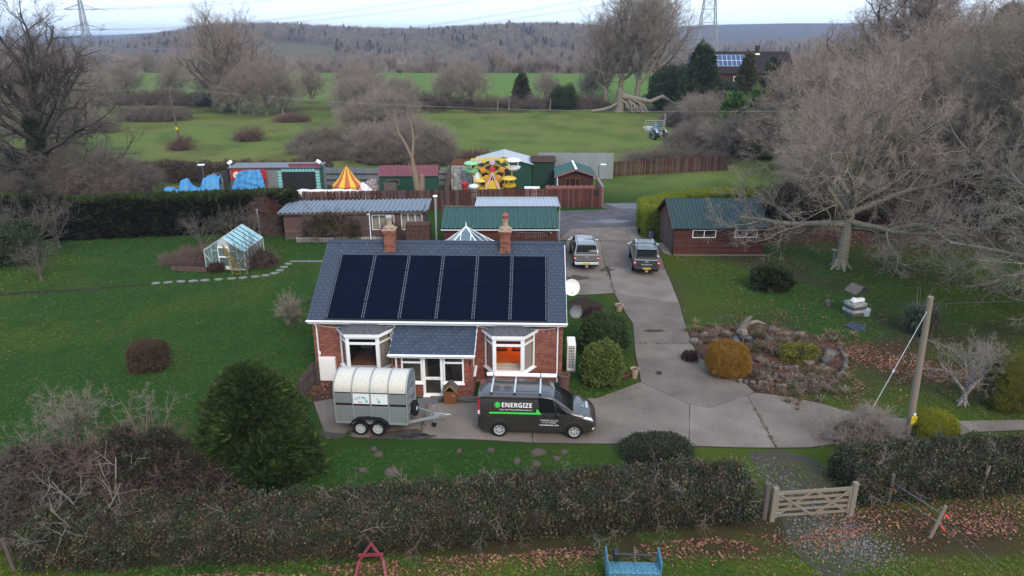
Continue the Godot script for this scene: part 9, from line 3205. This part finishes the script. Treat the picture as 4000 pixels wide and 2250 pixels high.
func litter() -> void:
	rng.seed = 541
	# fallen leaves: dense where the photograph shows them, thin elsewhere
	var xs := []
	var cs := []
	var reds := [Color(0.22,0.105,0.07),Color(0.17,0.075,0.055),Color(0.30,0.17,0.10),Color(0.13,0.065,0.05)]
	var put := func(x: float, z: float, s: float) -> void:
		xs.append(Transform3D(Basis.from_euler(Vector3(R(-.5,.5),R(0,TAU),R(-.5,.5))).scaled(Vector3.ONE * s * 0.78),W(x,z,0.025)))
		cs.append(jit(reds[rng.randi() % 4], 0.3))
	for k in 5200: # along the foot of the front hedge
		var u := R(-15,17)
		var d := 18.55 + u * 0.105 + absf(rng.randfn(0,0.55)) * -1.0
		if nz.get_noise_2d(u * 3.0, d * 5.0) > -0.12: put.call(u, -d, R(0.7,1.3))
	for k in 2600: put.call(R(10.5,22), -R(19.6,21.6) + R(-.6, .6), R(0.7,1.3))
	for k in 5200: # bed and lawn round the rockery
		var x := rng.randfn(14.5,3.2)
		var d := rng.randfn(32.0,2.6)
		if nz.get_noise_2d(x * 4.0, d * 4.0) > 0.0 and x > 10.2 - (d - 33.0) * 0.3: put.call(x, -d, R(0.7,1.3))
	for k in 6500: # under the oak and to the east
		var x := R(12,34)
		var d := R(29,52)
		if nz.get_noise_2d(x * 2.2, d * 2.2) + R(-.2, .2) > 0.12 and x > 11.0: put.call(x, -d, R(0.8,1.5))
	for k in 6000:
		var x := R(20,46)
		var d := R(53,62) - 0.15 * (x - 20)
		put.call(x, -d, R(1.0,2.0))
	for k in 3200: # red leaves in the border strip behind the pole
		var u := R(0,1)
		put.call(lerpf(17.0,24.0,u) + rng.randfn(0,0.9),-lerpf(34.5,28.6,u) + rng.randfn(0,0.6),R(0.8,1.4))
	for k in 1100: # stray leaves on the west lawn
		put.call(R(-42,-7), -R(24,57), R(0.8,1.5))
	for k in 1400: put.call(R(-16,15), -R(9,18.4), R(0.7,1.3))
	for k in 500: put.call(rng.randfn(-9.4,0.6), -rng.randfn(29.6,0.5), R(0.8,1.3))
	for k in 500: put.call(R(-1.2,2.6), -R(28.9,30.0), R(0.7,1.2))
	for k in 420: put.call(R(-9,14), -R(25,48), R(0.4,0.9))
	var lv := thing("fallen_leaves","reddish brown fallen leaves strewn over lawns, beds and hedge foot","leaves")
	mm(lv, "leaves", K.leaf, M.leaf_dry, xs, cs)
	lv.set_meta("kind", "stuff")
	# grass
	var gx := []
	var gc := []
	for k in 90000:
		var d := 9.0 + pow(R(0,1), 1.4) * 51.0
		var x := R(-0.85,0.85) * (d + 3.0)
		if d > 24.5 and d < 60.0 and x > -9.6 and x < 12.2 and not (x > 2.6 and x < 6.0 and d > 28.5 and d < 40.0): continue
		if x > 3.0 and d > 23.6 and d < 25.6: continue
		var c := gcol(x, -d)
		if c.r > c.g * 1.05: continue
		gx.append(Transform3D(Basis(Vector3.UP, R(0, TAU)).scaled(Vector3(1.3, R(0.5,1.1), 1.3)), W(x, -d)))
		gc.append(jit(Color(c.r * 1.15, c.g * 1.15, c.b * 1.1), 0.3))
	for q in [[0.93,-28.50,0.84,-25.10,30],[6.57,-34.90,9.64,-34.80,20],[7.49,-36.59,8.44,-36.53,60],[10.74,-27.77,10.59,-24.69,50],[-3.79,-28.20,-3.78,-25.84,25],[6.63,-48.39,6.55,-42.75,25],[-6.86,-25.68,-6.60,-25.90,60]]:
		for k in int(q[4]):
			var u := R(0,1)
			gx.append(Transform3D(Basis(Vector3.UP,R(0,TAU)).scaled(Vector3.ONE * R(0.6,1.2)),Vector3(lerpf(q[0],q[2],u) + rng.randfn(0,0.05),0.028,lerpf(q[1],q[3],u) + rng.randfn(0,0.05))))
			gc.append(jit(Color(0.07,0.11,0.03), 0.3))
	var gr := thing("grass", "short green grass of the lawns and the front paddock", "grass")
	mm(gr, "tufts", K.tuft, M.leaf, gx, gc)
	gr.set_meta("kind", "stuff")
	# stones of the gravel entrance
	var sx := []
	var sc := []
	var st := MB.new()
	st.cbox(Vector3.ZERO, Vector3(0.06,0.035,0.05), 0.01)
	for k in 2000:
		var u := R(0,1)
		var x := lerpf(9.2,12.0, u) + rng.randfn(0,0.55)
		var d := lerpf(23.6,18.0, u) + rng.randfn(0,0.5)
		if k % 2 == 0:
			x = rng.randfn(10.6,0.9); d = rng.randfn(19.2,0.7)
		sx.append(Transform3D(Basis.from_euler(Vector3(R(-.4,.4),R(0,TAU),R(-.4,.4))).scaled(Vector3.ONE * R(0.4,1.0)),W(x,-d,0.012)))
		sc.append(jit(Color(0.17,0.165,0.16), 0.35))
	var sg := thing("gravel", "pale loose gravel in the field gateway", "gravel")
	mm(sg, "stones", st.mesh(), M.leaf_dry, sx, sc)
	sg.set_meta("kind", "stuff")
# ---------------------------------------------------------------- helpers
class MB:
	var v := PackedVector3Array()
	var n := PackedVector3Array()
	var c := PackedColorArray()
	var xf := Transform3D.IDENTITY
	var colored := false
	var col := Color.WHITE
	func tri(a: Vector3, b: Vector3, d: Vector3) -> void:
		var A := xf * a
		var B := xf * b
		var D := xf * d
		var N := (B - A).cross(D - A).normalized()
		v.append(A); v.append(D); v.append(B)
		n.append(N); n.append(N); n.append(N)
		if colored:
			c.append(col); c.append(col); c.append(col)
	func trin(a: Vector3, b: Vector3, d: Vector3, na: Vector3, nb: Vector3, nd: Vector3) -> void:
		v.append(xf * a); v.append(xf * d); v.append(xf * b)
		n.append((xf.basis * na).normalized()); n.append((xf.basis * nd).normalized()); n.append((xf.basis * nb).normalized())
		if colored:
			c.append(col); c.append(col); c.append(col)
	func quad(a: Vector3, b: Vector3, d: Vector3, e: Vector3) -> void:
		tri(a, b, d); tri(a, d, e)
	func box(o: Vector3, s: Vector3, bs := Basis.IDENTITY) -> void:
		var h := s * 0.5
		var x := bs.x * h.x
		var y := bs.y * h.y
		var z := bs.z * h.z
		quad(o - x - y + z, o + x - y + z, o + x + y + z, o - x + y + z)
		quad(o + x - y - z, o - x - y - z, o - x + y - z, o + x + y - z)
		quad(o + x - y + z, o + x - y - z, o + x + y - z, o + x + y + z)
		quad(o - x - y - z, o - x - y + z, o - x + y + z, o - x + y - z)
		quad(o - x + y + z, o + x + y + z, o + x + y - z, o - x + y - z)
		quad(o - x - y - z, o + x - y - z, o + x - y + z, o - x - y + z)
	func cbox(o: Vector3, s: Vector3, b: float, bs := Basis.IDENTITY) -> void:
		# chamfered box
		var h := s * 0.5
		var k := h - Vector3(b, b, b)
		for ax in 3:
			var i := (ax + 1) % 3
			var j := (ax + 2) % 3
			for sg: float in [-1.0,1.0]:
				var f := func(p: float, q: float) -> Vector3:
					var t := Vector3.ZERO
					t[ax] = sg * h[ax]; t[i] = p * k[i]; t[j] = q * k[j]
					return o + bs * t
				if sg > 0: quad(f.call(-1,-1), f.call(1,-1), f.call(1,1), f.call(-1,1))
				else: quad(f.call(-1,1), f.call(1,1), f.call(1,-1), f.call(-1,-1))
			for s1: float in [-1.0,1.0]:
				for s2: float in [-1.0,1.0]:
					var e := func(w: float, onI: bool) -> Vector3:
						var t := Vector3.ZERO
						t[ax] = w * k[ax]
						t[i] = s1 * (h[i] if onI else k[i])
						t[j] = s2 * (k[j] if onI else h[j])
						return o + bs * t
					_edge(e.call(-1, true), e.call(1, true), e.call(1, false), e.call(-1, false), o)
		for s1: float in [-1.0,1.0]:
			for s2: float in [-1.0,1.0]:
				for s3: float in [-1.0,1.0]:
					var a := o + bs * Vector3(s1 * h.x, s2 * k.y, s3 * k.z)
					var bb := o + bs * Vector3(s1 * k.x, s2 * h.y, s3 * k.z)
					var d := o + bs * Vector3(s1 * k.x, s2 * k.y, s3 * h.z)
					if (bb - a).cross(d - a).dot(a - o) > 0: tri(a, bb, d)
					else: tri(a, d, bb)
	func _edge(a: Vector3, b: Vector3, d: Vector3, e: Vector3, o: Vector3) -> void:
		if (b - a).cross(d - a).dot(a + d - o * 2) > 0: quad(a, b, d, e)
		else: quad(e, d, b, a)
	func bar(a: Vector3, b: Vector3, w: float, h: float, up := Vector3.UP) -> void:
		var z := (b - a)
		var l := z.length()
		if l < 0.0001: return
		z /= l
		var x := up.cross(z)
		if x.length() < 0.01: x = Vector3.RIGHT.cross(z)
		x = x.normalized()
		box((a + b) * 0.5, Vector3(w, h, l), Basis(x, z.cross(x), z))
	func tube(p: PackedVector3Array, r: PackedFloat32Array, sides := 6, cap := true) -> void:
		var m := p.size()
		if m < 2: return
		var dir := (p[1] - p[0]).normalized()
		var x := dir.cross(Vector3(0.31,0.2,0.93))
		if x.length() < 0.05: x = dir.cross(Vector3.UP)
		x = x.normalized()
		var prev: Array[Vector3] = []
		var prevn: Array[Vector3] = []
		for i in m:
			if i > 0:
				if i < m - 1: dir = (p[i + 1] - p[i - 1]).normalized()
				else: dir = (p[i] - p[i - 1]).normalized()
			x = (x - dir * x.dot(dir)).normalized()
			var y := dir.cross(x)
			var ring: Array[Vector3] = []
			var rn: Array[Vector3] = []
			for k in sides:
				var a := TAU * k / sides
				var d := x * cos(a) + y * sin(a)
				ring.append(p[i] + d * r[i]); rn.append(d)
			if i > 0:
				for k in sides:
					var k2 := (k + 1) % sides
					trin(prev[k], prev[k2], ring[k2], prevn[k], prevn[k2], rn[k2])
					if r[i] > 0.0001: trin(prev[k], ring[k2], ring[k], prevn[k], rn[k2], rn[k])
			elif cap and r[0] > 0.004:
				for k in range(1, sides - 1): tri(ring[0], ring[k + 1], ring[k])
			prev = ring; prevn = rn
		if cap and r[m - 1] > 0.004:
			for k in range(1, sides - 1): tri(prev[0], prev[k], prev[k + 1])
	func rod(a: Vector3, b: Vector3, r: float, sides := 6, r2 := -1.0) -> void:
		tube(PackedVector3Array([a, b]), PackedFloat32Array([r, r if r2 < 0 else r2]), sides)
	func lathe(prof: Array, segs := 16) -> void:
		# profile of Vector2(radius, y), upwards
		for i in prof.size() - 1:
			var a: Vector2 = prof[i]
			var b: Vector2 = prof[i + 1]
			var sl := Vector2(b.y - a.y, a.x - b.x).normalized()
			for k in segs:
				var t0 := TAU * k / segs
				var t1 := TAU * (k + 1) / segs
				var d0 := Vector3(cos(t0), 0,-sin(t0))
				var d1 := Vector3(cos(t1), 0,-sin(t1))
				var n0 := d0 * sl.x + Vector3.UP * sl.y
				var n1 := d1 * sl.x + Vector3.UP * sl.y
				var A := d0 * a.x + Vector3.UP * a.y
				var B := d1 * a.x + Vector3.UP * a.y
				var D := d1 * b.x + Vector3.UP * b.y
				var E := d0 * b.x + Vector3.UP * b.y
				if a.x > 0.0001: trin(A, B, D, n0, n1, n1)
				if b.x > 0.0001: trin(A, D, E, n0, n1, n0)
	func prism(poly: PackedVector2Array, z0: float, z1: float) -> void:
		# polygon in xy, extruded along z
		var q := poly
		if Geometry2D.is_polygon_clockwise(q):
			q = q.duplicate(); q.reverse()
		var t := Geometry2D.triangulate_polygon(q)
		for i in range(0, t.size(), 3):
			var a := q[t[i]]
			var b := q[t[i + 1]]
			var d := q[t[i + 2]]
			if (b - a).cross(d - a) < 0:
				var s := b
				b = d; d = s
			tri(Vector3(a.x, a.y, z1), Vector3(b.x, b.y, z1), Vector3(d.x, d.y, z1))
			tri(Vector3(a.x, a.y, z0), Vector3(d.x, d.y, z0), Vector3(b.x, b.y, z0))
		for i in q.size():
			var a := q[i]
			var b := q[(i + 1) % q.size()]
			quad(Vector3(a.x, a.y, z0), Vector3(b.x, b.y, z0), Vector3(b.x, b.y, z1), Vector3(a.x, a.y, z1))
	func mesh() -> ArrayMesh:
		var m := ArrayMesh.new()
		if v.is_empty(): return m
		var a := []
		a.resize(Mesh.ARRAY_MAX)
		a[Mesh.ARRAY_VERTEX] = v
		a[Mesh.ARRAY_NORMAL] = n
		if c.size() == v.size(): a[Mesh.ARRAY_COLOR] = c
		m.add_surface_from_arrays(Mesh.PRIMITIVE_TRIANGLES, a)
		return m
func L(r: float, g: float, b: float) -> Color:
	return Color(r, g, b).linear_to_srgb()
func mat(key: String,col: Color,rough := 0.8,metal := 0.0,tex: Texture2D = null,sc := 1.0,world := false) -> StandardMaterial3D:
	var m := StandardMaterial3D.new()
	m.resource_name = key
	m.albedo_color = col
	m.roughness = rough
	m.metallic = metal
	if rough >= 0.8: m.metallic_specular = 0.14
	if tex:
		m.albedo_texture = tex
		m.uv1_triplanar = true
		m.uv1_world_triplanar = world
		m.uv1_scale = Vector3.ONE * sc
	M[key] = m
	return m
func vmat(key: String, rough := 0.8, tex: Texture2D = null, sc := 1.0) -> StandardMaterial3D:
	var m := mat(key, Color.WHITE, rough, 0.0, tex, sc)
	m.vertex_color_use_as_albedo = true
	return m
func glassmat(key: String, col: Color, alpha: float) -> StandardMaterial3D:
	var m := mat(key, Color(col, alpha), 0.03)
	m.transparency = BaseMaterial3D.TRANSPARENCY_ALPHA
	return m
func noise_tex(freq: float, oct: int, k: float, contrast: float, sd: int, size := 512) -> ImageTexture:
	# grey grain between 1 - k and 1
	var f := FastNoiseLite.new()
	f.noise_type = FastNoiseLite.TYPE_SIMPLEX_SMOOTH
	f.frequency = freq
	f.fractal_octaves = oct
	f.seed = sd
	var im := f.get_seamless_image(size, size)
	im.convert(Image.FORMAT_RGBA8)
	im.adjust_bcs(1.0, contrast, 1.0)
	var w := Image.create(size, size, false, Image.FORMAT_RGBA8)
	w.fill(Color(1,1,1,1.0 - k))
	im.blend_rect(w, Rect2i(0,0, size, size), Vector2i.ZERO)
	im.convert(Image.FORMAT_RGB8)
	return ImageTexture.create_from_image(im)
func two_tex(a: ImageTexture, b: ImageTexture, k: float) -> ImageTexture:
	var im := a.get_image()
	var o := b.get_image()
	im.convert(Image.FORMAT_RGBA8)
	o.convert(Image.FORMAT_RGBA8)
	var w := Image.create(o.get_width(), o.get_height(), false, Image.FORMAT_RGBA8)
	w.fill(Color(1,1,1, k))
	var r := Rect2i(0,0, o.get_width(), o.get_height())
	im.blend_rect_mask(alpha_of(o, k), w, r, Vector2i.ZERO)
	im.convert(Image.FORMAT_RGB8)
	return ImageTexture.create_from_image(im)
func alpha_of(im: Image, k: float) -> Image:
	var q := im.get_data()
	var n := int(k * 255.0)
	for i in range(3, q.size(), 4): q[i] = n
	return Image.create_from_data(im.get_width(), im.get_height(), false, Image.FORMAT_RGBA8, q)
func stretch_tex(im0: ImageTexture, sx: int, sy: int) -> ImageTexture:
	var im := im0.get_image()
	im.resize(sx, sy, Image.INTERPOLATE_CUBIC)
	return ImageTexture.create_from_image(im)
func uniq(nm: String) -> String:
	var k: int = used.get(nm, 0)
	used[nm] = k + 1
	return nm if k == 0 else "%s_%03d" % [nm, k]
func thing(nm: String, label: String, cat: String, pos := Vector3.ZERO, yaw := 0.0, group := "") -> Node3D:
	var o := Node3D.new()
	o.name = uniq(nm)
	add_child(o)
	o.position = pos
	o.rotation_degrees.y = yaw
	tag(o, label, cat, group)
	return o
func tag(o: Node3D, label: String, cat := "", group := "") -> void:
	o.set_meta("label", label)
	if cat != "": o.set_meta("category", cat)
	if group != "": o.set_meta("group", group)
func part(parent: Node3D, nm: String, mb: Variant, m: Material, label := "") -> MeshInstance3D:
	var o := MeshInstance3D.new()
	o.name = nm
	o.mesh = mb.mesh() if mb is MB else mb
	o.material_override = m
	parent.add_child(o, true)
	if label != "": o.set_meta("label", label)
	return o
func solo(nm: String,mb: Variant,m: Material,label: String,cat: String,pos := Vector3.ZERO,yaw := 0.0,group := "") -> MeshInstance3D:
	var o := part(self, uniq(nm), mb, m)
	o.position = pos
	o.rotation_degrees.y = yaw
	tag(o, label, cat, group)
	return o
func struct(nm: String, mb: Variant, m: Material) -> MeshInstance3D:
	var o := part(self, uniq(nm), mb, m)
	o.set_meta("kind", "structure")
	return o
func mm(parent: Node3D,nm: String,mesh: Mesh,m: Material,xs: Array,cols: Array = []) -> MultiMeshInstance3D:
	var q := MultiMesh.new()
	q.transform_format = MultiMesh.TRANSFORM_3D
	q.use_colors = not cols.is_empty()
	q.mesh = mesh
	q.instance_count = xs.size()
	for i in xs.size():
		q.set_instance_transform(i, xs[i])
		if not cols.is_empty(): q.set_instance_color(i, cols[i])
	var o := MultiMeshInstance3D.new()
	o.name = nm
	o.multimesh = q
	o.material_override = m
	parent.add_child(o, true)
	o.set_meta("kind", "stuff")
	return o
func dup(o: Node3D, pos: Vector3, yaw: float, sc: Vector3, label: String) -> Node3D:
	var r := o.duplicate() as Node3D
	var base := String(o.name)
	if base.length() > 4 and base[base.length() - 4] == "_" and base.right(3).is_valid_int(): base = base.left(base.length() - 4)
	r.name = uniq(base)
	add_child(r)
	r.position = pos
	r.rotation_degrees = Vector3(0, yaw, 0)
	r.scale = sc
	r.set_meta("label", label)
	return r
func W(x: float, z: float, y := 0.0) -> Vector3:
	return Vector3(x, ter(x, z) + y, z)
func R(a: float, b: float) -> float:
	return rng.randf_range(a, b)
func jit(c: Color, k: float) -> Color:
	var f := R(1.0 - k, 1.0 + k)
	return Color(c.r * f * R(0.93,1.07), c.g * f, c.b * f * R(0.93,1.07))
func rbasis(nrm: Vector3, s: float) -> Basis:
	# z axis along the normal, random spin
	var z := nrm.normalized()
	var x := z.cross(Vector3(R(-1,1), R(-1,1), R(-1,1)))
	if x.length() < 0.05: x = z.cross(Vector3.UP)
	x = x.normalized()
	return Basis(x * s, z.cross(x) * s, z * s)
func pv(a: Array) -> PackedVector2Array:
	var p := PackedVector2Array()
	for i in range(0, a.size(), 2): p.append(Vector2(a[i], a[i + 1]))
	return p
func flat_poly(mb: MB, poly: PackedVector2Array, top: float, bottom: float) -> void:
	# polygon of (x, z), a slab between two heights
	mb.xf = Transform3D(Basis(Vector3(1,0,0), Vector3(0,0,1), Vector3(0,-1,0)), Vector3.ZERO)
	mb.prism(poly, -top, -bottom)
	mb.xf = Transform3D.IDENTITY
func smooth(a: float, b: float, t: float) -> float:
	return smoothstep(a, b, t)
